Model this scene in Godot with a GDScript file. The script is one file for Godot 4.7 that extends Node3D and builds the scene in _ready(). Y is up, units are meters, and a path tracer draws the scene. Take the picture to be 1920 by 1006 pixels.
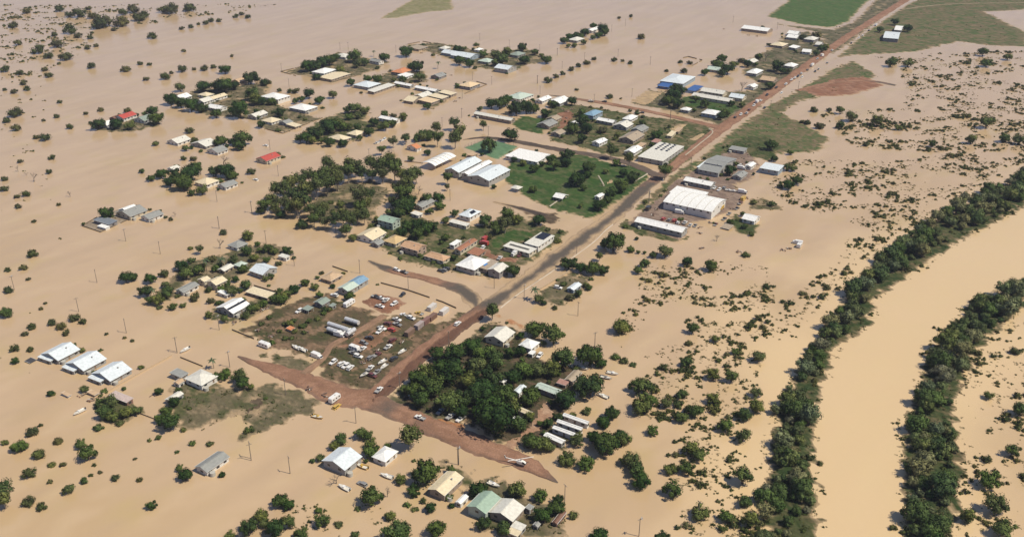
extends Node3D
# A flooded outback town seen from a helicopter. Metres, y up; the flood level is y = 0.

const WATER := Color(0.485, 0.352, 0.222)
var rng := RandomNumberGenerator.new()
var taken := {}
var mats := {}
var meshes := {}
var lands := []
var edge_noise := FastNoiseLite.new()
var tone_noise := FastNoiseLite.new()
var fine_noise := FastNoiseLite.new()

const BUILDINGS := [
	["house", "large pale blue gabled house standing in water by the road bend trees", [[-67.1, 318.8, 1.021, 10.6, 11.9, 3.2, "gable", "bluewhite", "grey", "v"]], "large pale blue gabled house"],
	["house", "small bright white hipped house beside the tall gum tree at the junction", [[-50.6, 315, 1.024, 8.5, 6.9, 2.6, "hip", "white", "white", ""]], "small bright white hipped house"],
	["house", "cream white gabled house beside the big round dark tree", [[-25.1, 333.8, 1.026, 13, 7.6, 3, "gable", "cream", "brown", "v"]], "cream white gabled house"],
	["garden_shed", "small white garden shed beside the green roofed house", [[-18.6, 341.9, 1.013, 5.3, 2.4, 2, "gable", "white", "white", ""]], "small white garden shed"],
	["house", "pale green gabled house joined to a long grey white wing", [[-10.3, 345.9, 1.024, 10.6, 8.3, 4, "gable", "green", "greenwall", ""], [-1.8, 349.1, 1.036, 9.3, 10.2, 3.1, "gable", "offwhite", "brown", "v"], [6.5, 347, 0.911, 2.8, 2.2, 2.6, "skillion", "grey", "grey", ""]], "pale green gabled house"],
	["shed", "low cream flat shed behind the green roofed house yard", [[0.8, 359.9, -0.547, 4.6, 2.9, 2.2, "skillion", "cream", "tan", ""]], "low cream flat shed"],
	["shed", "low pale grey shed in the yard of the green roofed house", [[2.3, 357, -0.575, 4.8, 3.4, 2.3, "skillion", "offwhite", "grey", ""]], "low pale grey shed"],
	["garden_shed", "tiny grey garden shed in the shade of dark trees", [[8.9, 355.7, 0.977, 2.2, 2, 2, "gable", "grey", "grey", ""]], "tiny grey garden shed"],
	["shed", "rusty brown lean shed beside the dark trees near the road end", [[17.2, 351.7, 1.046, 7.5, 2.1, 1.8, "gable", "rust", "rust", ""]], "rusty brown lean shed"],
	["long_shed", "first of three long white sheds, the one beside the dark raft", [[-215, 234.9, 1.055, 12.3, 12.7, 2.4, "gable", "bluewhite", "grey", "v"], [-219.7, 239.9, -0.468, 9.1, 2.7, 2, "skillion", "bluewhite", "grey", ""]], "first"],
	["long_shed", "middle one of three long white sheds standing in water", [[-199.4, 243.5, 1.049, 12.9, 13.4, 2.4, "gable", "bluewhite", "grey", "v"], [-204.7, 248.8, -0.500, 8.4, 2.8, 2, "skillion", "bluewhite", "grey", ""]], "middle one"],
	["long_shed", "third of three long white sheds, the one beside the pale wall", [[-183.7, 252.6, 1.029, 12.2, 13.2, 2.4, "gable", "bluewhite", "grey", "v"], [-188.8, 257.7, -0.512, 8.6, 3.1, 2, "skillion", "bluewhite", "grey", ""]], "third"],
	["shed", "dark flat shed roof just above water beside the long sheds", [[-227.5, 239.8, -0.537, 4.2, 3.3, 0.5, "skillion", "dark", "dark", ""]], "dark flat shed roof just above water"],
	["shed", "rust streaked white flat roof shed behind green bushes", [[-171.8, 273.4, -0.521, 11.9, 3.7, 2.2, "skillion", "rustwhite", "rust", ""]], "rust streaked white flat roof shed"],
	["house", "cream white hipped house at the edge of the soaked meadow", [[-140.8, 258.6, 1.007, 9.8, 11.4, 3, "hip", "offwhite", "white", "v"], [-152.3, 254.2, 1.060, 4.9, 7.2, 2.4, "skillion", "grey", "grey", ""], [-150.4, 260.5, 1.081, 4, 3.6, 2, "gable", "tan", "white", ""]], "cream white hipped house"],
	["shed", "narrow pale shed among dark trees beside the cream hipped house", [[-148.5, 273, 1.053, 7.7, 3.7, 2.1, "gable", "offwhite", "grey", ""]], "narrow pale shed"],
	["shed", "small tan hut roof at the end of the pale wall", [[-186.2, 268.4, 1.056, 2.6, 4.9, 1.1, "skillion", "tan", "tan", ""]], "small tan hut roof"],
	["shed", "small yellowish hut roof standing alone in the water", [[-197.7, 269.3, 1.031, 2, 4.7, 1, "skillion", "tan", "white", ""]], "small yellowish hut roof"],
	["house", "grey gabled house alone in the water with one green tree", [[-118.3, 319.5, 1.015, 11.9, 6.9, 2.2, "gable", "grey", "white", "v"]], "grey gabled house"],
	["house", "grey hipped house beside a bare dead tree", [[-163.9, 109, 0.992, 9.1, 8.6, 2.3, "hip", "grey", "white", ""]], "grey hipped house"],
	["house", "white blue roofed house at the outer edge of a flooded garden", [[-139.9, 145.1, -0.582, 11, 11.5, 3, "gable", "bluewhite", "grey", ""]], "white blue roofed house"],
	["house", "small pale green roofed house under garden trees", [[-155, 136.6, 0.999, 6.1, 5.5, 2.2, "hip", "greenwhite", "white", ""]], "small pale green roofed house"],
	["house", "small tan roofed house behind palms in a flooded garden", [[-162, 141.6, 1.105, 8.3, 5.1, 2.2, "gable", "offwhite", "tan", ""]], "small tan roofed house"],
	["house", "tall cream gabled house with a lower front wing", [[-161.3, 161.3, 0.986, 8.1, 8.1, 3.6, "gable", "cream", "cream", ""], [-169.4, 158, 1.045, 5, 5.6, 3, "gable", "cream", "cream", ""]], "tall cream gabled house"],
	["house", "long low grey roofed house with white wall", [[-176.1, 166.5, 1.056, 11.5, 6.4, 2.2, "gable", "grey", "white", "v"]], "long low grey roofed house"],
	["shed", "small white flat roofed hut between dark bushes", [[-154.4, 172.5, 1.042, 3.3, 7.2, 2, "skillion", "white", "white", ""]], "small white flat roofed hut"],
	["house", "wide cream flat roofed house behind a dark fence", [[-135.2, 172.4, -0.510, 15.8, 6.2, 2.1, "skillion", "cream", "brown", ""]], "wide cream flat roofed house"],
	["house", "white gabled house with a dark solar strip on its roof", [[-145.1, 189, 1.026, 12.4, 12.8, 2.7, "gable", "white", "grey", "s1v"]], "white gabled house"],
	["shed", "small white box shed by the shore poles", [[-132.7, 125.7, -0.544, 6.5, 3.5, 2.2, "skillion", "offwhite", "white", ""]], "small white box shed by the shore poles"],
	["house", "light tan hipped house in water behind the truck lot", [[-100.3, 152.5, 1.011, 10.2, 8.3, 2.2, "hip", "tan", "brown", ""]], "light tan hipped house"],
	["house", "long house with half cream and half blue roof", [[-88.6, 167.6, 1.014, 9.1, 7.8, 3.2, "gable", "greenwhite", "grey", "v"], [-84.1, 159.8, 1.028, 8.7, 7.7, 3.2, "gable", "blueroof", "grey", ""]], "long house"],
	["shed", "grey green gabled shed behind the truck lot", [[-99.9, 183.4, 1.025, 6.7, 6.1, 2.6, "gable", "greygreen", "dark", ""]], "grey green gabled shed"],
	["carport", "small grey green carport with a white car", [[-106, 190.5, -0.596, 4.7, 4.3, 2.3, "skillion", "greygreen", "dark", "o"]], "small grey green carport"],
	["garden_shed", "tiny grey shed beside the white box van", [[-93.9, 186.5, -0.580, 2.8, 3.1, 2, "skillion", "greygreen", "grey", ""]], "tiny grey shed"],
	["shed", "small orange roofed hut among overgrown grass", [[-110.7, 210.6, 1.010, 3.1, 3.5, 1.6, "skillion", "orange", "brown", ""]], "small orange roofed hut"],
	["house", "pale grey gabled house at the corner of the grove", [[-5.9, 219.8, 1.056, 11.8, 10.8, 3.2, "gable", "offwhite", "cream", "v"], [-8.3, 222.1, -0.540, 3.5, 3.7, 2.4, "skillion", "white", "cream", ""]], "pale grey gabled house"],
	["house", "white hipped house shaded by two tall trees behind the grove", [[8.4, 227.7, 1.000, 8.1, 7.4, 2.6, "hip", "white", "white", ""], [9.5, 235.3, -0.566, 2.7, 3.3, 2.2, "skillion", "white", "white", ""]], "white hipped house"],
	["house", "mint green roofed house at the head of a dirt driveway", [[16.2, 267.6, -0.610, 11.4, 4.6, 2.8, "gable", "greenwhite", "dark", ""]], "mint green roofed house"],
	["house", "tan roofed house beside a large round tree at the water", [[28, 256.5, 1.024, 9.7, 4.1, 2.4, "gable", "tan2", "brown", ""]], "tan roofed house"],
	["shed", "low pinkish roofed shed beside the tan roofed house", [[22.9, 261.2, -0.531, 4.9, 3.6, 2, "skillion", "pink", "brown", ""]], "low pinkish roofed shed"],
	["house", "small white roof half hidden in the middle of the grove", [[3.5, 267.7, 1.025, 6.6, 3.3, 2.6, "gable", "bluewhite", "white", ""]], "small white roof"],
	["shed", "tiny white hut roof deep inside the grove", [[-3.9, 260.7, 0.986, 3, 2.3, 2.4, "skillion", "white", "white", ""]], "tiny white hut roof"],
	["cabin", "long white cabin, the outer one of three, facing the flooded scrub", [[27, 290.5, -0.569, 12, 2.1, 2.6, "gable", "white", "white", ""]], "long white cabin"],
	["cabin", "long white cabin between two others like it", [[24.1, 295, -0.554, 11.7, 2.1, 2.6, "gable", "white", "white", ""]], "long white cabin"],
	["cabin", "long white cabin next to the shorter wide cabin", [[22, 299.5, -0.567, 11.4, 2.1, 2.6, "gable", "white", "white", ""]], "long white cabin next to the shorter wide cabin"],
	["cabin", "shorter wide white cabin at the end of the cabin row", [[17.4, 304, -0.660, 9.3, 2.9, 2.4, "gable", "white", "grey", ""]], "shorter wide white cabin"],
	["cabin", "cream cabin at the grove edge beside the dirt driveway", [[5.6, 284.9, -0.647, 6.1, 2.8, 2.5, "gable", "cream", "cream", ""]], "cream cabin"],
	["shed", "white awning roof beside the cream cabin", [[2.4, 289.7, -0.613, 3.6, 2, 2.3, "skillion", "white", "white", ""]], "white awning roof"],
	["shed", "grey lean-to roof under the trees by the red road", [[-43.2, 270.5, -0.574, 2.7, 5.5, 2, "skillion", "offwhite", "grey", ""]], "grey lean-to roof"],
	["shed", "pale blue shed inside the walled flooded yard", [[33.9, 165.4, 0.973, 8.9, 4.4, 2.3, "gable", "bluewhite", "bluewall", ""]], "pale blue shed"],
	["house", "cream gabled house with white end beside the gum grove", [[-86, 95.1, 1.041, 14.1, 13.2, 2.6, "gable", "cream", "white", ""], [-80.6, 106.2, 0.974, 6.4, 6, 2.2, "gable", "grey", "dark", ""]], "cream gabled house"],
	["house", "yellow tan hipped house, first in the row of three", [[-70.4, 102.8, 0.991, 11.2, 9.7, 2.6, "hip", "yellowtan", "cream", ""]], "yellow tan hipped house"],
	["house", "peach two storey house with cream end wall", [[-58.1, 115.8, -0.572, 13.2, 9.3, 4.2, "gable", "peach", "peachwall", "v2"]], "peach two storey house"],
	["house", "long peach hipped house beside the white hall", [[-43.5, 127.1, -0.569, 14.6, 7.4, 2.7, "hip", "peach", "cream", ""]], "long peach hipped house"],
	["house", "tall pale green two storey house beside dark trees", [[-77.2, 76.9, -0.553, 12.5, 8.5, 5, "gable", "green", "greenwall", "v2"]], "tall pale green two storey house"],
	["house", "grey gabled house hidden behind the dark trees", [[-57.8, 43.5, 1.014, 14.5, 7, 2.6, "gable", "grey", "grey", ""]], "grey gabled house"],
	["shed", "small pale hut beside the grey gabled house", [[-61.3, 60.4, 1.006, 5.2, 6.7, 2.2, "skillion", "offwhite", "white", ""]], "small pale hut"],
	["house", "white hipped house with dark solar panels amid flood water", [[-27, 62.1, 0.987, 13, 9.3, 3.2, "hip", "bluewhite", "white", "s"]], "white hipped house"],
	["cabin", "long low cream cabin beside the solar roofed white house", [[-33.1, 77.1, -0.568, 13.8, 4.4, 2.7, "skillion", "offwhite", "cream", ""]], "long low cream cabin"],
	["house", "terracotta roofed house with pale end wall", [[-27.4, 112.1, 1.029, 18.5, 4.9, 3.2, "gable", "terra", "cream", ""]], "terracotta roofed house"],
	["shed", "white box shed joined beside the terracotta house", [[-33.8, 108.3, 1.032, 8.3, 3.7, 3, "flat", "white", "white", ""], [-20.8, 120.4, -0.551, 8.3, 8.8, 2.4, "skillion", "terra", "brown", ""]], "white box shed"],
	["hall", "large bright white hall with hipped roof at the street corner", [[-22.3, 137.8, 1.008, 15.9, 13.3, 3.6, "hip", "white", "grey", "v"]], "large bright white hall"],
	["shed", "tan patio roof with a blue tarp beside the white hall", [[-14.1, 138.5, 1.045, 13.2, 7.4, 3, "skillion", "tan2", "brown", "t"]], "tan patio roof"],
	["house", "cream gabled house with dark wall beside a round tree", [[-7.8, 146.1, 1.018, 10, 8.2, 4.2, "gable", "offwhite", "dark", ""]], "cream gabled house"],
	["motel_wing", "flat white motel wing with a dark roof slot", [[4.7, 115.7, -0.606, 19.1, 8.4, 3.2, "flat", "offwhite", "cream", "k"]], "flat white motel wing"],
	["motel_wing", "long flat motel wing with rows of dark solar panels", [[16.6, 105.9, 1.000, 19.5, 9.9, 4, "flat", "offwhite", "white", "S"]], "long flat motel wing"],
	["warehouse", "huge white warehouse with a rounded roof", [[120.1, 46.2, -0.569, 34, 25.7, 5.5, "barrel", "white", "white", ""], [119.1, 29.2, -0.581, 23.1, 13.1, 4.5, "skillion", "white", "white", ""]], "huge white warehouse"],
	["long_shed", "long narrow white gabled shed beside the flooded verge", [[92.7, 82.8, -0.583, 32.6, 9.1, 3.8, "gable", "white", "grey", "v"]], "long narrow white gabled shed"],
	["long_shed", "long white gabled shed behind the huge warehouse", [[131.1, 3.7, -0.587, 20.9, 8.8, 3.2, "gable", "white", "grey", "v"]], "long white gabled shed"],
	["house", "grey roofed house with a white front slope on main road", [[150.7, -31.8, -0.567, 15.8, 37.5, 3.8, "gable", "grey", "grey", "s1"], [141.7, -33, 1.003, 22.7, 4, 3.6, "skillion", "bluewhite", "grey", ""]], "grey roofed house"],
	["shed", "small grey gabled shed beside the boat yard", [[163, -12.4, 0.960, 12.6, 7, 2.6, "gable", "grey", "grey", ""]], "small grey gabled shed"],
	["shed", "small bright white gabled shed near the blue white barn", [[175.2, -33.1, 0.947, 9.9, 5.2, 2.8, "gable", "white", "white", ""]], "small bright white gabled shed"],
	["barn", "blue white barn at the water edge", [[188.7, -24.9, -0.566, 14.1, 13, 3.8, "skillion", "bluewhite", "bluewall", ""]], "blue white barn"],
	["cabin", "long grey demountable hut beside a sand heap", [[174.1, -70, -0.555, 12.6, 7.6, 2.7, "skillion", "grey", "grey", "v"]], "long grey demountable hut"],
	["house", "white gabled house on a green islet", [[152.2, 68.6, -0.618, 8.9, 10.1, 2.7, "gable", "white", "white", ""]], "white gabled house"],
	["shed", "low tan platform roof at the islet shore", [[135, 79.2, -0.638, 5.9, 6.7, 0.9, "skillion", "tan2", "brown", ""]], "low tan platform roof"],
	["store", "big flat white roofed building with solar panels on main road", [[113.6, -60.7, 1.021, 41.6, 20.6, 3.8, "flat", "offwhite", "grey", "S2v"]], "big flat white roofed building"],
	["house", "steel blue hipped house among dark trees", [[70, -163.5, 0.973, 17.1, 9.8, 4.2, "hip", "blueroof", "bluewall", ""]], "steel blue hipped house"],
	["house", "long white roofed house beside the blue hipped house", [[79.8, -145.2, -0.621, 16.1, 7.9, 3, "gable", "white", "grey", ""]], "long white roofed house"],
	["house", "small white hipped house by the dirt street", [[100.8, -154.9, 0.993, 14.5, 8.3, 2.8, "hip", "white", "white", ""]], "small white hipped house by the dirt street"],
	["house", "pale grey gabled house behind the tan roofed hall", [[92.5, -132.9, 1.018, 13.6, 12.8, 3, "gable", "offwhite", "grey", ""]], "pale grey gabled house"],
	["house", "grey gabled house beside the tan roofed hall", [[105, -123.1, 0.977, 13.9, 10, 2.7, "gable", "grey", "grey", ""]], "grey gabled house"],
	["hall", "wide tan roofed hall on grass", [[95.7, -100.2, 1.011, 21, 13.2, 3, "gable", "tan2", "brown", ""]], "wide tan roofed hall"],
	["shed", "white striped shed beside the big flat white building", [[93.2, -67.2, 1.004, 15.6, 8.7, 3, "gable", "white", "white", ""], [100.7, -80.2, -0.607, 5.5, 8.8, 2.6, "skillion", "tan", "brown", ""]], "white striped shed"],
	["cabin", "small cream cabin beside the sand pile", [[129.3, -110.6, 1.139, 15.1, 4.6, 2.4, "flat", "cream", "cream", ""]], "small cream cabin"],
	["cabin", "small sandy tan cabin behind the cream cabin", [[136.5, -121.5, 1.143, 13.6, 4.4, 2.4, "flat", "tan", "tan", ""]], "small sandy tan cabin"],
	["shed", "pinkish flat shed behind the big flat white building", [[114, -89.9, -0.639, 6, 7.6, 2.6, "skillion", "pink", "brown", ""]], "pinkish flat shed"],
	["house", "white roofed house at the bend of the wet street", [[69.2, -88.6, 0.925, 12.7, 7.4, 3, "gable", "white", "white", ""]], "white roofed house"],
	["shelter", "white open picnic shelter on the park lawn with path", [[32.8, 30.6, -0.566, 7.7, 8.8, 2.8, "gable", "white", "white", "o"]], "white open picnic shelter"],
	["kiosk", "small white park kiosk between dense park trees", [[59.1, 29.1, 0.967, 7.5, 4, 2.6, "gable", "white", "white", ""]], "small white park kiosk"],
	["shelter", "open white arched carport standing in water", [[-54.3, -41.1, 1.009, 26.6, 12.9, 4, "barrel", "white", "dark", "o"]], "open white arched carport"],
	["hall", "triple gabled pale blue hall beside the park", [[-35.4, -26.7, 1.032, 30.9, 13, 4.6, "gable", "bluewhite", "grey", "v"], [-25.2, -20, 1.032, 32.6, 6.3, 5, "gable", "white", "grey", ""], [-16.3, -9.4, 1.000, 27.7, 18.6, 4.8, "gable", "bluewhite", "grey", ""]], "triple gabled pale blue hall"],
	["pool_building", "broad flat white pool building beside the tennis court", [[12.1, -53.4, -0.561, 28.4, 20.8, 3.2, "flat", "white", "white", ""]], "broad flat white pool building"],
	["shelter", "small open shelter in shallow water at the park edge", [[3.1, 13.8, 0.988, 6.2, 6.7, 2.7, "hip", "offwhite", "grey", "o"]], "small open shelter"],
	["long_house", "long white roofed school house beside a dark tree wall", [[-15, -157, -0.576, 38.7, 7.7, 3.2, "gable", "offwhite", "brown", "v"]], "long white roofed school house"],
	["house", "pale green roofed house behind the dark tree wall", [[7.5, -223.1, 0.931, 21.8, 16, 3.2, "hip", "greenwhite", "white", ""]], "pale green roofed house"],
	["shed", "small white gabled shed near a red junk yard", [[28.7, -214.4, 0.992, 16.8, 8.4, 2.6, "gable", "white", "white", ""]], "small white gabled shed"],
	["house", "white gabled house beside the muddy street start", [[42.4, -207.6, 0.980, 18.4, 13.7, 3, "gable", "white", "grey", ""]], "white gabled house"],
	["house", "grey gabled house at the edge of a green lawn", [[29.6, -137.2, 0.987, 14.9, 12.2, 2.8, "gable", "grey", "brown", ""]], "grey gabled house"],
	["house", "tan gabled house between the grey house and the junk yard", [[35.8, -153, 1.002, 10.2, 9.7, 2.8, "gable", "tan2", "tan", ""]], "tan gabled house"],
	["house", "brown roofed house facing the wet street by the park", [[37.6, -113, 1.012, 10.7, 8.7, 2.6, "gable", "tan2", "dark", ""]], "brown roofed house"],
	["house", "small white hipped roof among trees beside the junk yard", [[52.7, -139.2, 0.952, 9.2, 7.1, 2.8, "hip", "white", "white", ""]], "small white hipped roof"],
	["shed", "small beige hut at the corner of the tennis court", [[-30, -58.6, 0.971, 7.8, 5.6, 2.4, "flat", "tan", "tan", ""]], "small beige hut"],
	["house", "long cream roofed house behind a row of dark trees", [[-176, -300.7, 1.033, 29, 17, 2.6, "skillion", "cream", "tan", ""]], "long cream roofed house"],
	["house", "bright white house squeezed beside the dark tree row", [[-189.6, -320.3, 1.046, 20.6, 16.6, 2.8, "hip", "white", "white", ""]], "bright white house"],
	["house", "small pale roofed house behind the tree row at the open flood", [[-181.5, -388.3, 0.989, 12.8, 17.6, 2.8, "hip", "offwhite", "white", ""]], "small pale roofed house"],
	["house", "grey roofed house with white end under a dark tree", [[-142.4, -362.6, -0.626, 14.1, 8.7, 3.2, "gable", "grey", "white", ""]], "grey roofed house"],
	["house", "orange hipped house in flood water beside dark trees", [[-110.4, -319.9, 1.030, 21.4, 14.9, 3.2, "hip", "orange", "brown", ""], [-105.7, -303, 1.035, 13.8, 11.1, 2.6, "skillion", "white", "white", ""]], "orange hipped house"],
	["house", "blue white hipped house beside a long low roof", [[-138.8, -265.9, 1.000, 18.8, 19.8, 3, "hip", "bluewhite", "grey", ""]], "blue white hipped house"],
	["long_house", "long low pale roof beside the blue white hipped house", [[-123.6, -253.4, 1.018, 32.1, 8.6, 2.6, "skillion", "offwhite", "brown", ""]], "long low pale roof"],
	["cabin", "long white cabin behind four cream houses", [[-103.7, -267.2, -0.613, 21.2, 6.3, 2.8, "gable", "white", "grey", ""]], "long white cabin"],
	["house", "tall white hipped house in the flooded back streets", [[-215.5, -217.4, 1.013, 16.4, 21.8, 4.4, "hip", "white", "white", ""]], "tall white hipped house"],
	["house", "bright white square house standing in brown water", [[-184, -185.7, 1.003, 15.9, 20.3, 3, "hip", "white", "grey", "v"]], "bright white square house"],
	["house", "cream hipped house beside a round green tree", [[-203.4, -148.4, 0.972, 11.9, 13, 2.4, "hip", "cream", "white", ""]], "cream hipped house"],
	["house", "low grey house beside the cream hipped house", [[-190.1, -142.8, 1.035, 8.4, 9.3, 2.3, "gable", "grey", "grey", ""], [-181.6, -134.8, 0.982, 7.5, 11.3, 2.2, "skillion", "cream", "tan", ""]], "low grey house"],
	["house", "cream hipped house at the end of the thick hedge", [[-126.1, -111, 1.015, 11.7, 10.7, 2.8, "hip", "cream", "cream", ""]], "cream hipped house"],
	["house", "wide cream house behind round bushes and thick hedge", [[-137.5, -99.8, 0.953, 11.2, 15.5, 2.4, "hip", "cream", "tan", ""]], "wide cream house"],
	["house", "white gabled house on a leafy islet", [[-103.9, -150.7, -0.565, 18.4, 7.3, 3, "gable", "white", "white", ""]], "white gabled house"],
	["house", "orange roofed house with white end beside gum trees", [[-76, -75.5, 0.964, 6, 11, 2.6, "gable", "orange", "white", ""]], "orange roofed house"],
	["house", "small cream house beside the low dark trees", [[-217.2, -167.7, 1.032, 9, 6.4, 2.4, "gable", "cream", "white", ""]], "small cream house"],
	["house", "cream roofed house with an open yard, first of the cream row", [[-89.5, -214.1, -0.525, 11.1, 17.2, 2.6, "gable", "cream", "brown", ""]], "cream roofed house"],
	["house", "yellow cream house at the street corner, dark wall", [[-75.1, -209.8, 0.993, 12.8, 15.5, 2.7, "skillion", "yellow", "brown", ""]], "yellow cream house"],
	["house", "cream house between two other yellow cream houses", [[-67.4, -222.7, 0.989, 11, 16.2, 2.7, "skillion", "cream", "brown", ""]], "cream house"],
	["house", "cream house at the end of the cream row", [[-59.8, -235, 0.984, 9.7, 14.8, 2.7, "skillion", "cream", "brown", ""]], "cream house"],
	["house", "pale house behind the yellow cream houses", [[-82.2, -228.2, 1.036, 16.1, 10.9, 2.6, "gable", "offwhite", "tan", ""]], "pale house"],
	["cabin", "long white cabin joining the pale house row", [[-80.4, -250.3, -0.622, 25.9, 7.2, 2.6, "gable", "white", "grey", ""]], "long white cabin joining the pale house row"],
	["house", "yellow cream hipped house alone inside a fence line", [[-40.7, -264, 0.996, 17.1, 14.2, 3.2, "hip", "yellow", "dark", ""]], "yellow cream hipped house"],
	["barn", "large blue white gabled shed among flooded gardens", [[-50.2, -388.1, -0.578, 26, 19.8, 3.6, "gable", "bluewhite", "bluewall", ""]], "large blue white gabled shed"],
	["house", "pale blue gabled house beside the large blue white shed", [[-67.7, -402.9, -0.587, 15.3, 13.1, 3, "gable", "bluewhite", "bluewall", ""]], "pale blue gabled house"],
	["house", "tiny white house at the far edge of flooded gardens", [[-36.8, -419.5, 0.976, 9.4, 7.3, 2.6, "hip", "white", "white", ""]], "tiny white house"],
	["house", "pale green hipped house beside the large blue white shed", [[-26.7, -365.1, 0.977, 13.1, 14.4, 2.8, "hip", "greenwhite", "grey", ""]], "pale green hipped house"],
	["house", "tall white roofed house at the flooded corner", [[-6.7, -329.4, -0.579, 17.1, 17.1, 4.2, "gable", "bluewhite", "grey", ""]], "tall white roofed house"],
	["house", "long pale tan ruin roof beside a round dark tree", [[-104.9, -430.5, 0.984, 16.6, 15.4, 2.4, "skillion", "tan2", "tan", ""]], "long pale tan ruin roof"],
	["house", "dull green roofed house lost among garden trees", [[5.7, -396.7, 0.967, 16, 12.5, 2.8, "hip", "greygreen", "grey", ""]], "dull green roofed house"],
	["house", "small pale house beside the ruin roof", [[-74.8, -427.2, 0.982, 11.4, 9.7, 2.6, "hip", "offwhite", "white", ""]], "small pale house"],
	["house", "dark walled grey house beside a pile of white goods", [[-73, -301.6, 1.046, 13.4, 11.2, 2.6, "gable", "grey", "dark", ""]], "dark walled grey house"],
	["house", "white grey house in front of an islet of trees", [[74.5, -473, 0.934, 16.9, 12.9, 2.8, "hip", "offwhite", "grey", ""]], "white grey house"],
	["house", "white gabled house half hidden in an islet of trees", [[98.7, -529.3, 0.997, 22, 9.1, 2.8, "gable", "white", "white", ""]], "white gabled house"],
	["house", "red roofed house with white wall on a small wooded islet", [[-330.8, -159, 1.096, 15, 11.8, 3, "gable", "red", "white", ""], [-338, -157.3, 1.156, 10.4, 7.7, 2.4, "gable", "rust", "rust", ""]], "red roofed house"],
	["house", "grey green gabled house on a small wooded islet", [[-312.1, -151.9, 1.063, 12.1, 13.3, 2.8, "gable", "greygreen", "white", ""]], "grey green gabled house"],
	["house", "small white house on a small wooded islet", [[-338.9, -137, 1.002, 7, 12.1, 2.6, "gable", "white", "white", ""]], "small white house"],
	["house", "cream hipped house beside a twin pale roof in dark trees", [[-282.7, -229.3, 1.005, 9.7, 12.3, 2.8, "hip", "cream", "white", ""]], "cream hipped house"],
	["house", "long pale cream gabled house among dark trees", [[-270, -221.4, 1.033, 17.4, 8.7, 2.8, "gable", "cream", "white", ""]], "long pale cream gabled house"],
	["house", "pale house between dark trees and the cream houses", [[-278.6, -209.8, 1.042, 11.6, 11.8, 2.6, "gable", "offwhite", "white", ""]], "pale house"],
	["house", "white gabled house behind a line of dark shore trees", [[-260.6, -186.9, -0.525, 15.9, 10, 2.8, "gable", "white", "white", ""]], "white gabled house"],
	["house", "small white roof nested in shore trees", [[-302.4, -221.4, 1.071, 12.7, 12.9, 2.8, "gable", "white", "white", ""]], "small white roof"],
	["house", "small tan house beside round dark trees at the open flood", [[-265.9, -282.5, 1.053, 12, 10.4, 2.6, "gable", "tan", "tan", ""]], "small tan house"],
	["house", "cream roofed house beside a spreading dark tree", [[-219, -164.1, 1.077, 15.4, 10.3, 2.8, "gable", "offwhite", "grey", ""]], "cream roofed house"],
	["house", "pale roofed house, first of a flooded row of three", [[-264.4, -93.7, 1.041, 13.9, 13.2, 2.2, "gable", "offwhite", "white", ""]], "pale roofed house"],
	["house", "grey white house, middle of a flooded row of three", [[-241.7, -86.1, 1.047, 12.9, 17.2, 2.2, "gable", "offwhite", "grey", ""]], "grey white house"],
	["house", "grey house, last of a flooded row of three", [[-226.9, -69.3, 1.026, 11.1, 12.9, 2.2, "gable", "grey", "white", ""]], "grey house"],
	["house", "cream white house beside a dark clump of trees in flood", [[-214, 1.5, 1.002, 11.8, 12.7, 2.6, "hip", "cream", "white", ""]], "cream white house"],
	["house", "low grey house with white wall beside the cream white house", [[-198.3, 6.3, 0.990, 11.6, 9.3, 2.2, "gable", "grey", "white", ""]], "low grey house"],
	["house", "small pale roof behind dark trees at the open water", [[-246.8, -27.2, 1.059, 7.2, 6.9, 2.4, "gable", "offwhite", "white", ""]], "small pale roof"],
	["house", "bright red roofed house standing in open flood water", [[-183, -49.8, 1.010, 14.9, 11.9, 2.8, "gable", "red", "cream", "v"]], "bright red roofed house"],
	["long_house", "long grey and white building inside a flooded fence", [[-246, 58.1, 1.013, 13.6, 14.7, 2.8, "gable", "grey", "cream", "v"], [-248.3, 56.3, 1.043, 9.1, 10.3, 3.6, "gable", "white", "white", ""]], "long grey and white building"],
	["shed", "blue grey flat roofed shed at the corner of a flooded fence", [[-257.3, 72.8, -0.539, 15.8, 6.6, 2.4, "skillion", "bluegrey", "dark", ""]], "blue grey flat roofed shed"],
	["shed", "small white container shed beside the blue grey shed", [[-255.7, 79.9, -0.527, 8, 3.7, 1.6, "flat", "white", "white", ""]], "small white container shed"],
	["house", "grey house with white wall outside the flooded fence", [[-230.9, 63.7, 1.015, 11.8, 8.8, 2.4, "gable", "grey", "white", "v"]], "grey house"],
	["long_shed", "long white roofed shed alone near the bright green field", [[297.7, -531, -0.626, 33.7, 18.5, 3.2, "gable", "white", "brown", ""]], "long white roofed shed"],
	["house", "small white house nearest the bright green field", [[336.3, -507.3, -0.619, 13, 14.2, 2.8, "gable", "white", "grey", ""]], "small white house"],
	["house", "small white house next along from the green field", [[329.9, -486.4, -0.590, 12.7, 16.5, 2.8, "gable", "white", "grey", ""]], "small white house next"],
	["house", "pale hipped house with dark wall under grey trees", [[346.9, -473.1, 0.911, 16.3, 12.3, 3.4, "hip", "offwhite", "dark", ""]], "pale hipped house"],
	["shed", "small pale shed under grey trees by the main road", [[348.9, -447.5, -0.636, 6.7, 12.9, 2.6, "gable", "offwhite", "grey", ""]], "small pale shed"],
	["house", "white gabled house beside leafy hedge on the main road", [[324, -409.9, -0.462, 9.6, 11.6, 2.8, "gable", "white", "white", ""]], "white gabled house"],
	["house", "white awning house behind the white gabled house", [[316.3, -431.9, 0.911, 14, 8.7, 2.6, "skillion", "white", "dark", ""]], "white awning house"],
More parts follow.
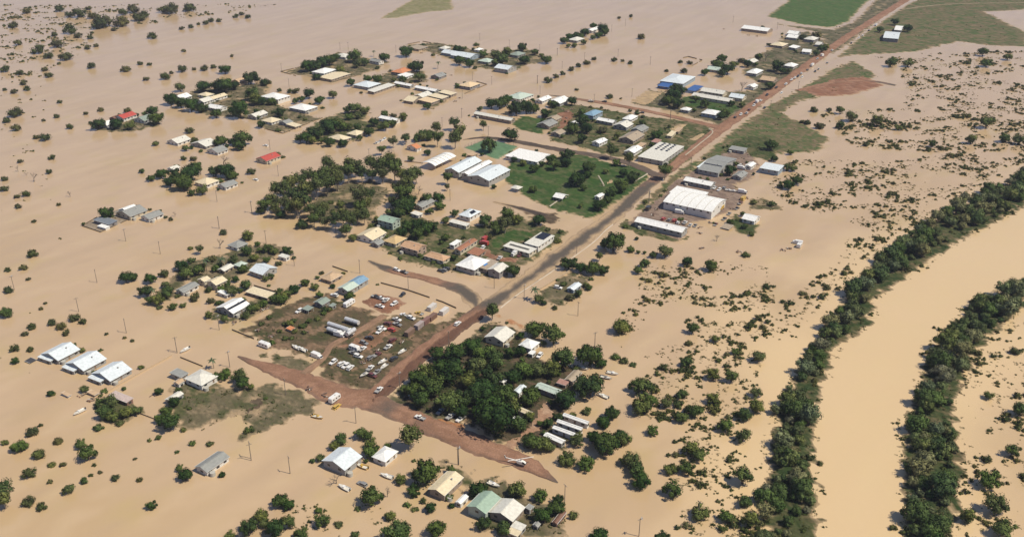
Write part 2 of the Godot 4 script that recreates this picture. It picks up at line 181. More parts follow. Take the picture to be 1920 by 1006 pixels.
	["house", "cream hipped house at the wet edge of the far block", [[302.5, -444.8, 0.930, 17.4, 15, 2.8, "hip", "cream", "brown", ""]], "cream hipped house"],
	["house", "grey white house behind dark trees in the far block", [[252.3, -363.5, 0.911, 12.6, 10.7, 2.6, "gable", "offwhite", "brown", ""]], "grey white house"],
	["house", "white hipped house in the middle of the far block", [[244.5, -315.6, 0.963, 18.9, 11.2, 3.2, "hip", "white", "grey", ""]], "white hipped house"],
	["house", "wide tan roofed house facing the main road queue", [[251.7, -286.8, -0.582, 14, 15.2, 2.8, "gable", "tan", "brown", ""]], "wide tan roofed house"],
	["house", "white house beside a bare grey tree", [[229, -260, 0.933, 10.7, 8.1, 2.8, "gable", "white", "white", ""]], "white house"],
	["house", "white hipped house beside two round dark trees", [[288.7, -344.8, 0.911, 13.8, 11.1, 2.8, "hip", "white", "grey", ""]], "white hipped house"],
	["house", "pale green roofed house framed by round dark trees", [[206.9, -329.2, -0.590, 12.8, 11.8, 2.6, "gable", "greenwhite", "grey", ""]], "pale green roofed house"],
	["hall", "large pale blue hipped school hall with dark blue awning", [[161.6, -282, 1.033, 33.8, 24.1, 4.2, "hip", "bluewhite", "bluewall", ""], [147.2, -264.6, -0.534, 11.5, 15, 2.6, "skillion", "navy", "navy", ""]], "large pale blue hipped school hall"],
	["shelter", "bright blue sail roof shelter beside the school hall", [[172.7, -251, -0.603, 9.7, 19.5, 2.8, "skillion", "navy", "navy", "o"]], "bright blue sail roof shelter"],
	["school_block", "long cream school block along the lawn", [[183.3, -216.7, -0.619, 38.8, 10.3, 3.2, "gable", "offwhite", "cream", "v"]], "long cream school block"],
	["school_block", "second cream school block behind the long one", [[188.4, -238.6, -0.582, 22.8, 12.3, 3.2, "gable", "offwhite", "cream", "v"]], "second cream school block"],
	["school_block", "pale blue school block at the end of the lawn", [[206.9, -221.1, -0.555, 13.3, 12.4, 3.2, "gable", "bluewhite", "cream", ""]], "pale blue school block"],
	["house", "small white house between big dark trees and the school lawn", [[152.9, -181, 0.992, 8, 8.4, 2.6, "hip", "white", "grey", ""]], "small white house"],
	["house", "white hipped house on the street corner by the school", [[172.5, -168.5, -0.579, 13.7, 14.2, 3.4, "hip", "white", "bluewall", ""]], "white hipped house"],
	["barn", "big white roofed dark walled shed across the main road", [[445.1, -487, -0.415, 16.8, 40.3, 4.4, "gable", "bluewhite", "dark", ""]], "big white roofed dark walled shed"],
	["house", "small white house behind the big dark walled shed", [[471.7, -534.7, -0.466, 8.6, 29.8, 3.2, "gable", "white", "grey", ""]], "small white house"],
]
const PLANTS := [
	["d", "in the thick grove by the red junction", [[-27.4, 238.4, 11.8], [-28.8, 257.1, 18], [-42.5, 259.8, 10.4, "beside the grey lean-to roof"], [-19.1, 232.8, 11], [-9.8, 263.7, 14, "beside the tiny white hut roof"], [-13.5, 273.9, 13.7], [-43.1, 271, 9.2, "beside the grey lean-to roof"], [-39.3, 278.1, 9.1, "beside the grey lean-to roof"], [-6.8, 297, 19.9, "beside the white awning roof"], [-4, 275.3, 13.7, "beside the small white roof"], [-10.9, 286.3, 13.3, "beside the white awning roof"], [-20.5, 276.9, 11.8], [0.7, 258.6, 8.5, "beside the tiny white hut roof"], [7.8, 276.4, 10.9, "beside the cream cabin"], [-0.9, 236.8, 6.9, "beside the white hipped house"], [4.2, 235.1, 6.9, "beside the white hipped house"], [36.2, 243.6, 14.6, "beside the tan roofed house"], [41.6, 244.9, 6.8], [34.4, 268.6, 15.7, "beside the low pinkish roofed shed"], [23, 278.5, 10.9, "beside the long white cabin"], [11.5, 216.1, 12.4, "beside the white hipped house"], [15.1, 293.4, 5.2, "beside the long white cabin"], [33.3, 303.3, 6.8, "beside the long white cabin next to the shorter wide cabin"], [38.2, 309.9, 11.8], [38.2, 292.9, 6.6, "beside the long white cabin"], [43.1, 286.3, 6.7], [44.5, 302, 6.9], [44.9, 318.3, 5.8], [-35.1, 238.1, 8.9], [-21.7, 285.7, 8]]],
	["o", "in the thick grove by the red junction", [[-37, 256.9, 12.3, "beside the grey lean-to roof"], [-12.8, 241.2, 12.7], [-16.7, 251.6, 11.5, "beside the tiny white hut roof"], [-7.6, 246.2, 10.7, "beside the tiny white hut roof"], [-18.8, 262.3, 11.2, "beside the tiny white hut roof"], [-27.3, 281.2, 13.5], [-35.3, 269.4, 12.9, "beside the grey lean-to roof"], [-0.9, 283.6, 10.7, "beside the cream cabin"], [5.7, 253.2, 11.5, "beside the tiny white hut roof"], [12.3, 253.4, 9.5, "beside the low pinkish roofed shed"], [23.4, 246, 12.6, "beside the tan roofed house"], [18.9, 253.4, 9.5, "beside the low pinkish roofed shed"], [20.1, 223.6, 12.2, "beside the white hipped house"], [8, 307.5, 9.3, "beside the shorter wide white cabin"], [13.1, 308.7, 9.3, "beside the shorter wide white cabin"], [29, 321.1, 8.2], [26.4, 305.9, 6.8, "beside the long white cabin next to the shorter wide cabin"], [2.9, 295.7, 8.7, "beside the white awning roof"], [7.2, 288.3, 5.3, "beside the cream cabin"], [-47.5, 267.4, 5.6, "beside the grey lean-to roof"]]],
	["e", "in the thick grove by the red junction", [[-10.2, 200.2, 7.7], [-41.1, 308.4, 10.7, "beside the small bright white hipped house"]]],
	["k", "in the thick grove by the red junction", [[22.2, 316.5, 8.1, "beside the shorter wide white cabin"]]],
	["s", "in the thick grove by the red junction", [[31.7, 283, 4.8, "beside the long white cabin"]]],
	["o", "around the pale green roofed house", [[-70, 304.5, 6.4, "beside the large pale blue gabled house"], [-72.1, 308.4, 5.2, "beside the large pale blue gabled house"], [-62.5, 300.7, 6.5], [-59.5, 301.8, 5.3, "beside the small bright white hipped house"], [-57.7, 307, 5.8, "beside the small bright white hipped house"], [-56.8, 313.3, 6.9, "beside the small bright white hipped house"], [-76.4, 315.8, 4.6, "beside the large pale blue gabled house"], [-79.5, 317, 2.8, "beside the large pale blue gabled house"], [-42.8, 330, 5.5], [-23.8, 324.2, 4.5, "beside the cream white gabled house"], [-52.3, 342.9, 10.1], [2.1, 337.5, 8.7, "beside the pale green gabled house"], [10.5, 340.5, 6.4, "beside the rusty brown lean shed"], [-33.2, 341.5, 2.9, "beside the cream white gabled house"], [-40.4, 361.3, 11.7], [-44.6, 350.7, 5.2], [-23.5, 339.7, 3.8, "beside the small white garden shed"], [-68.9, 353.9, 6.7], [21.5, 318.7, 6.8, "beside the shorter wide white cabin"], [9.1, 307.2, 7.6, "beside the shorter wide white cabin"], [15.8, 309.9, 4.6, "beside the shorter wide white cabin"], [-2.9, 358.7, 6.1, "beside the low cream flat shed"]]],
	["d", "around the pale green roofed house", [[-33.2, 329.3, 12.1, "beside the cream white gabled house"], [-37.2, 337.6, 5.9, "beside the cream white gabled house"], [-12.6, 337.6, 8.6, "beside the small white garden shed"], [16.4, 347.5, 7.9, "beside the rusty brown lean shed"], [11.2, 352.1, 7.8, "beside the tiny grey garden shed"], [-10, 355.6, 6.2, "beside the pale green gabled house"], [-30.2, 346.5, 4.8, "beside the small white garden shed"], [-26.8, 359, 8.2]]],
	["b", "around the pale green roofed house", [[-47.1, 338.1, 4.3], [-67.6, 330.3, 6.1, "beside the large pale blue gabled house"]]],
	["s", "around the pale green roofed house", [[-35.7, 345.6, 3.7, "beside the cream white gabled house"], [-39.3, 343.2, 3.7], [-62.8, 354.2, 4.1], [-56, 359.3, 4.1], [-71.6, 346.1, 3.2], [-57.1, 345.3, 3.2], [-39.2, 316.3, 2.3, "beside the small bright white hipped house"], [22.4, 349.9, 4.7, "beside the rusty brown lean shed"]]],
	["k", "near the three long white sheds", [[-241.5, 207.9, 5.4], [-242, 214.9, 4.6], [-233.1, 204.1, 5.4], [-227, 207.8, 6.2], [-223.7, 199.8, 7], [-217.9, 202.7, 4.7], [-221.5, 214.4, 4.9], [-232, 230.2, 3.7, "beside the dark flat shed roof just above water"], [-199.3, 298.4, 5.4], [-199, 292.3, 2.6], [-186.1, 304, 4.4]]],
	["o", "near the three long white sheds", [[-175.4, 307.6, 5.6], [-169.4, 315.1, 8.6], [-189.9, 313.6, 5.5], [-198.1, 308.3, 4.3], [-173.4, 281.7, 9.2, "beside the rust streaked white flat roof shed"], [-173.2, 287, 7.2, "beside the rust streaked white flat roof shed"], [-165.4, 285.9, 7.2, "beside the rust streaked white flat roof shed"], [-161.1, 283.9, 5.9, "beside the rust streaked white flat roof shed"], [-178.6, 278.2, 6, "beside the rust streaked white flat roof shed"], [-169.4, 288.7, 6.5, "beside the rust streaked white flat roof shed"], [-149, 289.4, 5.8]]],
	["s", "near the three long white sheds", [[-166, 291.2, 4.5], [-173.3, 294.8, 5.1], [-137.5, 295.8, 3.2], [-139.9, 280.1, 2.7, "beside the narrow pale shed"], [-145.9, 301.2, 3.5], [-149.4, 302.7, 2.5], [-130.8, 305.4, 3.8], [-123.5, 305.4, 3.8, "beside the grey gabled house"], [-135.5, 310.7, 2.5]]],
	["d", "near the three long white sheds", [[-147.9, 285.2, 6.6, "beside the narrow pale shed"], [-143.5, 294.6, 9], [-147, 278, 6, "beside the narrow pale shed"]]],
	["p", "near the three long white sheds", [[-139.1, 246, 4.1, "beside the cream white hipped house"]]],
	["o", "beside the soaked meadow", [[-131.5, 255.3, 7.1, "beside the cream white hipped house"], [-124, 257.5, 8.4], [-135, 256.2, 5.2, "beside the cream white hipped house"], [-117.2, 264.4, 3.8]]],
	["d", "beside the soaked meadow", [[-120.6, 263.6, 7.7]]],
	["s", "beside the soaked meadow", [[-109.8, 296.2, 4.7], [-110.6, 297.5, 3.5], [-108.6, 272, 2.5], [-104.9, 274.9, 1.9]]],
	["k", "in the flooded gardens across from the truck lot", [[-178.2, 89.1, 5.9], [-174.4, 127.9, 6.7], [-134.2, 133.7, 5.1, "beside the small white box shed by the shore poles"], [-194.8, 148.4, 6.9], [-168.9, 177.2, 7.3, "beside the long low grey roofed house"], [-164.3, 167.6, 5.2, "beside the tall cream gabled house"], [-159.2, 180.3, 5.4, "beside the small white flat roofed hut"], [-153.9, 181.7, 4.3, "beside the small white flat roofed hut"]]],
	["o", "in the flooded gardens across from the truck lot", [[-160.8, 98.1, 9.1, "beside the grey hipped house"], [-181.5, 151.8, 9.9, "beside the long low grey roofed house"], [-176.3, 147, 8.4, "beside the small tan roofed house"], [-176.2, 139.7, 6.2, "beside the small tan roofed house"], [-167.9, 142.4, 5.4, "beside the small tan roofed house"], [-160.1, 132.5, 7.1, "beside the small pale green roofed house"], [-155.5, 120.6, 7.2, "beside the grey hipped house"], [-149.5, 128.9, 7.1, "beside the small pale green roofed house"], [-148.7, 116.4, 4.8], [-144.1, 115.9, 7.3, "beside the small white box shed by the shore poles"], [-139.9, 118.9, 6.4, "beside the small white box shed by the shore poles"], [-141.6, 130.1, 5.5, "beside the small white box shed by the shore poles"], [-189.2, 162.8, 5.6, "beside the long low grey roofed house"], [-184.2, 174.6, 8, "beside the long low grey roofed house"], [-186.6, 182.2, 7.9], [-190.9, 181.8, 5.8], [-177.1, 187.8, 5.7], [-172.8, 185, 4.3], [-157, 167.9, 5.9, "beside the small white flat roofed hut"], [-150.3, 171.5, 8.1, "beside the small white flat roofed hut"], [-145, 164.5, 7.4, "beside the small white flat roofed hut"], [-155.6, 197.3, 4.9, "beside the white gabled house"], [-146.2, 201.8, 5.2, "beside the white gabled house"], [-135, 192.8, 6.4, "beside the white gabled house"], [-133.3, 188.4, 6.4, "beside the white gabled house"], [-130.7, 184.8, 5.7, "beside the wide cream flat roofed house"], [-136.4, 197.9, 5.6, "beside the white gabled house"], [-125.3, 180.9, 6.5, "beside the wide cream flat roofed house"], [-122.4, 178.5, 7.3, "beside the wide cream flat roofed house"], [-119.8, 174.2, 5.8, "beside the wide cream flat roofed house"], [-134.2, 151.9, 4.6, "beside the white blue roofed house"], [-136.6, 154.4, 4.5, "beside the white blue roofed house"]]],
	["b", "in the flooded gardens across from the truck lot", [[-174.2, 110.6, 6.5, "beside the grey hipped house"]]],
	["e", "in the flooded gardens across from the truck lot", [[-183.7, 118.6, 5.7]]],
	["d", "in the flooded gardens across from the truck lot", [[-187.2, 140.6, 8.5], [-151.9, 143.6, 6.9, "beside the small pale green roofed house"], [-133.2, 117.7, 6.4, "beside the small white box shed by the shore poles"], [-213.2, 155.7, 9.1], [-210.3, 153.7, 6.8], [-199.6, 156.9, 7.5], [-196.2, 172.7, 8.1], [-117.7, 169.1, 6.6], [-113.5, 159.6, 6, "beside the light tan hipped house"]]],
	["p", "in the flooded gardens across from the truck lot", [[-164.7, 139.2, 5.4, "beside the small tan roofed house"], [-173, 141.8, 5.3, "beside the small tan roofed house"], [-191.1, 175.2, 4.2]]],
	["s", "in the flooded gardens across from the truck lot", [[-143.2, 177.1, 3.6, "beside the wide cream flat roofed house"], [-184.7, 186.6, 4.3], [-185.3, 129.8, 6.3], [-191.6, 112.1, 4.1]]],
	["k", "along the back of the truck lot", [[-107.2, 145.2, 3.8, "beside the light tan hipped house"], [-113.7, 159.3, 5.6, "beside the light tan hipped house"]]],
	["o", "along the back of the truck lot", [[-107.2, 165, 5.9, "beside the light tan hipped house"], [-121.3, 181, 7.9], [-102.4, 173.4, 2.9, "beside the grey green gabled shed"]]],
	["d", "along the back of the truck lot", [[-117.5, 169, 6.3], [-86.5, 177.1, 6.5, "beside the long house"]]],
	["s", "along the back of the truck lot", [[-106.1, 207.5, 4.1, "beside the small orange roofed hut"], [-103.2, 202, 4.2, "beside the small orange roofed hut"], [-99.7, 199.2, 4.2, "beside the small grey green carport"], [-97.3, 193.5, 4.2, "beside the tiny grey shed"], [-114.7, 204.7, 4.1, "beside the small orange roofed hut"], [-111.3, 202, 4.2, "beside the small orange roofed hut"], [-108.3, 212.9, 4.1, "beside the small orange roofed hut"], [-111.5, 219.5, 4, "beside the small orange roofed hut"], [-103.5, 213.8, 3.4, "beside the small orange roofed hut"], [-115.7, 212.4, 3.4, "beside the small orange roofed hut"], [-117.1, 223.4, 4, "beside the small orange roofed hut"], [-126.8, 204.7, 4.1], [-124.4, 197.7, 4.2], [-95.2, 189.8, 4.3, "beside the tiny grey shed"], [-108.3, 219.1, 3.4, "beside the small orange roofed hut"], [-74.1, 158.9, 2.3]]],
	["d", "around the walled flooded yard", [[60.5, 113.9, 15.6], [55.6, 109.5, 7.1], [32, 138.4, 11.2], [39, 142.4, 8.2], [45.3, 145.1, 11.1], [50.9, 145.7, 8.1], [16.8, 182.6, 4.1], [0.8, 147.9, 9.6, "beside the cream gabled house"]]],
	["o", "around the walled flooded yard", [[70.1, 115.6, 5.4], [14.2, 180.3, 6.2], [35.6, 173.2, 4.9, "beside the pale blue shed"], [40.5, 161.9, 4.3, "beside the pale blue shed"], [71.1, 144.7, 6.7], [54.9, 210.1, 8.5]]],
	["e", "around the walled flooded yard", [[50.6, 128, 5.1], [-10, 199, 7]]],
	["s", "around the walled flooded yard", [[-2.6, 202.9, 2.3], [57.8, 191.9, 2.7], [63.8, 194.4, 3.4], [25.5, 153.8, 2.9, "beside the pale blue shed"], [43.9, 152.8, 3.6]]],
	["p", "around the walled flooded yard", [[12.3, 178, 5.6]]],
	["k", "around the walled flooded yard", [[22.4, 187.2, 3.8], [30.6, 176.8, 6.3, "beside the pale blue shed"]]],
	["o", "among the peach and cream roofed houses", [[-17, 76.8, 9.8], [2.9, 73.4, 8.4], [-9.4, 90, 8.1], [-36.9, 61.2, 6.2, "beside the white hipped house"], [-42.3, 71, 6.1, "beside the long low cream cabin"], [-47.6, 47.7, 8.7, "beside the grey gabled house"], [-79.4, 38.5, 8], [-57, 36, 9.6, "beside the grey gabled house"], [-86.1, 70.2, 5.3, "beside the tall pale green two storey house"], [-80.1, 58.4, 5.4], [-53.1, 56.4, 5.5, "beside the small pale hut"], [-96.5, 99.2, 6.6, "beside the cream gabled house"]]],
	["e", "among the peach and cream roofed houses", [[-3.1, 72.9, 10.8], [-4.4, 87.8, 10.6]]],
	["d", "among the peach and cream roofed houses", [[16.9, 74.5, 9.9], [-11.1, 79, 6.8], [-64.6, 85.6, 9.7, "beside the tall pale green two storey house"], [-59, 83.4, 11.2], [-57.8, 96.3, 10.3, "beside the yellow tan hipped house"], [-52.7, 89.3, 9.6], [-49.5, 84.2, 8.2], [-67.5, 92.3, 8.1, "beside the yellow tan hipped house"], [-40.5, 98.6, 6.2, "beside the white box shed"], [-33.9, 127.7, 4.9, "beside the long peach hipped house"], [-71.9, 50.5, 11.8, "beside the small pale hut"], [-69.8, 41.4, 11.2, "beside the grey gabled house"], [-49.3, 35.5, 9.6, "beside the grey gabled house"], [-74.8, 58.9, 6.2, "beside the small pale hut"], [-66.6, 49.7, 7.1, "beside the grey gabled house"]]],
	["s", "among the peach and cream roofed houses", [[27.5, 101.6, 6.5, "beside the long flat motel wing"], [-45.2, 131.4, 4.2, "beside the long peach hipped house"], [-38.8, 136.1, 4.1, "beside the long peach hipped house"], [-71.6, 117.9, 3.5, "beside the peach two storey house"], [-65.3, 126, 3.5, "beside the peach two storey house"], [22.4, 83.6, 4.5], [30.2, 87.3, 4.5]]],
	["k", "among the peach and cream roofed houses", [[-15, 96.8, 6.6]]],
	["e", "in the flooded gum grove", [[-131.9, -17.5, 11.2], [-131.8, -0.8, 12.8], [-124.1, -5, 11.9], [-132.8, 13.8, 13.4], [-142.5, 1.6, 10.9], [-145.7, 13.5, 11.6], [-150.1, 22.5, 12.4], [-152, 34.8, 12.2], [-157.9, 32.1, 10.5], [-157.8, 47.8, 11.1], [-160.3, 55.7, 10.1], [-147.8, 53.7, 11.8], [-142.3, 47, 13.6], [-137.2, 37.5, 13.8], [-131.3, 31.3, 13.1], [-125.5, 23.9, 13.2], [-119.8, 14.9, 12.5], [-114.8, 0.4, 11.8], [-112.1, -12.9, 13.9], [-105.9, -2.3, 11.9], [-117.8, -24.7, 10.4], [-100.4, -17.2, 13.1], [-92.8, -10.1, 13.9], [-88.8, -24.4, 12.2], [-82.8, -4.7, 13.8], [-90.6, 0.1, 10], [-98.4, -2.6, 10.1], [-77.7, -1.1, 11], [-71.3, 7.2, 12.6], [-67.3, 0.4, 11.8], [-71.2, 26.4, 13.2], [-71.1, 44.6, 13.7, "beside the grey gabled house"], [-77.7, 24.4, 8.8], [-134.6, 54.9, 12.6], [-137.1, 63.7, 10.8], [-129.7, 62.4, 10], [-122.5, 69.1, 9.9], [-120.6, 61.2, 9.2], [-124.1, 78.6, 8.9], [-116.9, 81.7, 8.1], [-110, 83.1, 10.5], [-106.3, 75.6, 9.8], [-100.4, 86.4, 11.3], [-101.8, 93.2, 8.7, "beside the cream gabled house"], [-97.4, 73.4, 9.8], [-97.7, 60.2, 10], [-101, 43.3, 12.9], [-94.7, 38, 9.5], [-94.2, 54.4, 9.3], [-93.1, 74.4, 9], [-142.6, 62.2, 8.3], [-151.9, 62.2, 8.3], [-99.4, -62.7, 7.9], [-92.8, -80.2, 9.1], [-83.9, -88.7, 8.2, "beside the orange roofed house"]]],
	["d", "in the flooded gum grove", [[-162.9, 55.5, 8], [-71.8, 54.1, 13.3, "beside the small pale hut"], [-68.2, 55.9, 10.6, "beside the small pale hut"], [-72.5, 64, 9.6, "beside the small pale hut"], [-67.9, 41, 10, "beside the grey gabled house"], [-131.5, 79.2, 9.4], [-148.5, 62.2, 7.9], [-67.1, -100.5, 10.9]]],
	["b", "in the flooded gum grove", [[-63.6, 20.5, 7.5], [-91.2, -53.3, 9.3]]],
	["o", "in the flooded gum grove", [[-112.9, 45.7, 7.2], [-75.8, -48.6, 6.1], [-72.1, -97.8, 9.8], [-76.1, -95.3, 6.5]]],
	["k", "in the flooded gum grove", [[-178.9, -60.5, 7.3, "beside the bright red roofed house"]]],
	["s", "in the flooded gum grove", [[-121.2, 37.9, 5.5], [-124.8, 42.7, 5.4], [-116.6, 54.3, 5.3]]],
	["d", "in the flooded back streets behind the gum grove", [[-208.2, -325.7, 15.9], [-200.8, -330.6, 16, "beside the bright white house"], [-195.9, -342.7, 14.9], [-190.4, -352.9, 15], [-188.1, -375.1, 11.5, "beside the small pale roofed house"], [-192.5, -292.9, 10.7], [-135.4, -370.8, 14, "beside the grey roofed house"], [-114.9, -393.7, 16.9], [-96.6, -325.7, 15.9, "beside the orange hipped house"], [-101.5, -326.7, 12.2, "beside the orange hipped house"], [-131, -279.6, 11.7, "beside the blue white hipped house"], [-154.9, -269, 9.8], [-186.7, -224.8, 12.2], [-191.4, -213.7, 8.7], [-173.6, -206.7, 10.8], [-200.4, -166.3, 11.4], [-224.7, -202.4, 9.7], [-216.3, -202.4, 9.7, "beside the tall white hipped house"], [-208.9, -132.9, 8], [-115.4, -136.9, 10], [-99.6, -134.9, 9], [-163.4, -94, 13.4], [-156.9, -103.7, 15.4], [-149.8, -116.8, 17.6], [-168.4, -95.8, 9.6], [-143.1, -84, 9.4], [-132.4, -82.5, 9.4], [-115.8, -111.2, 9.7, "beside the cream hipped house"]]],
	["o", "in the flooded back streets behind the gum grove", [[-167.2, -368.2, 17.8], [-159.7, -342.8, 11.2], [-153.9, -353, 11.3, "beside the grey roofed house"], [-173.7, -318.4, 12.1, "beside the bright white house"], [-90.7, -285.9, 12.9], [-106.3, -282.5, 9.4, "beside the long white cabin"], [-115.8, -286, 5.9], [-140.5, -282.9, 10.6], [-164.8, -225.3, 10], [-195.7, -206.6, 6.5], [-231.5, -212.8, 7.6], [-137, -176.9, 13.6], [-143, -175.7, 9.4], [-128.5, -174.2, 10.5], [-138.9, -156, 8.2], [-131.4, -159.4, 8.2], [-109.8, -162.9, 8.3, "beside the white gabled house"], [-92.7, -152.8, 9.2, "beside the white gabled house"], [-104.4, -126.4, 9.9], [-108.2, -125.9, 7.9], [-146.8, -132.6, 15], [-139.8, -125, 10.9], [-134.1, -125.9, 7.9], [-127.4, -125.9, 7.9, "beside the cream hipped house"], [-158.1, -90.5, 8.5], [-150.6, -90.1, 6.6], [-121.5, -98.8, 5.8, "beside the cream hipped house"]]],
	["p", "in the flooded back streets behind the gum grove", [[-149.7, -394.3, 5.2]]],
	["k", "in the flooded back streets behind the gum grove", [[-138.6, -338.1, 6.2], [-141.5, -242.8, 4.5], [-238.6, -271.6, 11.6], [-236.2, -278.4, 7], [-250.9, -292, 7.1], [-219.6, -249.6, 5.7], [-202.9, -243.5, 8.5], [-208.4, -243.8, 6.8], [-102.1, -165.4, 7.3, "beside the white gabled house"]]],
	["s", "in the flooded back streets behind the gum grove", [[-182.8, -161.6, 5.2], [-176.4, -154.6, 5.1], [-192.3, -123.5, 5.9]]],
	["d", "in the flooded gardens behind the tennis court", [[-60.5, -414.1, 11.9, "beside the pale blue gabled house"], [-55, -355, 13.8], [-44.3, -346.2, 11.2], [10.9, -419.9, 12], [12.8, -360.2, 13.9], [36.1, -362.8, 13.9], [-75, -188.8, 8.5], [-18.2, -192.6, 13.9], [-11, -191.1, 14.9], [-5.8, -200.2, 14], [3.5, -173.5, 16.7], [12.6, -176.4, 14.7], [18.8, -177.1, 11.5], [28.5, -162.8, 11.4, "beside the tan gabled house"], [-1.5, -97.7, 15.3]]],
	["o", "in the flooded gardens behind the tennis court", [[-53.9, -423.3, 8], [-31, -390.5, 11.7], [-17, -380.4, 14.1], [-10.5, -354.7, 16.3], [-5.8, -393.7, 13, "beside the dull green roofed house"], [-17.7, -350, 10], [24.7, -401.2, 10.5], [32.1, -394.3, 6.5], [-51.9, -261.9, 6.9, "beside the yellow cream hipped house"], [-28.3, -184, 6.3], [-70.8, -103.1, 10.6], [-75.1, -99.5, 8.6], [-66.6, -110, 7.8], [-17.6, -68.8, 13.9], [34.8, -195.7, 8.6, "beside the white gabled house"]]],
	["k", "in the flooded gardens behind the tennis court", [[-38, -339.6, 6.2]]],
	["p", "in the flooded gardens behind the tennis court", [[-76.4, -339.6, 5.7]]],
	["e", "in the flooded gardens behind the tennis court", [[-47.7, -126.6, 10.4], [-41.4, -96.4, 12.7], [-44.2, -78.7, 12.5], [-23.6, -125.6, 7.5], [-61.1, -112.5, 9.3], [-58, -82, 10.7], [-83.9, -94.5, 7.3]]],
	["s", "in the flooded gardens behind the tennis court", [[-101.5, -448.9, 6.8], [-85.8, -399, 6.5], [-40.6, -449.8, 8.2]]],
	["k", "along the row crossing open flood water", [[35.1, -283.1, 10], [43.8, -301.8, 7.8], [50.8, -314, 6.6], [60.5, -330.7, 8], [69.1, -346.7, 6.9], [78.1, -359.4, 9.5], [87.9, -379.4, 7.1], [108.6, -373, 7.7], [117.4, -371.7, 5.1], [124.4, -360.3, 6.6], [138.4, -611.5, 6.2], [155, -621.1, 6.3], [151.5, -486.8, 10.6], [61.1, -253.7, 5.1], [90, -225.4, 8.3], [99.9, -223, 3.3], [177.5, -364.4, 6.3], [187.1, -359.7, 7.6], [174.2, -322.4, 8.5], [69.8, -192.5, 4.3], [79.5, -191.3, 3.7], [103.7, -181.3, 4.2]]],
	["d", "along the row crossing open flood water", [[59.9, -460.9, 12.4], [67.2, -482.5, 11.2, "beside the white grey house"], [75.6, -486.4, 12.7, "beside the white grey house"], [86.3, -503, 12.8], [79.4, -482.5, 11.2, "beside the white grey house"], [99.9, -543.1, 10.3, "beside the white gabled house"], [108.4, -517.9, 15.9, "beside the white gabled house"], [109.9, -503, 12.8], [102.1, -492.3, 11.3], [154.3, -248.7, 12.5], [146.4, -212.1, 17.4], [139.7, -202.8, 13], [146.3, -191.4, 12.8, "beside the small white house"], [53.7, -202, 10.8, "beside the white gabled house"], [37.7, -193.7, 8.6, "beside the white gabled house"], [60.1, -143.2, 11.1, "beside the small white hipped roof"], [50.2, -124.8, 9.9, "beside the small white hipped roof"]]],
	["o", "along the row crossing open flood water", [[94.5, -483.7, 8.4], [70.1, -439.9, 8.1], [63.5, -439.4, 6.8], [81.6, -455.2, 8.2], [166.9, -292.2, 7.1, "beside the large pale blue hipped school hall"], [59.8, -167.5, 8.3, "beside the steel blue hipped house"], [109.4, -177.1, 4.2], [108.7, -139.4, 6]]],
	["d", "around the school and far block", [[211, -336.1, 15.4, "beside the pale green roofed house"], [222.1, -367.2, 13], [217.3, -317.1, 16.5, "beside the pale green roofed house"], [211.5, -348.8, 11.4], [193.6, -311.6, 9.6], [209.9, -306.8, 10.9], [243.8, -345.3, 9.9], [263.5, -379.4, 9.5], [269.3, -327.1, 13.9], [272.3, -317.6, 11], [244.9, -256.1, 11.7], [341, -413.7, 12], [291, -444.6, 6.2, "beside the cream hipped house"], [159.3, -240.7, 8.9], [183.1, -163.4, 10.6, "beside the white hipped house"], [178.3, -156.6, 8.2, "beside the white hipped house"], [196, -197.4, 7.3]]],
	["o", "around the school and far block", [[230.6, -347.8, 11.3], [253, -349.4, 7.1, "beside the grey white house"], [279.2, -318.6, 8.3], [329.9, -395.5, 8.9, "beside the white gabled house"], [349.8, -428.1, 9.1], [166.3, -210.4, 8.7], [171.6, -193.3, 9.7], [204.9, -194.8, 7.3], [159.7, -179.3, 4.8, "beside the small white house"]]],
	["k", "around the school and far block", [[242.7, -368.7, 10.8, "beside the grey white house"], [340.2, -483.5, 11.2, "beside the small white house next"], [358.4, -492.7, 14.5], [265.3, -181, 7.2], [279.1, -182.6, 6], [244.8, -147.3, 5.2], [248.5, -142.7, 5.7], [255.1, -130.9, 9.1], [157.3, -327, 5.6]]],
	["b", "around the school and far block", [[270, -373.8, 11.6], [217.5, -251.7, 11.6, "beside the white house"]]],
	["d", "on the park lawn and its street", [[44.9, 5.3, 14.6], [55.4, -22.5, 11.4], [54.1, -11.7, 6.6], [84.9, -2.3, 10.2], [79.8, -13.3, 7.5], [74.7, 17.3, 11.7], [67.9, 25, 9.8, "beside the small white park kiosk"], [57.1, 49.9, 11.2], [64.2, 37.2, 7.9, "beside the small white park kiosk"], [115.8, -101.6, 10.5, "beside the pinkish flat shed"], [58.2, -139.9, 11, "beside the small white hipped roof"], [60.8, -117.2, 11.8], [49.3, -116.9, 10.7, "beside the brown roofed house"], [54.9, -91.4, 9.3, "beside the white roofed house"]]],
	["o", "on the park lawn and its street", [[49.6, 14.2, 6.3], [67.7, -20.5, 5.7], [77.2, -37.6, 7.8], [109.4, -139.8, 6.6], [60.4, -173.9, 6.8, "beside the steel blue hipped house"], [84.5, -104.9, 6.3, "beside the wide tan roofed hall"], [45.3, 46.3, 4.3]]],
	["e", "on the park lawn and its street", [[74.4, -53, 8.5], [86.4, -35.7, 8.3], [108.6, -7.9, 11.5]]],
	["k", "on the park lawn and its street", [[73.4, -119.3, 10.7]]],
	["s", "on the park lawn and its street", [[109.1, -173, 5.7]]],
	["o", "beside the pale blue triple hall", [[8.1, -37.3, 6.8], [31.2, -28.4, 10.5]]],
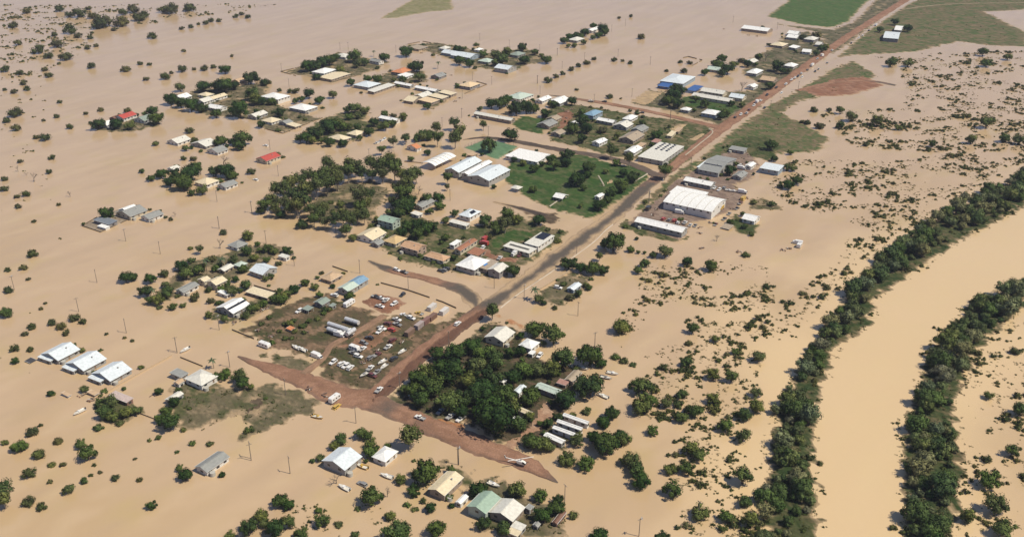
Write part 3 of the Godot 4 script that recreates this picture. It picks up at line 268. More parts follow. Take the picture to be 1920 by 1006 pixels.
	["d", "beside the pale blue triple hall", [[1.5, -46, 5.9, "beside the broad flat white pool building"], [16.2, -23, 8.6], [29, -42.6, 8.8], [41.8, -52.5, 12.8], [40, -35.8, 9.7], [14.5, 17.3, 7.2, "beside the small open shelter"], [-12.7, 9.4, 4.6], [-64.6, -62.6, 7], [22.1, -36, 5.8]]],
	["e", "beside the pale blue triple hall", [[-45, 1.9, 7.9], [-44.7, 13.8, 4.3]]],
	["d", "around the warehouse yard", [[156.4, -16.8, 9.4, "beside the small grey gabled shed"], [144.8, -18.4, 5.7, "beside the grey roofed house"], [200.7, -74.9, 11.2], [196.4, -48.1, 6.9], [199.9, 1.5, 9.2], [191.3, 10.4, 9.1], [82.4, 123.3, 5.4], [100.7, 134.3, 6.8], [112.6, 140.7, 8.2], [145.5, 80.9, 4.9, "beside the low tan platform roof"]]],
	["o", "around the warehouse yard", [[200.6, -28, 7.7, "beside the blue white barn"], [204.9, -26.7, 7.6], [213, -63.8, 6], [89.6, 122.6, 10.7], [75.6, 136.3, 6.7], [70.7, 115.7, 4.7], [74.5, 117.8, 3.1], [78.2, 118.3, 2.7]]],
	["b", "around the warehouse yard", [[124.3, 99.8, 5.6]]],
	["s", "around the warehouse yard", [[70.9, 79.3, 4.9], [138.7, 71.8, 5.8, "beside the low tan platform roof"], [171.9, 42, 7], [160.8, 38.9, 6.1], [137.1, 121.6, 6.1], [147.1, 91.3, 4.8], [89, 37.3, 4.4], [101, 24.8, 3.6], [105, 15.1, 3.6]]],
	["k", "around the warehouse yard", [[186.8, 7.3, 5.5]]],
	["o", "in the flooded scrub between town and river", [[54.1, 212.5, 10.4], [58.9, 267.4, 10.4], [55.6, 265.9, 8.3], [55.6, 282.3, 11], [60.2, 276.7, 8.1], [66.9, 278.4, 6.1], [75, 270.7, 6.2], [88.1, 275.1, 7.1], [72, 289.3, 6.9], [78.4, 285.3, 8], [45.9, 304.6, 7.6], [58.3, 298.3, 5.8], [47.3, 320.1, 8.3], [48.5, 325.2, 7.3], [72, 311.4, 8.4], [75, 315.2, 7.4], [68.1, 323.8, 7.3], [61.9, 323.9, 6.4], [89, 295.2, 7.8], [94.8, 303.1, 7.7], [99.1, 287.9, 6.9], [105.3, 281.9, 8], [88.7, 330.5, 9], [60.7, 337.2, 8.8], [68.7, 349.9, 8.5], [78.3, 351.4, 6.8], [116.3, 239.9, 7.7], [81.5, 244.1, 6.5], [91.9, 255.7, 7.4], [99.7, 257.6, 7.4], [90.1, 213, 7], [99.7, 221, 5.7], [106.6, 233.1, 4.5], [108.2, 269.8, 6.2], [86.7, 343.3, 6.1], [85.9, 354.3, 7.6]]],
	["d", "in the flooded scrub between town and river", [[42.5, 286.5, 6.5], [38.5, 293.1, 6.4, "beside the long white cabin"], [37.4, 311.4, 11.3], [49.4, 332.4, 8], [52.9, 362, 5.8], [31.3, 361.8, 7.4]]],
	["k", "in the flooded scrub between town and river", [[85.9, 224.2, 4.5], [70.5, 246.9, 5.4], [78.5, 249.1, 4.3], [126, 198.9, 4.8]]],
	["s", "in the flooded scrub between town and river", [[49.4, 237.4, 5.5], [52.8, 240.5, 5.5], [56.6, 243.8, 4.4]]],
	["k", "beyond the farther river bank", [[223.1, 233.2, 5], [240.9, 232.4, 6.4], [189.3, 316.3, 4.8]]],
	["o", "beyond the farther river bank", [[210.4, 271.4, 5.3], [182, 332.2, 9.1], [177.9, 347.1, 9.9], [217.7, 284.1, 7.7], [165.5, 352.2, 6.5], [174.7, 359.5, 9.6], [200.9, 312.5, 7.2]]],
	["o", "near the lone grey house in the water", [[-207.5, 305, 3.6], [-199.8, 309.2, 7.2], [-168.2, 335.8, 5.4], [-164.8, 329.9, 3.4], [-91.2, 351.6, 6.5], [-80.4, 354.9, 5.8], [-74.9, 360.7, 6.3], [-100.6, 360.9, 5], [-71.4, 346.8, 3.3], [-89.2, 354.6, 5.1]]],
	["k", "near the lone grey house in the water", [[-199.6, 298.4, 5.9], [-186, 304, 4.4], [-189.8, 313.6, 5.7], [-187.8, 326, 6.2], [-177.7, 319.3, 3.2], [-164.2, 325.6, 2.4], [-161.2, 323.8, 2.4], [-153.8, 327.7, 4.1], [-144, 328.7, 3.1], [-180.2, 342.3, 6], [-174.5, 345, 4.6], [-178.1, 329.8, 2.7], [-165.4, 319.2, 2.1], [-150.9, 315.1, 2.1]]],
	["e", "near the lone grey house in the water", [[-190, 340.7, 8.8], [-188, 344.9, 6.9]]],
	["d", "near the lone grey house in the water", [[-133.6, 344.9, 4.6], [-126.3, 327.7, 6.9, "beside the grey gabled house"], [-86.1, 343.3, 7.3], [-82.6, 345, 5.3], [-94, 357.7, 7.6], [-84.4, 359.5, 7.6]]],
	["s", "near the lone grey house in the water", [[-182.1, 319.2, 4.2]]],
	["k", "in open water near the power poles", [[-360.7, -7.3, 6.2], [-350.3, 13.8, 6.8], [-335.2, 27.2, 5.2], [-330.7, 23.9, 6.7], [-325.6, 45.7, 5.5], [-335.4, -21.5, 5.5], [-301, 41.2, 3.6], [-304.1, 69.7, 3.9], [-281.3, 121.3, 7.7], [-278.1, 139.2, 5.6], [-286, 141.5, 4.3], [-269.2, 153, 3.4], [-272.5, 168.2, 5.9], [-246.3, 187.8, 2.9], [-246.7, 181.6, 2.5], [-239.4, 230.1, 5.3, "beside the dark flat shed roof just above water"], [-232.1, 230.3, 4.2, "beside the dark flat shed roof just above water"], [-347.3, -53.6, 6.6], [-367.6, -45.8, 5.7], [-201.6, 214.5, 2.4], [-191.1, 218, 2.4], [-186.3, 221.1, 2.6]]],
	["b", "in open water near the power poles", [[-359.6, -25.3, 4.8], [-338.1, -4.2, 7], [-350, -17.3, 3.9], [-300.2, 24.9, 5.2]]],
	["o", "in open water near the power poles", [[-260.1, 195.9, 7.9]]],
	["k", "in the far flooded plain beyond the red roofs", [[-644.9, -647.6, 12.3], [-616, -552.7, 13.8], [-543.4, -501.6, 8.8], [-563.1, -453.2, 10.6], [-530.7, -517.1, 17.9], [-511.8, -492.6, 10.9], [-494.4, -486.3, 8.7], [-471.2, -444.4, 7.4], [-476.6, -378.7, 16.9], [-498.5, -386.7, 12], [-475.1, -431.5, 9.4], [-520, -410.5, 16.3], [-513.2, -442.4, 16.8], [-434.3, -340.9, 9.6], [-393.5, -328.8, 12.3], [-390, -357.4, 7.8], [-378.9, -354.2, 6.2], [-360, -291, 7.7], [-342.9, -295.5, 11.9], [-344.2, -318.4, 5.6], [-335.8, -326.4, 11.3], [-326, -333.4, 5.3], [-314.4, -331.6, 9.5], [-308.8, -342.3, 7.7], [-363.2, -417.9, 6.6], [-422.3, -488.7, 13.1], [-405.1, -541, 8], [-396.1, -549.9, 8], [-393.3, -570.1, 5.8], [-384.6, -572.7, 9.3], [-382.2, -587.6, 9], [-373.1, -590.3, 9.4], [-358.7, -618.2, 9.6], [-355.8, -635.8, 9.8], [-342.2, -613, 9.1], [-361.6, -183, 6.9], [-392, -162.9, 6.4], [-409.2, -208.6, 5.4], [-370.6, -172.3, 5.2], [-366.9, -130.5, 6.9], [-398.6, -152.6, 4.7], [-373.4, -100.1, 10.4], [-382.2, -103.6, 6.7], [-428.6, -167.3, 14.4], [-428, -148.6, 7.9], [-408.9, -126.1, 9.2], [-459.5, -253.4, 7.4], [-467.2, -242.9, 7.8], [-480.7, -253.1, 5.3], [-478.1, -330.8, 8.5], [-461.6, -304, 10.2], [-495.2, -314.2, 9.3], [-473, -274.9, 9], [-515.6, -326.4, 11.3], [-506.7, -560.8, 27.7], [-507.4, -545.5, 20.5], [-484.9, -562.4, 20.8], [-477.3, -597.5, 21.4], [-563.6, -621.9, 21.8], [-572.4, -672.3, 10], [-512.6, -636.3, 14.7], [-504.2, -652.2, 19.8], [-577.8, -622.2, 12.1], [-542.8, -611.3, 14.4], [-452.1, -647.3, 22.2], [-433.8, -665.4, 20], [-466.9, -655.6, 14.9], [-479.6, -623.7, 14.5], [-485, -533.5, 9], [-607, -662.2, 14.9], [-336.9, -178.5, 8.1], [-263.8, -118.7, 9.1], [-251.2, -92, 7.4, "beside the grey white house"], [-303.5, -393.8, 5]]],
	["d", "in the far flooded plain beyond the red roofs", [[-289.6, -318.7, 14.1], [-341.9, -129.5, 13.8, "beside the small white house"], [-327.5, -129, 12.3, "beside the small white house"], [-298.6, -142.8, 15.6], [-311.1, -167.9, 11.2], [-306.4, -203.3, 15], [-294.4, -193.9, 13.2], [-282.2, -183, 14.7], [-271.7, -179.6, 13, "beside the white gabled house"], [-290.1, -246.8, 15.7], [-277.4, -250.1, 15.8], [-269.2, -244.9, 19.2], [-263.5, -255.3, 12.3], [-254.2, -162.5, 11.2], [-234, -162.5, 19.2, "beside the cream roofed house"], [-253.6, -277, 16.2, "beside the small tan house"], [-238, -270.1, 7.2], [-229, -86.5, 13.1, "beside the grey white house"], [-211.1, -74.9, 11.5], [-220, -87.4, 8.8]]],
	["o", "in the far flooded plain beyond the red roofs", [[-315.8, -127.8, 10.7], [-316.6, -165.8, 6.4, "beside the grey green gabled house"], [-312.9, -249.2, 11.4], [-236.9, -217.3, 15.3], [-229.8, -201.8, 13.3], [-252.4, -73.1, 7.2], [-212.1, -86.8, 17.5], [-280.6, -86.1, 5.8]]],
	["b", "in the far flooded plain beyond the red roofs", [[-245.8, -281.1, 7.2]]],
	["d", "near the fenced flooded compound", [[-237.3, -4, 13.6], [-228.3, -6.1, 14.9], [-227.3, 12.2, 15.7], [-228, -21, 11.4], [-238.9, 5.5, 9.8], [-255.9, -5.8, 7.4], [-250.7, -11.7, 10, "beside the small pale roof"], [-213.5, -17.4, 11.3], [-204.2, -14.6, 13.8], [-198.8, -8.2, 9.9, "beside the low grey house"], [-259.1, 65.9, 10.6, "beside the blue grey flat roofed shed"]]],
	["o", "near the fenced flooded compound", [[-218.1, 23.2, 5.9], [-211.8, 20.8, 9.5], [-205.8, -3.1, 4.9, "beside the cream white house"], [-280.3, -87.6, 5.5], [-268.5, -22.5, 5.1]]],
	["b", "near the fenced flooded compound", [[-213.1, -38, 10.3], [-217.6, 60.1, 3.9, "beside the grey house"]]],
	["k", "near the fenced flooded compound", [[-188.6, -20.4, 7.6], [-239.4, -49.9, 6.6], [-247.5, -51.4, 5.3], [-218.1, 66.9, 3.9, "beside the grey house"], [-222.8, 62.7, 3.4, "beside the grey house"], [-237.7, 49.6, 3.4, "beside the long grey and white building"]]],
	["d", "near the far main road bend", [[479.1, -567.4, 11.9], [478.6, -525.7, 13.4, "beside the small white house"], [444.5, -523.9, 9.6]]],
	["k", "near the far main road bend", [[265, -181.3, 7.6], [255.7, -131.7, 8.5], [248.9, -143.8, 6], [245.5, -147.7, 4.7], [278, -85, 6.2]]],
	["o", "near the far main road bend", [[393.4, -348.2, 13.2], [411, -348.2, 13.2], [402.5, -364.3, 10], [288, -152.4, 12.1], [272.2, -131.5, 7.9], [305.5, -139, 11.9], [285.8, -174.5, 8.3], [511.7, -397.7, 13.8], [529.4, -378.9, 11.8], [492.4, -348.2, 13.2], [399.7, -89.4, 11.3], [391.4, -95, 10.1], [362.8, -91, 10], [394, -132.8, 13.2], [329, -82.7, 7.4], [319.1, -127.2, 7.8]]],
]
const VEHICLES := [
	["ute", "white", "parked on the truck lot", [[-70, 176.7, -0.51], [-66.9, 179.1, 1.09], [-69.2, 185.9, -0.43], [-55.7, 194.6, 2.60], [-58.8, 200.2, -0.53], [-65.3, 209.3, -0.59], [-83.2, 214.9, 2.72], [-72.2, 229.7, 1.00], [-66, 247.3, 1.14], [-60, 227.9, 1.04]]],
	["ute", "black", "parked on the truck lot", [[-72.9, 175.1, -0.47]]],
	["wagon", "white", "parked on the truck lot", [[-62.1, 182.9, 4.06], [-66.1, 212.6, 4.24], [-84.1, 241.7, 4.20], [-79.8, 243.3, 0.91], [-77.6, 245.2, 4.11], [-75.3, 246.8, 1.15], [-95.4, 172.8, 2.68], [-110.5, 190.9, 4.13], [-51.6, 198.5, -0.61], [-73.1, 236.5, -0.47]]],
	["wagon", "black", "parked on the truck lot", [[-59, 171.7, 4.27], [-70.3, 219.1, 2.68], [-55.9, 238.7, 0.96]]],
	["wagon", "maroon", "parked on the truck lot", [[-62.9, 204.7, 2.49], [-64, 253.8, -0.53], [-58.5, 221.5, 0.94]]],
	["van", "white", "parked on the truck lot", [[-92.7, 236.2, -0.59], [-85.3, 216.5, -0.48]]],
	["ute", "grey", "parked on the truck lot", [[-62.4, 250.8, 1.08], [-75.8, 233.5, 2.65], [-58, 205.4, -0.61]]],
	["boat", "white", "parked on the truck lot", [[-59.8, 246.1, 4.27], [-52.9, 232.5, 4.14], [-61.1, 241.7, 4.09]]],
	["wagon", "grey", "parked on the truck lot", [[-67, 237.8, 0.99], [-72.1, 224, -0.65]]],
	["ute", "maroon", "parked on the truck lot", [[-64.4, 235.1, 0.91]]],
	["ute", "yellow", "parked on the truck lot", [[-48.1, 192.7, 2.57]]],
	["wagon", "red", "parked on the truck lot", [[-60.3, 210.9, 2.49]]],
	["boat", "grey", "parked on the truck lot", [[-67.9, 253, 4.14]]],
	["wagon", "white", "standing on the flooded cross street", [[-65.3, 142.1, -0.65]]],
	["ute", "black", "standing on the flooded cross street", [[-60.7, 145.2, 2.51]]],
	["wagon", "white", "driving on the main road beside the truck lot", [[-27.5, 205, 1.06]]],
	["wagon", "black", "parked in water beside the white hall", [[-40.2, 142.5, -0.58], [-37.3, 140, 2.56]]],
	["wagon", "grey", "parked in water beside the white hall", [[-38.8, 141.3, 2.61]]],
	["boat", "white", "lined up behind the truck lot", [[-104.5, 228.1, 2.50], [-102.7, 229.1, -0.49], [-101, 230.1, 2.52]]],
	["ute", "white", "on the red road junction", [[-59.5, 266.2, 1.15], [-39.2, 287.7, 2.58]]],
	["wagon", "yellow", "on the red road junction", [[-76.3, 278.2, 1.06]]],
	["ute", "grey", "parked at the edge of the grove", [[-30.7, 282.7, 4.16]]],
	["ute", "white", "parked at the edge of the grove", [[-26.3, 286.5, 0.93], [-21.9, 287.9, 4.06]]],
	["wagon", "white", "beside the white house behind the grove", [[13.2, 235.5, 4.26]]],
	["boat", "white", "afloat near the tan roofed house", [[46.5, 251.3, -0.48], [40.3, 270.1, 2.51], [33.1, 246.8, -0.62]]],
	["boat", "grey", "afloat near the tan roofed house", [[43, 255, -0.51]]],
	["van", "white", "in the red yard beside the motel", [[1.6, 120.4, 4.13]]],
	["ute", "white", "in the red yard beside the motel", [[-7.2, 126.1, 1.15]]],
	["wagon", "white", "in the red yard beside the motel", [[-17.5, 111.3, 4.29]]],
	["van", "red", "in the red yard beside the motel", [[-16.1, 98.6, 1.03], [-16.9, 105.3, 2.60]]],
	["ute", "maroon", "in the red yard beside the motel", [[4.7, 121.7, 4.15]]],
	["van", "white", "in the warehouse yard", [[102.2, 45.4, 1.00], [108.9, 55.9, -0.43], [158.1, 19, -0.50], [168.1, -30.2, -0.49]]],
	["ute", "white", "in the warehouse yard", [[140.6, 10.1, 4.17], [109.4, 72.7, 1.00], [112.4, 75.4, 1.12]]],
	["wagon", "white", "in the warehouse yard", [[143, 13.8, 4.08], [105.5, 72.1, 1.09]]],
	["wagon", "grey", "in the warehouse yard", [[147.1, 10.1, 1.10], [100.5, 67.9, 1.07]]],
	["boat", "white", "in the warehouse yard", [[149.6, 15.1, -0.57], [152.5, 16.5, -0.47], [167.9, -40, 2.71]]],
	["van", "yellow", "in the warehouse yard", [[155.9, 30.5, 1.00], [137.2, 48.8, 4.12]]],
	["ute", "grey", "in the warehouse yard", [[141, 56.5, 1.10], [115.4, 76.2, 1.15]]],
	["ute", "black", "in the warehouse yard", [[136, 65.1, 0.98], [148, 47.2, 0.92]]],
	["ute", "maroon", "in the warehouse yard", [[128.7, 74.2, 1.07], [152, 38.6, 0.97]]],
	["wagon", "red", "in the warehouse yard", [[96.9, 66.2, 1.02], [103.4, 68.9, 1.00]]],
	["van", "black", "in the warehouse yard", [[89.6, 49, 1.04]]],
	["wagon", "black", "in the warehouse yard", [[124.4, 61.5, -0.62]]],
	["van", "white", "wrecked on debris out in the flood", [[172.3, 103.4, 2.66]]],
	["wagon", "black", "parked nose to tail along the main road", [[191.6, -160.6, 1.10], [236.9, -233.7, 4.21], [252.2, -260, 4.17], [285.5, -305.1, 4.17], [302.8, -332.7, 0.97]]],
	["wagon", "white", "parked nose to tail along the main road", [[198.3, -169, 4.21], [216.3, -197.9, 4.06], [226.3, -214.1, 0.97], [264.9, -273.4, 4.07], [274.9, -290.3, 4.13], [280.2, -297.7, 4.10], [291.9, -316, 1.06], [326.7, -380, 4.12]]],
	["ute", "white", "parked nose to tail along the main road", [[204.1, -173.1, 1.06]]],
	["wagon", "maroon", "parked nose to tail along the main road", [[208.9, -183.8, 1.07]]],
	["van", "white", "parked nose to tail along the main road", [[221.8, -208.8, 1.02], [312.2, -349.4, 4.05], [336.3, -395, 0.94]]],
	["wagon", "black", "driving along the far main road", [[224.4, -192.3, 4.14], [308.8, -326.5, 4.25]]],
	["wagon", "white", "driving along the far main road", [[252.9, -243.1, 4.20], [289.1, -303.5, 4.19]]],
	["ute", "white", "driving along the far main road", [[315.4, -336.7, 1.05]]],
	["wagon", "grey", "driving along the far main road", [[332.6, -364.2, 1.11]]],
	["van", "white", "stopped on the farthest stretch of main road", [[453.8, -563.5, 4.14]]],
	["wagon", "black", "stopped on the farthest stretch of main road", [[434.4, -532.2, 1.06], [389.7, -461.4, 4.27], [327.1, -380.6, 1.06]]],
	["wagon", "white", "stopped on the farthest stretch of main road", [[417.4, -504.1, 1.14], [408.1, -490.1, 4.20], [355.3, -421.5, 0.94], [337.2, -395.2, 4.20]]],
	["ute", "white", "on the dirt street by the school", [[71.8, -212.5, 2.57]]],
	["wagon", "black", "on the dirt street by the school", [[83.8, -210.5, 2.54], [113.4, -177, 2.72]]],
	["wagon", "white", "inside the walled flooded yard", [[25.1, 163.9, -0.43]]],
	["boat", "white", "floating near a power pole", [[-157.5, 230.1, 4.20]]],
	["boat", "yellow", "moored beside houses in the flood", [[-59.3, 320.2, 2.72]]],
	["boat", "white", "moored beside houses in the flood", [[-64.2, 333.3, 2.58], [-48.8, 326.3, 2.72], [-6.9, 332, -0.63]]],
	["wagon", "grey", "moored beside houses in the flood", [[-57.6, 331, 2.55]]],
	["boat", "white", "drifting alone in the flood", [[-186.5, 282.5, 4.16]]],
	["boat", "yellow", "drifting alone in the flood", [[-83, 286.3, -0.47]]],
	["ute", "white", "on the flooded street past the gum grove", [[-107.2, -91.6, 0.92], [-104.7, -96.7, 0.98]]],
	["wagon", "white", "on the flooded street past the gum grove", [[-102.4, -101.9, 4.24], [-182.3, -7.3, 2.55], [-193.7, -84.9, 2.72]]],
]
const POLES := [[-234.6, 99.8, "near the small white container shed"], [-229.5, 156.3, "alone in open water near the power poles"], [-225.4, 190.3, "alone in open water near the power poles"], [-192.3, 212.7, "near the middle one"], [-271.3, 164.6, "alone in open water near the power poles"], [-207.4, 118.2, "near the grey hipped house"], [-148.6, 102.9, "near the grey hipped house"], [-183.3, 80.4, "near the grey hipped house"], [-146.8, 209.6, "near the white gabled house"], [-124.9, 134.6, "near the small white box shed by the shore poles"], [-161.2, 231, "near the third"], [-160.7, 232.1, "near the third"], [-131.9, 245, "near the cream white hipped house"], [-100.5, 269, "near the cream white hipped house"], [-66.1, 290.2, "near the large pale blue gabled house"], [-104.5, 314.5, "near the grey gabled house"], [-50.4, 263.8, "near the grey lean-to roof"], [-85.8, 144.5, "near the light tan hipped house"], [-56.5, 164.1, "near the long house"], [-9.7, 163.4, "near the cream gabled house"], [6.5, 175.6, "near the pale blue shed"], [34, 194.8, "near the pale blue shed"], [40.1, 226.5, "near the white hipped house"], [38.2, 117.9, "near the long flat motel wing"], [-21.1, 318.7, "near the cream white gabled house"], [19.7, 341.7, "near the rusty brown lean shed"], [-104.1, 315.8, "near the grey gabled house"], [-86.8, 324.1, "near the large pale blue gabled house"], [45.3, 359.7, "near the rusty brown lean shed"], [67.9, 350.7, "alone in the flooded scrub between town and river"], [40.2, 226.3, "near the white hipped house"], [-197.7, 34.6, "near the low grey house"], [-169.5, 54.4, "alone near the fenced flooded compound"], [-183.6, 79.8, "near the grey hipped house"], [-187.8, -75.4, "near the bright red roofed house"], [-168, -16.1, "near the bright red roofed house"], [-107.8, -53.3, "near the orange roofed house"], [-169.6, 53.6, "alone in the flooded gum grove"], [-58.3, -136.3, "alone beside the pale blue triple hall"], [-43.2, -164.2, "near the long white roofed school house"], [-19.2, -111.7, "alone beside the pale blue triple hall"], [-41.6, 32.3, "near the grey gabled house"], [26.2, -239.3, "near the pale green roofed house"], [-192.1, -429.3, "near the small pale roofed house"], [-183, -429.3, "near the small pale roofed house"], [-213.6, -264.2, "alone in the flooded back streets behind the gum grove"], [-234.7, -326.7, "alone in the flooded back streets behind the gum grove"], [-128, -414.7, "near the long pale tan ruin roof"], [-37.5, -478.7, "alone in the flooded gardens behind the tennis court"], [-3.1, -441.3, "near the tiny white house"], [-39, -293.3, "near the yellow cream hipped house"], [-19.6, -275.2, "near the yellow cream hipped house"], [24.5, -279.6, "alone in the flooded gardens behind the tennis court"], [30.7, -417.6, "near the dull green roofed house"], [49.4, -400.4, "near the dull green roofed house"], [-45.7, -224.4, "near the cream house"], [-43.2, -162.5, "near the long white roofed school house"], [49.2, -399.2, "near the dull green roofed house"], [120.8, -527.6, "near the white gabled house"], [141.4, -563.4, "alone along the row crossing open flood water"], [114.9, -393.6, "alone along the row crossing open flood water"], [145.1, -358.6, "alone along the row crossing open flood water"], [77.7, -379.9, "alone along the row crossing open flood water"], [51.6, -338.1, "alone along the row crossing open flood water"], [110.9, -229.6, "alone along the row crossing open flood water"], [24.8, -278.7, "alone along the row crossing open flood water"], [74.4, -209.7, "near the white gabled house"], [135.5, -158.2, "near the small white house"], [280.1, -584.7, "alone around the school and far block"], [325, -541.1, "near the long white roofed shed"], [144.7, -355.8, "alone around the school and far block"], [134.9, -153.9, "near the small sandy tan cabin"], [271.5, -254.1, "near the wide tan roofed house"], [228.2, -186.4, "near the pale blue school block"], [91.7, 35.8, "near the huge white warehouse"], [131.5, -32.9, "near the grey roofed house"], [91.1, 37.9, "near the huge white warehouse"], [-21.4, 318.6, "near the cream white gabled house"], [-50.4, 263.7, "near the grey lean-to roof"], [-30.7, 226.1, "near the pale grey gabled house"]]
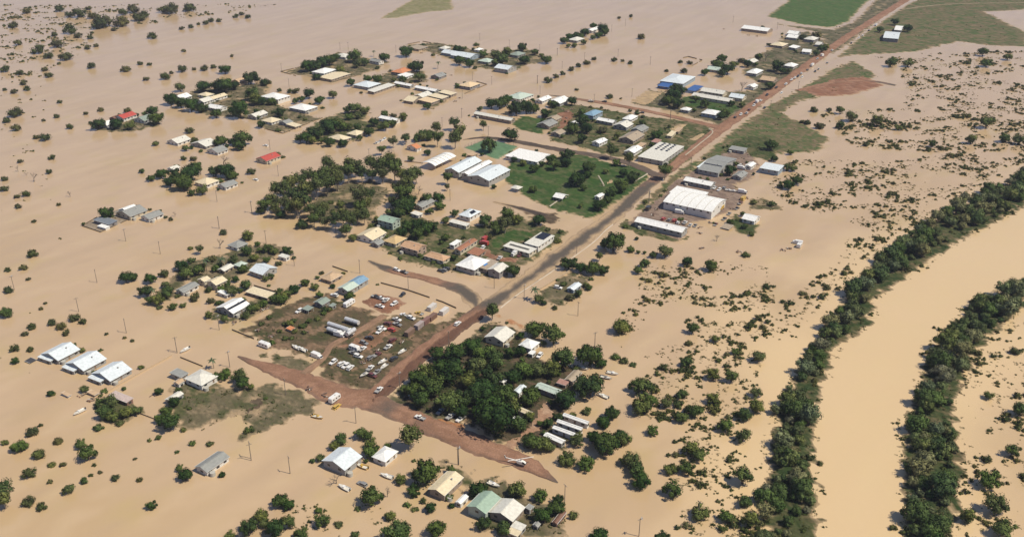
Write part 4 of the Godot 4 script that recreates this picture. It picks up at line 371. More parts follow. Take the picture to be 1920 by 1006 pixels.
const LAND := [
	["river_bank", [377.4, -27.3, 341.3, 8, 297.3, 41.1, 264, 71.2, 220.2, 117.6, 187.5, 159.8, 154.8, 210.5, 130.5, 250.7, 114.2, 281, 102.4, 314.8, 86.8, 366.5, 109.2, 366.5, 121.6, 314.8, 133.8, 276.9, 158.3, 226.4, 184.2, 202.8, 192.6, 178.8, 220.1, 151.2, 271.7, 100.5, 325.9, 55.1, 345.7, 36.3], "bank", 5],
	["river_bank", [289.1, 149.8, 259.2, 169.5, 232.7, 190.8, 203.1, 226.4, 186.6, 255.3, 164.6, 290.9, 154.4, 318.3, 138.2, 366.5, 155, 366.5, 181.3, 314.8, 193.2, 276.9, 218.4, 241.2, 232.6, 221.2, 273.2, 181.8], "bank", 5],
	["yard_ground", [-139.8, 210.1, -126, 218.7, -113.2, 229, -100.3, 235.8, -91.4, 240.1, -90.3, 252.4, -83.6, 259.1, -76.9, 263.5, -68.6, 263, -63.3, 258, -34.3, 214.1, -27.9, 197.6, -38.5, 201.8, -52.9, 191.9, -62.2, 194.8, -69.2, 193.3, -78.9, 183, -85, 180, -91.1, 177, -98.4, 167.6, -102.8, 170.8, -108.3, 172.3, -116.5, 177, -125.4, 187.5, -131.5, 201.8], "yard", 5],
	["dirt_pad", [-79.4, 180, -73.7, 170, -61.7, 174.7, -55.8, 180.8, -64.4, 193.3, -74.5, 185.3], "red", 1.5],
	["dirt_ground", [-86.7, 227.1, -79.1, 218.1, -71.4, 207.4, -65, 194.8, -59.2, 197.6, -51.7, 204.6, -57, 216.8, -64.4, 230.9, -76.8, 233.4], "redyard", 6],
	["soaked_ground", [-121.1, 233.4, -113, 230.2, -91.1, 241.3, -95.9, 251.8, -109.5, 245.4], "soaked", 4],
	["soaked_meadow", [-153.4, 261.5, -141.8, 254.6, -133.9, 258.1, -121.7, 263.8, -114.8, 259.2, -106.3, 258.1, -94.3, 264.9, -82.6, 274.9, -85.6, 284.4, -96.1, 290.5, -107.4, 301.3, -114.8, 303.2, -111.9, 292.5, -121.4, 287.4, -130.8, 295.5, -142.6, 294.5], "soaked", 5],
	["mud_patch", [-119.5, 277, -112.6, 268.3, -102.8, 268.3, -104.1, 275.9, -109.4, 281.2, -110.9, 287.4], "mud", 5],
	["meadow_grass", [-153.8, 266.1, -142.4, 256.9, -136.8, 254.6, -126.7, 263.8, -121.8, 272.7, -129.7, 279.1, -139.1, 287.4, -146, 289.5], "grass", 6],
	["grove_ground", [-54.2, 278.1, -48.1, 260.7, -35.5, 232.1, -22.3, 218.2, -13.8, 203.5, -4.7, 201.7, 3.5, 211, 4.3, 221.8, 15.3, 237.1, 29.4, 245.2, 32.5, 260.7, 24.1, 280.8, 17.4, 291.6, 31.9, 291.6, 21.2, 307.9, 2.1, 306.7, -0.8, 303, -6.7, 303, -20.7, 290.2, -34.7, 286.3, -46.1, 280.8], "grovefloor", 4],
	["driveway", [-4.4, 310.3, -0.8, 301.8, 6.8, 291.6, 11.7, 276.7, 15.8, 272.4, 18.8, 278.1, 17.5, 290.2, 10.5, 296.7, 2.1, 305.5, -0.8, 311.5], "sand", 1.5],
	["dirt_ground", [-34.4, 290.2, -31.7, 286.3, -24.6, 288.9, -19.1, 291.6, -22, 295.4, -29.6, 294.2], "orange", 2],
	["soaked_yard", [13.5, 167.2, 33.6, 141.8, 44.2, 150, 37, 171.8, 26.9, 183.5, 16.2, 180.6], "soaked", 3],
	["block_ground", [-96.3, 96.1, -83.7, 104.8, -64.4, 128, -51.5, 135.9, -33.7, 143.6, -11.8, 151.1, -2.7, 145.1, 11.4, 129.6, 33.5, 94.3, 35, 79.7, 24, 81.6, 8.2, 60.5, -5.5, 48.5, -12.7, 70.3, -24.4, 74.1, -42.2, 72.2, -49.9, 68.3, -72.9, 48.5, -90.8, 68.3], "grass", 4],
	["lawn", [-13.3, 109.9, -12.2, 96.1, 0.6, 79.7, 13.6, 88.9, 9.1, 101.4, -5, 103.1, -7.7, 111.6], "lawn", 1.5],
	["dirt_yard", [-27.7, 116.7, -18.3, 108.2, -4.2, 121.6, 8.8, 123.2, 1.9, 132.8, -8.9, 129.6], "red", 3],
	["park_lawn", [-5.9, -29.6, 0, -48.7, 23.9, -45, 40.9, -66.2, 55, -63.6, 75.4, -42.6, 90.6, -36.6, 101.8, -20.4, 89.3, 5.9, 59.1, 53.3, 49.6, 64.2, 26.3, 47.7, 10.8, 28.4, 0, 5.9, -5.7, -10.3], "lawn", 3],
	["tennis_court", [-36.7, -80.5, -19.8, -103.3, 4.6, -83.7, -11, -53.1], "court", 0.6],
	["play_sand", [65.3, 0.5, 68.5, -9.9, 73.4, -8.6, 72.2, -0.8, 67.3, 3.1], "sandy", 1],
	["block_ground", [32, -96.7, 29.2, -134.5, 26, -172, 38.4, -204.4, 59, -204.4, 85, -187.9, 114, -168.1, 144.9, -154.7, 163.4, -143.6, 169.8, -122.1, 133.5, -50.1, 117.5, -27.4, 93.6, -53.1, 73.3, -62, 51.4, -83.7], "grass", 3],
	["sand_pile_ground", [141.3, -101.6, 154.5, -118.6, 159.2, -118.6, 156.4, -111.7, 145.5, -96.7], "sandy", 1],
	["sand_pile_ground", [129.1, -129.1, 141.2, -145.4, 148.1, -141.7, 141, -130.9, 133.5, -123.8], "sandy", 1],
	["junk_yard_ground", [37.6, -130.9, 40.9, -156.6, 38.4, -175.9, 50.2, -187.9, 55.9, -172, 47.9, -145.4, 43.7, -127.3], "red", 2],
	["lawn", [-1.5, -145.4, 8.3, -168.1, 26.8, -160.4, 32.8, -145.4, 24.4, -115.1, 6.9, -127.3], "lawn", 3],
	["yard_ground", [114.5, -6.2, 124.4, -16.8, 138.3, -33.2, 154.7, -59.3, 170.5, -84, 182.3, -74.6, 184.3, -41.7, 168.6, -6.2, 155.2, 1.5, 161.1, 19, 147.6, 49.2, 141.3, 51.5, 128.8, 64.5, 113, 70.8, 107.3, 95, 100.5, 98.8, 75.1, 77, 68.5, 79.1, 76.8, 62.4, 86.6, 49.2, 101.5, 21.4], "gravel", 3],
	["verge", [67.1, 77, 73, 66.6, 78.2, 70.8, 101.5, 96.9, 108, 91.1, 108.5, 96.9, 98.6, 100.8, 79.8, 91.1], "grass", 2],
	["verge", [78.5, 50.5, 97.5, 14.2, 116.4, -20.4, 136.5, -51.1, 146.5, -51.1, 121.7, -10.3, 101.9, 21.4, 87.3, 50.5], "grass2", 4],
	["verge", [-51.2, 266.3, -39.8, 246, -28.5, 226.4, -14.8, 205, -8.2, 199.4, -15.7, 221.2, -27.6, 241.2, -38.6, 259.8, -44.8, 270.6], "soaked2", 4],
	["verge", [-61.9, 266.3, -77.3, 259.8, -64.6, 246, -44.9, 215.9, -27.7, 190.8, -22, 193.7, -41.4, 226.4], "yard", 3],
	["verge", [80.6, 58, 91.2, 40.2, 112.8, -1, 122.1, -14.1, 123.5, -6.2, 110.8, 11.6, 100.1, 30.9, 90, 49.2], "grass", 2],
	["grass_ground", [154.7, -59.3, 174.2, -97, 189.4, -110.4, 210, -110.4, 213.4, -84, 201.9, -62.3, 192.4, -47.5, 180.5, -62.3, 179.4, -74.6], "lawn2", 3],
	["islet", [137.7, 68.7, 145.3, 55.9, 149.5, 66.6, 156.5, 75, 147.9, 91.1, 140.2, 87.1], "lawn2", 2.5],
	["islet", [152.4, 53.7, 161, 30.9, 170.1, 25, 178.8, 44.8, 176, 49.2, 164.3, 49.2], "soaked", 3],
	["block_ground", [106, -207.9, 130.7, -259, 145, -244.5, 160.5, -225.8, 173.2, -249.3, 182.5, -259, 203.2, -249.3, 224.3, -254.1, 239, -284.1, 231.8, -316, 240.7, -349.9, 254.5, -386.2, 288.6, -431.6, 327.3, -511.1, 361, -534.7, 364.6, -452.3, 328.2, -380, 253.2, -254.1, 220.3, -194.8, 176.9, -132.9, 166.9, -150, 138.1, -182.2, 116.9, -199.2], "soaked2", 6],
	["lawn", [157.6, -230.4, 170.7, -235.1, 196.1, -203.5, 207.1, -199.2, 186.2, -161.8, 170.7, -194.8, 151.8, -194.8], "lawn", 3],
	["sand_ground", [109.4, -216.8, 128.5, -251.7, 141.3, -244.5, 125.2, -207.9, 115.1, -203.5], "sandy", 1.5],
	["green_field", [333.7, -628.8, 391.7, -741.6, 466.5, -951.1, 639.3, -951.1, 498.5, -728.6, 429.5, -592.5, 395.1, -551.5, 362.2, -575.1], "field", 5],
	["grass_ground", [324.5, -585.5, 392.1, -541.7, 434.9, -592.5, 517.3, -750.4, 582.5, -844.4, 635, -896, 542.4, -715.9, 394.9, -470.9, 347.5, -397.2, 367.8, -525.6], "soaked2", 8],
	["grass_ground", [342.1, -379.5, 394.9, -470.9, 452.5, -564.9, 549.8, -715.9, 647.2, -844.4, 898.4, -951.1, 768.2, -707.5, 674.8, -667, 635.3, -659.2, 622.7, -519.3, 584.4, -442.5, 544.8, -448.1, 518.3, -470.9, 448.3, -418.1, 396.6, -404.9, 371.5, -399.8], "grass2", 8],
	["grass_ground", [123, -18.1, 146.4, -66.2, 175.1, -117.9, 230.4, -204.1, 275.2, -262, 330.3, -341.2, 364.9, -379.5, 368.6, -309.8, 311.6, -248.3, 261.1, -211.1, 237.6, -176.7, 257.9, -106.4, 238, -68.7, 195.7, -63.6, 176, -48.7], "grass2", 8],
	["dirt_ground", [273.6, -256, 316.6, -296.9, 352.6, -309.8, 360.4, -272, 317.9, -236.8, 281, -229.3], "red", 5],
	["sandbar", [-173.6, -609.8, -153.4, -705.8, -136.7, -797.9, -88.2, -773.8, -76.7, -674, -111.2, -658.7, -152.6, -614.6], "pale", 8],
	["islet", [-357.8, -142.8, -339.6, -158.7, -310.9, -169.6, -294.1, -142.8, -315, -117.6, -345.5, -127.5], "soaked", 5],
	["garden_ground", [-311.8, -209.9, -299.4, -260.7, -266.8, -267.4, -240.7, -288.2, -207.5, -148, -239.1, -164.1, -264, -169.6, -296.6, -198], "soaked", 4],
	["garden_ground", [-235.7, -326.7, -219.6, -346.8, -204.6, -383.8, -192.8, -417.6, -156.6, -389.3, -128.2, -372.9, -142.5, -331.6, -155.6, -307.4, -176.8, -281.9, -209.2, -307.4], "soaked", 4],
	["garden_ground", [-148.3, -266.3, -124.6, -331.6, -87.6, -331.6, -83.4, -279.6, -112.9, -279.6, -130.9, -244.9], "soaked", 4],
	["garden_ground", [-175.3, -111.2, -163.6, -160.7, -149.5, -178.5, -124, -193.3, -125.6, -153.8, -110, -164.2, -90.3, -167.8, -99.2, -140.2, -113.8, -117.4, -133.5, -86.9, -150.6, -89.9], "grass", 6],
	["garden_ground", [-214.6, -140.2, -201.7, -127, -187.1, -117.4, -163.6, -160.7, -185.3, -178.5, -216.6, -212.5, -236.4, -228.5], "soaked", 4],
	["garden_ground", [-119.2, -453.5, -88.2, -466, -59, -447.4, -26.4, -411.8, 15, -441.3, 41.6, -378.3, 17.6, -357.1, 4.1, -331.6, -17.4, -331.6, -49.6, -357.1, -83.7, -406.1], "soaked", 4],
	["garden_ground", [-100.6, -216.5, -73.9, -257.7, -53, -240.8, -69.8, -189.6], "soaked", 4],
	["garden_ground", [-193.2, 181.3, -190.7, 132, -180.7, 124.7, -163.5, 107.7, -140.6, 103.8, -131.7, 115.4, -143.8, 130.2, -149, 146, -161.8, 156, -167.4, 159.3, -180.1, 156, -181.6, 178.2], "soaked", 4],
	["garden_ground", [-159.4, 195.9, -154.7, 181.3, -145, 178.2, -132.4, 172.1, -119.4, 159.3, -115.3, 175.2, -130.1, 195.9, -145.2, 203], "soaked", 4],
	["compound_ground", [-271.1, 76.2, -255.4, 86.2, -237.9, 49.1, -252.3, 38.6, -267.7, 60.8], "concrete", 1.5],
	["islet", [-183.3, 276.2, -175.2, 270.3, -163.6, 275, -159, 280.7, -164, 289.6, -174.5, 288.5], "grass", 3],
	["garden_ground", [-29.2, 316.9, -25.4, 316, -13.6, 323, -14.4, 329, -20, 336.5, -26.7, 329.9], "grass", 6],
	["garden_ground", [-15.9, 331.5, -5.9, 324.8, 2.1, 336.5, 19.7, 342.9, 20.8, 360.9, -5.4, 360.9, -14.1, 352.1], "soaked", 4],
	["shoal", [-12.4, 193.7, -4.2, 190.8, 6.8, 198.3, 10.8, 206.1, 6.7, 211.6, -4, 206.1], "orangewater", 8],
	["shoal", [8.7, 53.3, 24.4, 51.4, 32.6, 62.4, 27, 73, 15.2, 71.2], "mud", 5],
	["gum_ground", [-137.4, 54.1, -132.5, 15.4, -115.7, -5.7, -95.4, -8.4, -83.2, 15.4, -89, 67.5, -110.3, 71.9], "soaked", 5],
	["soaked_ground", [-56.6, 270.6, -45.9, 259.8, -39.6, 276.9, -18.1, 289, -20.2, 292.9, -41.1, 285], "soaked", 4],
]
const ROADS := [
	["main_road", [-63.3, 273.6, 11, 0.00, -54.8, 256.2, 11, 0.00, -41.2, 228.9, 11, 0.00, -26.9, 206.1, 11, 0.00, -15.3, 187.8, 11, 0.10, -8.5, 177.6, 13, 0.50, 0, 165, 14, 0.85, 12, 146.4, 14, 0.80, 24.9, 125.1, 15, 0.68, 44.1, 94, 15, 0.62, 61.3, 66.8, 14, 0.82, 71.9, 47.7, 13, 0.60, 95.3, 2.7, 10, 0.28, 115.3, -30.8, 10, 0.10, 140.7, -75.2, 11, 0.00, 172, -128.1, 12, 0.00, 222.4, -211.1, 12, 0.00, 315, -364.9, 12, 0.00, 410.8, -519.3, 12, 0.00, 547.2, -728.6, 12, 0.00, 691.1, -951.1, 12, 0.00], "red"],
	["dirt_road", [-130.6, 235.4, 1, 0.30, -123.9, 239.8, 4, 0.10, -114.6, 245, 8, 0.00, -103.2, 251.6, 11, 0.00, -90.7, 259.3, 13, 0.00, -75.7, 269.4, 16, 0.00, -61.2, 271.9, 15, 0.00], "red"],
	["dirt_road", [-63.4, 272.7, 14, 0.00, -52, 280.2, 12, 0.25, -43.3, 286.2, 12, 0.10, -24.4, 298.6, 13, 0.00, -6.5, 310.6, 12, 0.00, 4.2, 316.9, 10, 0.00, 10.9, 323, 6, 0.00, 14.5, 326.6, 3, 0.10, 17.7, 329.9, 0.6, 0.40], "red"],
	["dirt_road", [-83.6, 127.3, 3, 0.90, -75.9, 134.5, 6, 0.50, -64.8, 142.9, 7, 0.05, -47.6, 151.2, 7, 0.00, -36.7, 158.5, 8, 0.30, -27.6, 165, 11, 0.40, -20.5, 177, 12, 0.70, -18.1, 186.7, 8, 0.95], "red"],
	["dirt_road", [34.8, -236.8, 4, 0.70, 61.1, -222, 7, 0.20, 91.2, -204.1, 8, 0.00, 134.1, -170.2, 8, 0.00, 173.2, -134.1, 10, 0.00], "red"],
	["street", [-39.3, -100.8, 4, 0.90, -23.6, -106.4, 7, 0.40, 0, -98.1, 8, 0.30, 37.2, -75.2, 9, 0.20, 65, -61.1, 9, 0.15, 87.5, -43.8, 9, 0.10, 105.4, -15.9, 9, 0.10], "asphalt"],
	["street", [-12.5, 34.3, 4, 0.95, 5.3, 45.8, 7, 0.60, 19, 57, 7, 0.30, 29.1, 64.2, 4, 0.80], "asphalt"],
	["dirt_track", [-96.8, 251.6, 5, 0.00, -90.7, 239.3, 4, 0.00, -87.6, 225.3, 4, 0.00, -80.5, 215.9, 5, 0.00, -72.7, 205.6, 5, 0.00, -66, 194.9, 5, 0.00], "track"],
	["dirt_track", [270, -252.1, 6, 0.00, 312.1, -282.2, 6, 0.00, 350.6, -288.4, 7, 0.10, 370.7, -272, 7, 0.50], "red"],
	["dirt_track", [527, -674.9, 4, 0.00, 609.3, -715.9, 4, 0.00, 727.1, -728.6, 4, 0.00], "pale"],
	["foam_line", [64.1, 73, 0.9, 0.00, 58.1, 83.3, 0.9, 0.00, 50.2, 99.7, 0.9, 0.00, 37.6, 119.8, 0.9, 0.00, 25.9, 137.3, 0.9, 0.00, 11.8, 157.8, 0.9, 0.00, 1.4, 173.2, 0.9, 0.00, -6.1, 186.1, 0.9, 0.00], "foam"],
	["park_path", [62.1, -15.9, 1.5, 0.00, 64.1, 0.6, 1.5, 0.00, 64, 5.9, 1.5, 0.00], "concrete"],
	["footpath", [86.8, -4.8, 1.6, 0.00, 93.6, -13.7, 1.6, 0.00, 97.9, -20.4, 1.6, 0.00], "concrete"],
	["footpath", [163.4, -129.6, 1.8, 0.00, 163.8, -117.9, 1.8, 0.00, 146.9, -87.1, 1.8, 0.00, 132.1, -61.1, 1.8, 0.00], "concrete"],
	["footpath", [24.7, 43.9, 1.5, 0.00, 30.8, 33.3, 1.5, 0.00, 36.9, 26.4, 1.5, 0.00], "concrete"],
]
const SCRUB := [
	["in the far flooded plain", [-713.3, -715.9, -326.9, -715.9, -349.8, -659.2, -395.3, -643.8, -446.2, -585.5, -503.2, -525.6, -469.6, -384.5, -472.9, -292.6, -494.3, -272], 75, 2.0, 5.0, -0.05],
	["in the far flooded plain", [-494.3, -272, -482.9, -314.2, -404.9, -197.1, -344.9, -15.9, -362.5, -4.8], 18, 1.5, 4, -0.2],
	["between the town and the river", [65.5, 175.7, 76.3, 135.9, 102.6, 125.1, 146.5, 135.9, 140.9, 175.7, 124.2, 226.4, 102.4, 276.9, 86.7, 328.3, 72.8, 346.9, 57.8, 328.3, 74.1, 292.9, 54.9, 285, 64, 231.4, 57.2, 199.4], 300, 1.3, 5.0, -0.2],
	["between the town and the river", [61, 346.9, 76.4, 328.3, 94.6, 311.3, 86.5, 363.8, 63, 358.3], 180, 1.5, 4.8, -0.2],
	["beside the near river bank", [213.2, 81.6, 243.2, 81.6, 193, 142.9, 152.6, 199.4, 130.6, 231.4, 128.1, 210.5, 148.1, 175.7, 183.1, 135.9], 190, 1.6, 5.0, -0.3],
	["across the upper flood plain", [179.9, 0.6, 208.7, -51.1, 297, -51.1, 408.6, -89.8, 371.7, -15.9, 286.3, 50.5, 244.9, 85.8, 226.5, 81.6, 201.1, 55.1, 179.5, 31.4], 230, 1.5, 4.8, -0.2],
	["across the upper flood plain", [268.7, -171.8, 325.6, -188.5, 470.9, -214.7, 408.6, -89.8, 328.8, -70, 267.4, -83.1], 240, 1.6, 4.8, -0.18],
	["across the upper flood plain", [393.9, -397.2, 445.3, -410.1, 574.9, -423.4, 470.9, -214.7, 352.5, -197.1, 400.1, -336.6], 170, 1.6, 4.8, -0.15],
	["beyond the farther river bank", [208.9, 246, 232.6, 221.2, 273.2, 181.8, 182.4, 363.8, 152.3, 363.8, 179.8, 318.3], 170, 1.3, 4.6, -0.25],
	["in the scrub around the nearest water gardens", [-101.6, 363.8, -91.2, 343.9, -81.6, 333.1, -66, 328.3, -45.3, 346.9, -30.1, 363.8], 110, 1.0, 2.8, -0.15],
	["in open water by the grey house", [-219.4, 285, -184.1, 292.9, -146.5, 328.3, -157.1, 337.8, -204.7, 314.8], 22, 0.7, 1.8, -0.1],
	["in open water by the grey house", [-192, 285, -180.2, 268.5, -154, 289, -119.1, 300.4, -119.4, 314.8, -164.8, 307.8], 18, 0.6, 1.5, 0],
	["in open water near the power poles", [-391.4, -63.6, -337.1, -51.1, -280.2, 73, -259.3, 149.8, -221.6, 250.7, -236.4, 250.7], 14, 0.7, 2.0, -0.1],
	["at the foot of the near river bank", [379.7, -31.9, 344.3, 1.6, 300.2, 34.3, 266.8, 64.2, 222.7, 110.7, 189.4, 153.8, 157.1, 202.8, 128.7, 248.3, 111.2, 279, 98.1, 314.8, 82.1, 366.5, 110.5, 366.5, 123.7, 314.8, 134.8, 279, 160.4, 226.4, 186.3, 202.8, 194.6, 179.4, 223, 151.2, 272.6, 102.1, 326.8, 57, 345.7, 36.3], 110, 1.6, 4.5, -0.6],
	["at the foot of the farther river bank", [290.8, 146.4, 260.6, 166.3, 232.6, 187.8, 200.5, 226.4, 184.1, 255.3, 162.4, 290.9, 152.3, 318.3, 136.3, 366.5, 156.8, 366.5, 183.4, 314.8, 195.5, 276.9, 221, 241.2, 235.2, 221.2, 271.7, 184.9], 100, 1.6, 4.5, -0.6],
	["between the grove and the river scrub", [47, 221.2, 73.6, 199.4, 49.5, 328.3, 40.4, 292.9, 46.8, 250.7], 28, 0.8, 2.0, 0.05],
]
const BELTS := [
	["near", [378.6, -29.6, 343.3, 3.8, 299.4, 36.3, 266.1, 66, 222.2, 112.3, 189, 155.2, 157.8, 205, 131.1, 248.3, 113.5, 279, 100.2, 314.8, 84, 366.5, 107.4, 366.5, 119.4, 314.8, 130.9, 279, 155.8, 226.4, 182.6, 199.4, 190.4, 177, 218.1, 148.4, 270.1, 96.5, 323.3, 53.3, 348.2, 31.4], 165],
	["farther", [288.5, 151.2, 258.6, 170.7, 234.1, 190.8, 204.4, 226.4, 189, 255.3, 168, 290.9, 156.5, 318.3, 140, 366.5, 153.1, 366.5, 179.1, 314.8, 191.3, 276.9, 215.9, 241.2, 231.3, 221.2, 274.7, 178.8], 110],
]


# ---------------------------------------------------------------- names and nodes
func numbered(called: String) -> String:
	if not taken.has(called):
		taken[called] = 0
		return called
	taken[called] += 1
	return "%s_%03d" % [called, taken[called]]

func tag(o: Node, label: String, category := "", group := "") -> void:
	o.set_meta("label", label)
	if category != "": o.set_meta("category", category)
	if group != "": o.set_meta("group", group)

func thing(called: String, label: String, category: String, at: Vector3, turn := 0.0, group := "") -> Node3D:
	var o := Node3D.new()
	o.name = numbered(called)
	add_child(o)
	o.position = at
	o.rotation.y = turn
	tag(o, label, category, group)
	return o

func part(called: String, mesh: Mesh, m: Material, parent: Node, t := Transform3D.IDENTITY) -> MeshInstance3D:
	var o := MeshInstance3D.new()
	o.name = called
	o.mesh = mesh
	if m: o.material_override = m
	o.transform = t
	o.cast_shadow = GeometryInstance3D.SHADOW_CASTING_SETTING_ON
	parent.add_child(o, true)
	return o

func structure(called: String, mesh: Mesh, m: Material) -> MeshInstance3D:
	var o := part(numbered(called), mesh, m, self)
	o.set_meta("kind", "structure")
	return o

# ---------------------------------------------------------------- materials
func srgb(c: Color) -> Color:
	return c.linear_to_srgb()

func noise_tex(seed_: int, freq: float, lo: float, hi: float, octaves := 4) -> ImageTexture:
	var n := FastNoiseLite.new()
	n.seed = seed_
	n.noise_type = FastNoiseLite.TYPE_SIMPLEX_SMOOTH
	n.frequency = freq
	n.fractal_octaves = octaves
	var im := n.get_seamless_image(256, 256)
	im.convert(Image.FORMAT_RGB8)
	for y in 256:
		for x in 256:
			var v: float = lo + (hi - lo) * clampf((im.get_pixel(x, y).r - 0.15) / 0.7, 0.0, 1.0)
			im.set_pixel(x, y, Color(v, v, v))
	return ImageTexture.create_from_image(im)

var tex_soil: ImageTexture
var tex_roof: ImageTexture

func mat(key: String, c: Color, rough := 0.85, metal := 0.0, tex: Texture2D = null, scale := 0.2) -> StandardMaterial3D:
	if mats.has(key): return mats[key]
	var m := StandardMaterial3D.new()
	m.albedo_color = srgb(c)
	m.roughness = rough
	m.metallic = metal
	if tex:
		m.albedo_texture = tex
		m.uv1_triplanar = true
		m.uv1_world_triplanar = true
		m.uv1_scale = Vector3.ONE * scale
	mats[key] = m
	return m

func painted(key: String, rough := 0.9, tex: Texture2D = null, scale := 0.2) -> StandardMaterial3D:
	if mats.has(key): return mats[key]
	var m := mat(key, Color(1, 1, 1), rough, 0.0, tex, scale)
	m.vertex_color_use_as_albedo = true
	m.metallic_specular = 0.25
	return m

const ROOF := {"white": Color(0.86, 0.87, 0.86), "offwhite": Color(0.70, 0.69, 0.63), "bluewhite": Color(0.68, 0.75, 0.80), "greenwhite": Color(0.52, 0.62, 0.55),
	"cream": Color(0.74, 0.64, 0.45), "yellow": Color(0.74, 0.57, 0.36), "yellowtan": Color(0.60, 0.44, 0.23), "tan": Color(0.55, 0.40, 0.26), "tan2": Color(0.40, 0.33, 0.25),
	"peach": Color(0.56, 0.36, 0.22), "orange": Color(0.60, 0.25, 0.12), "terra": Color(0.36, 0.17, 0.10), "red": Color(0.48, 0.09, 0.07), "pink": Color(0.42, 0.24, 0.20), "rust": Color(0.20, 0.11, 0.08),
	"rustwhite": Color(0.55, 0.45, 0.42), "grey": Color(0.30, 0.31, 0.30), "greygreen": Color(0.28, 0.34, 0.30), "green": Color(0.34, 0.46, 0.37), "blueroof": Color(0.22, 0.36, 0.50),
	"bluegrey": Color(0.20, 0.23, 0.27), "navy": Color(0.05, 0.13, 0.36), "dark": Color(0.07, 0.07, 0.075)}
const WALL := {"white": Color(0.72, 0.71, 0.68), "cream": Color(0.60, 0.54, 0.42), "tan": Color(0.40, 0.32, 0.24), "brown": Color(0.33, 0.27, 0.22), "grey": Color(0.36, 0.36, 0.35), "dark": Color(0.27, 0.26, 0.26),
	"bluewall": Color(0.30, 0.37, 0.44), "greenwall": Color(0.42, 0.50, 0.44), "peachwall": Color(0.44, 0.33, 0.26), "rust": Color(0.24, 0.14, 0.11), "navy": Color(0.08, 0.14, 0.30)}

func roof_mat(k: String) -> StandardMaterial3D:
	var m := mat("roof_" + k, ROOF[k], 0.55, 0.0, tex_roof, 0.11)
	m.metallic_specular = 0.4
	return m

func wall_mat(k: String) -> StandardMaterial3D:
	return mat("wall_" + k, WALL[k], 0.85, 0.0, tex_roof, 0.23)

# ---------------------------------------------------------------- mesh tools
func begin() -> SurfaceTool:
	var st := SurfaceTool.new()
	st.begin(Mesh.PRIMITIVE_TRIANGLES)
	return st

func face(st: SurfaceTool, pts: Array) -> void:      # a flat polygon, both sides are drawn
	var n: Vector3 = (pts[2] - pts[0]).cross(pts[1] - pts[0]).normalized()
	for i in range(1, pts.size() - 1):
		for p in [pts[0], pts[i], pts[i + 1]]:
			st.set_normal(n)
			st.add_vertex(p)

func tri(st: SurfaceTool, a: Vector3, b: Vector3, c: Vector3, na: Vector3, nb: Vector3, nc: Vector3) -> void:      # wound so that it faces its normals
	var turned := (c - a).cross(b - a).dot(na + nb + nc) < 0.0
	for v in ([[a, na], [c, nc], [b, nb]] if turned else [[a, na], [b, nb], [c, nc]]):
		st.set_normal(v[1])
		st.add_vertex(v[0])

func box(st: SurfaceTool, a: Vector3, b: Vector3) -> void:
	var v := [Vector3(a.x, a.y, a.z), Vector3(b.x, a.y, a.z), Vector3(b.x, a.y, b.z), Vector3(a.x, a.y, b.z), Vector3(a.x, b.y, a.z), Vector3(b.x, b.y, a.z), Vector3(b.x, b.y, b.z), Vector3(a.x, b.y, b.z)]
	for f in [[0, 1, 2, 3], [7, 6, 5, 4], [4, 5, 1, 0], [6, 7, 3, 2], [5, 6, 2, 1], [7, 4, 0, 3]]:
		face(st, [v[f[0]], v[f[1]], v[f[2]], v[f[3]]])

func box_mesh(size: Vector3, at := Vector3.ZERO) -> Mesh:
	var key := "box%s%s" % [size, at]
	if not meshes.has(key):
		var st := begin()
		box(st, at - size / 2, at + size / 2)
		meshes[key] = st.commit()
	return meshes[key]

func slab(st: SurfaceTool, p: Array, t: float) -> void:      # a sheet with thickness t below it
	var q := []
	for v in p: q.append(v - Vector3(0, t, 0))
	face(st, p)
	var r := q.duplicate()
	r.reverse()
	face(st, r)
	for i in p.size():
		var j := (i + 1) % p.size()
		face(st, [p[i], q[i], q[j], p[j]])

func tube(st: SurfaceTool, a: Vector3, b: Vector3, ra: float, rb: float, sides := 6, caps := false) -> void:
	var d := (b - a).normalized()
	var u := d.cross(Vector3(0.31, 0.2, 0.93)).normalized()
	var w := d.cross(u)
	var ring_a := []
	var ring_b := []
	for i in sides + 1:
		var t := TAU * i / sides
		var n := u * cos(t) + w * sin(t)
		ring_a.append([a + n * ra, n])
		ring_b.append([b + n * rb, n])
	for i in sides:
		var a0: Array = ring_a[i]
		var a1: Array = ring_a[i + 1]
		var b0: Array = ring_b[i]
		var b1: Array = ring_b[i + 1]
		tri(st, a0[0], b0[0], b1[0], a0[1], b0[1], b1[1])
		tri(st, a0[0], b1[0], a1[0], a0[1], b1[1], a1[1])
	if caps:
		var fa := []
		var fb := []
		for i in sides:
			fa.append(ring_a[i][0])
			fb.append(ring_b[i][0])
		face(st, fa)
		face(st, fb)

func cyl_mesh(a: Vector3, b: Vector3, ra: float, rb: float, sides := 10) -> Mesh:
	var key := "cyl%s%s%s%s" % [a, b, ra, rb]
	if not meshes.has(key):
		var st := begin()
		tube(st, a, b, ra, rb, sides, true)
		meshes[key] = st.commit()
	return meshes[key]

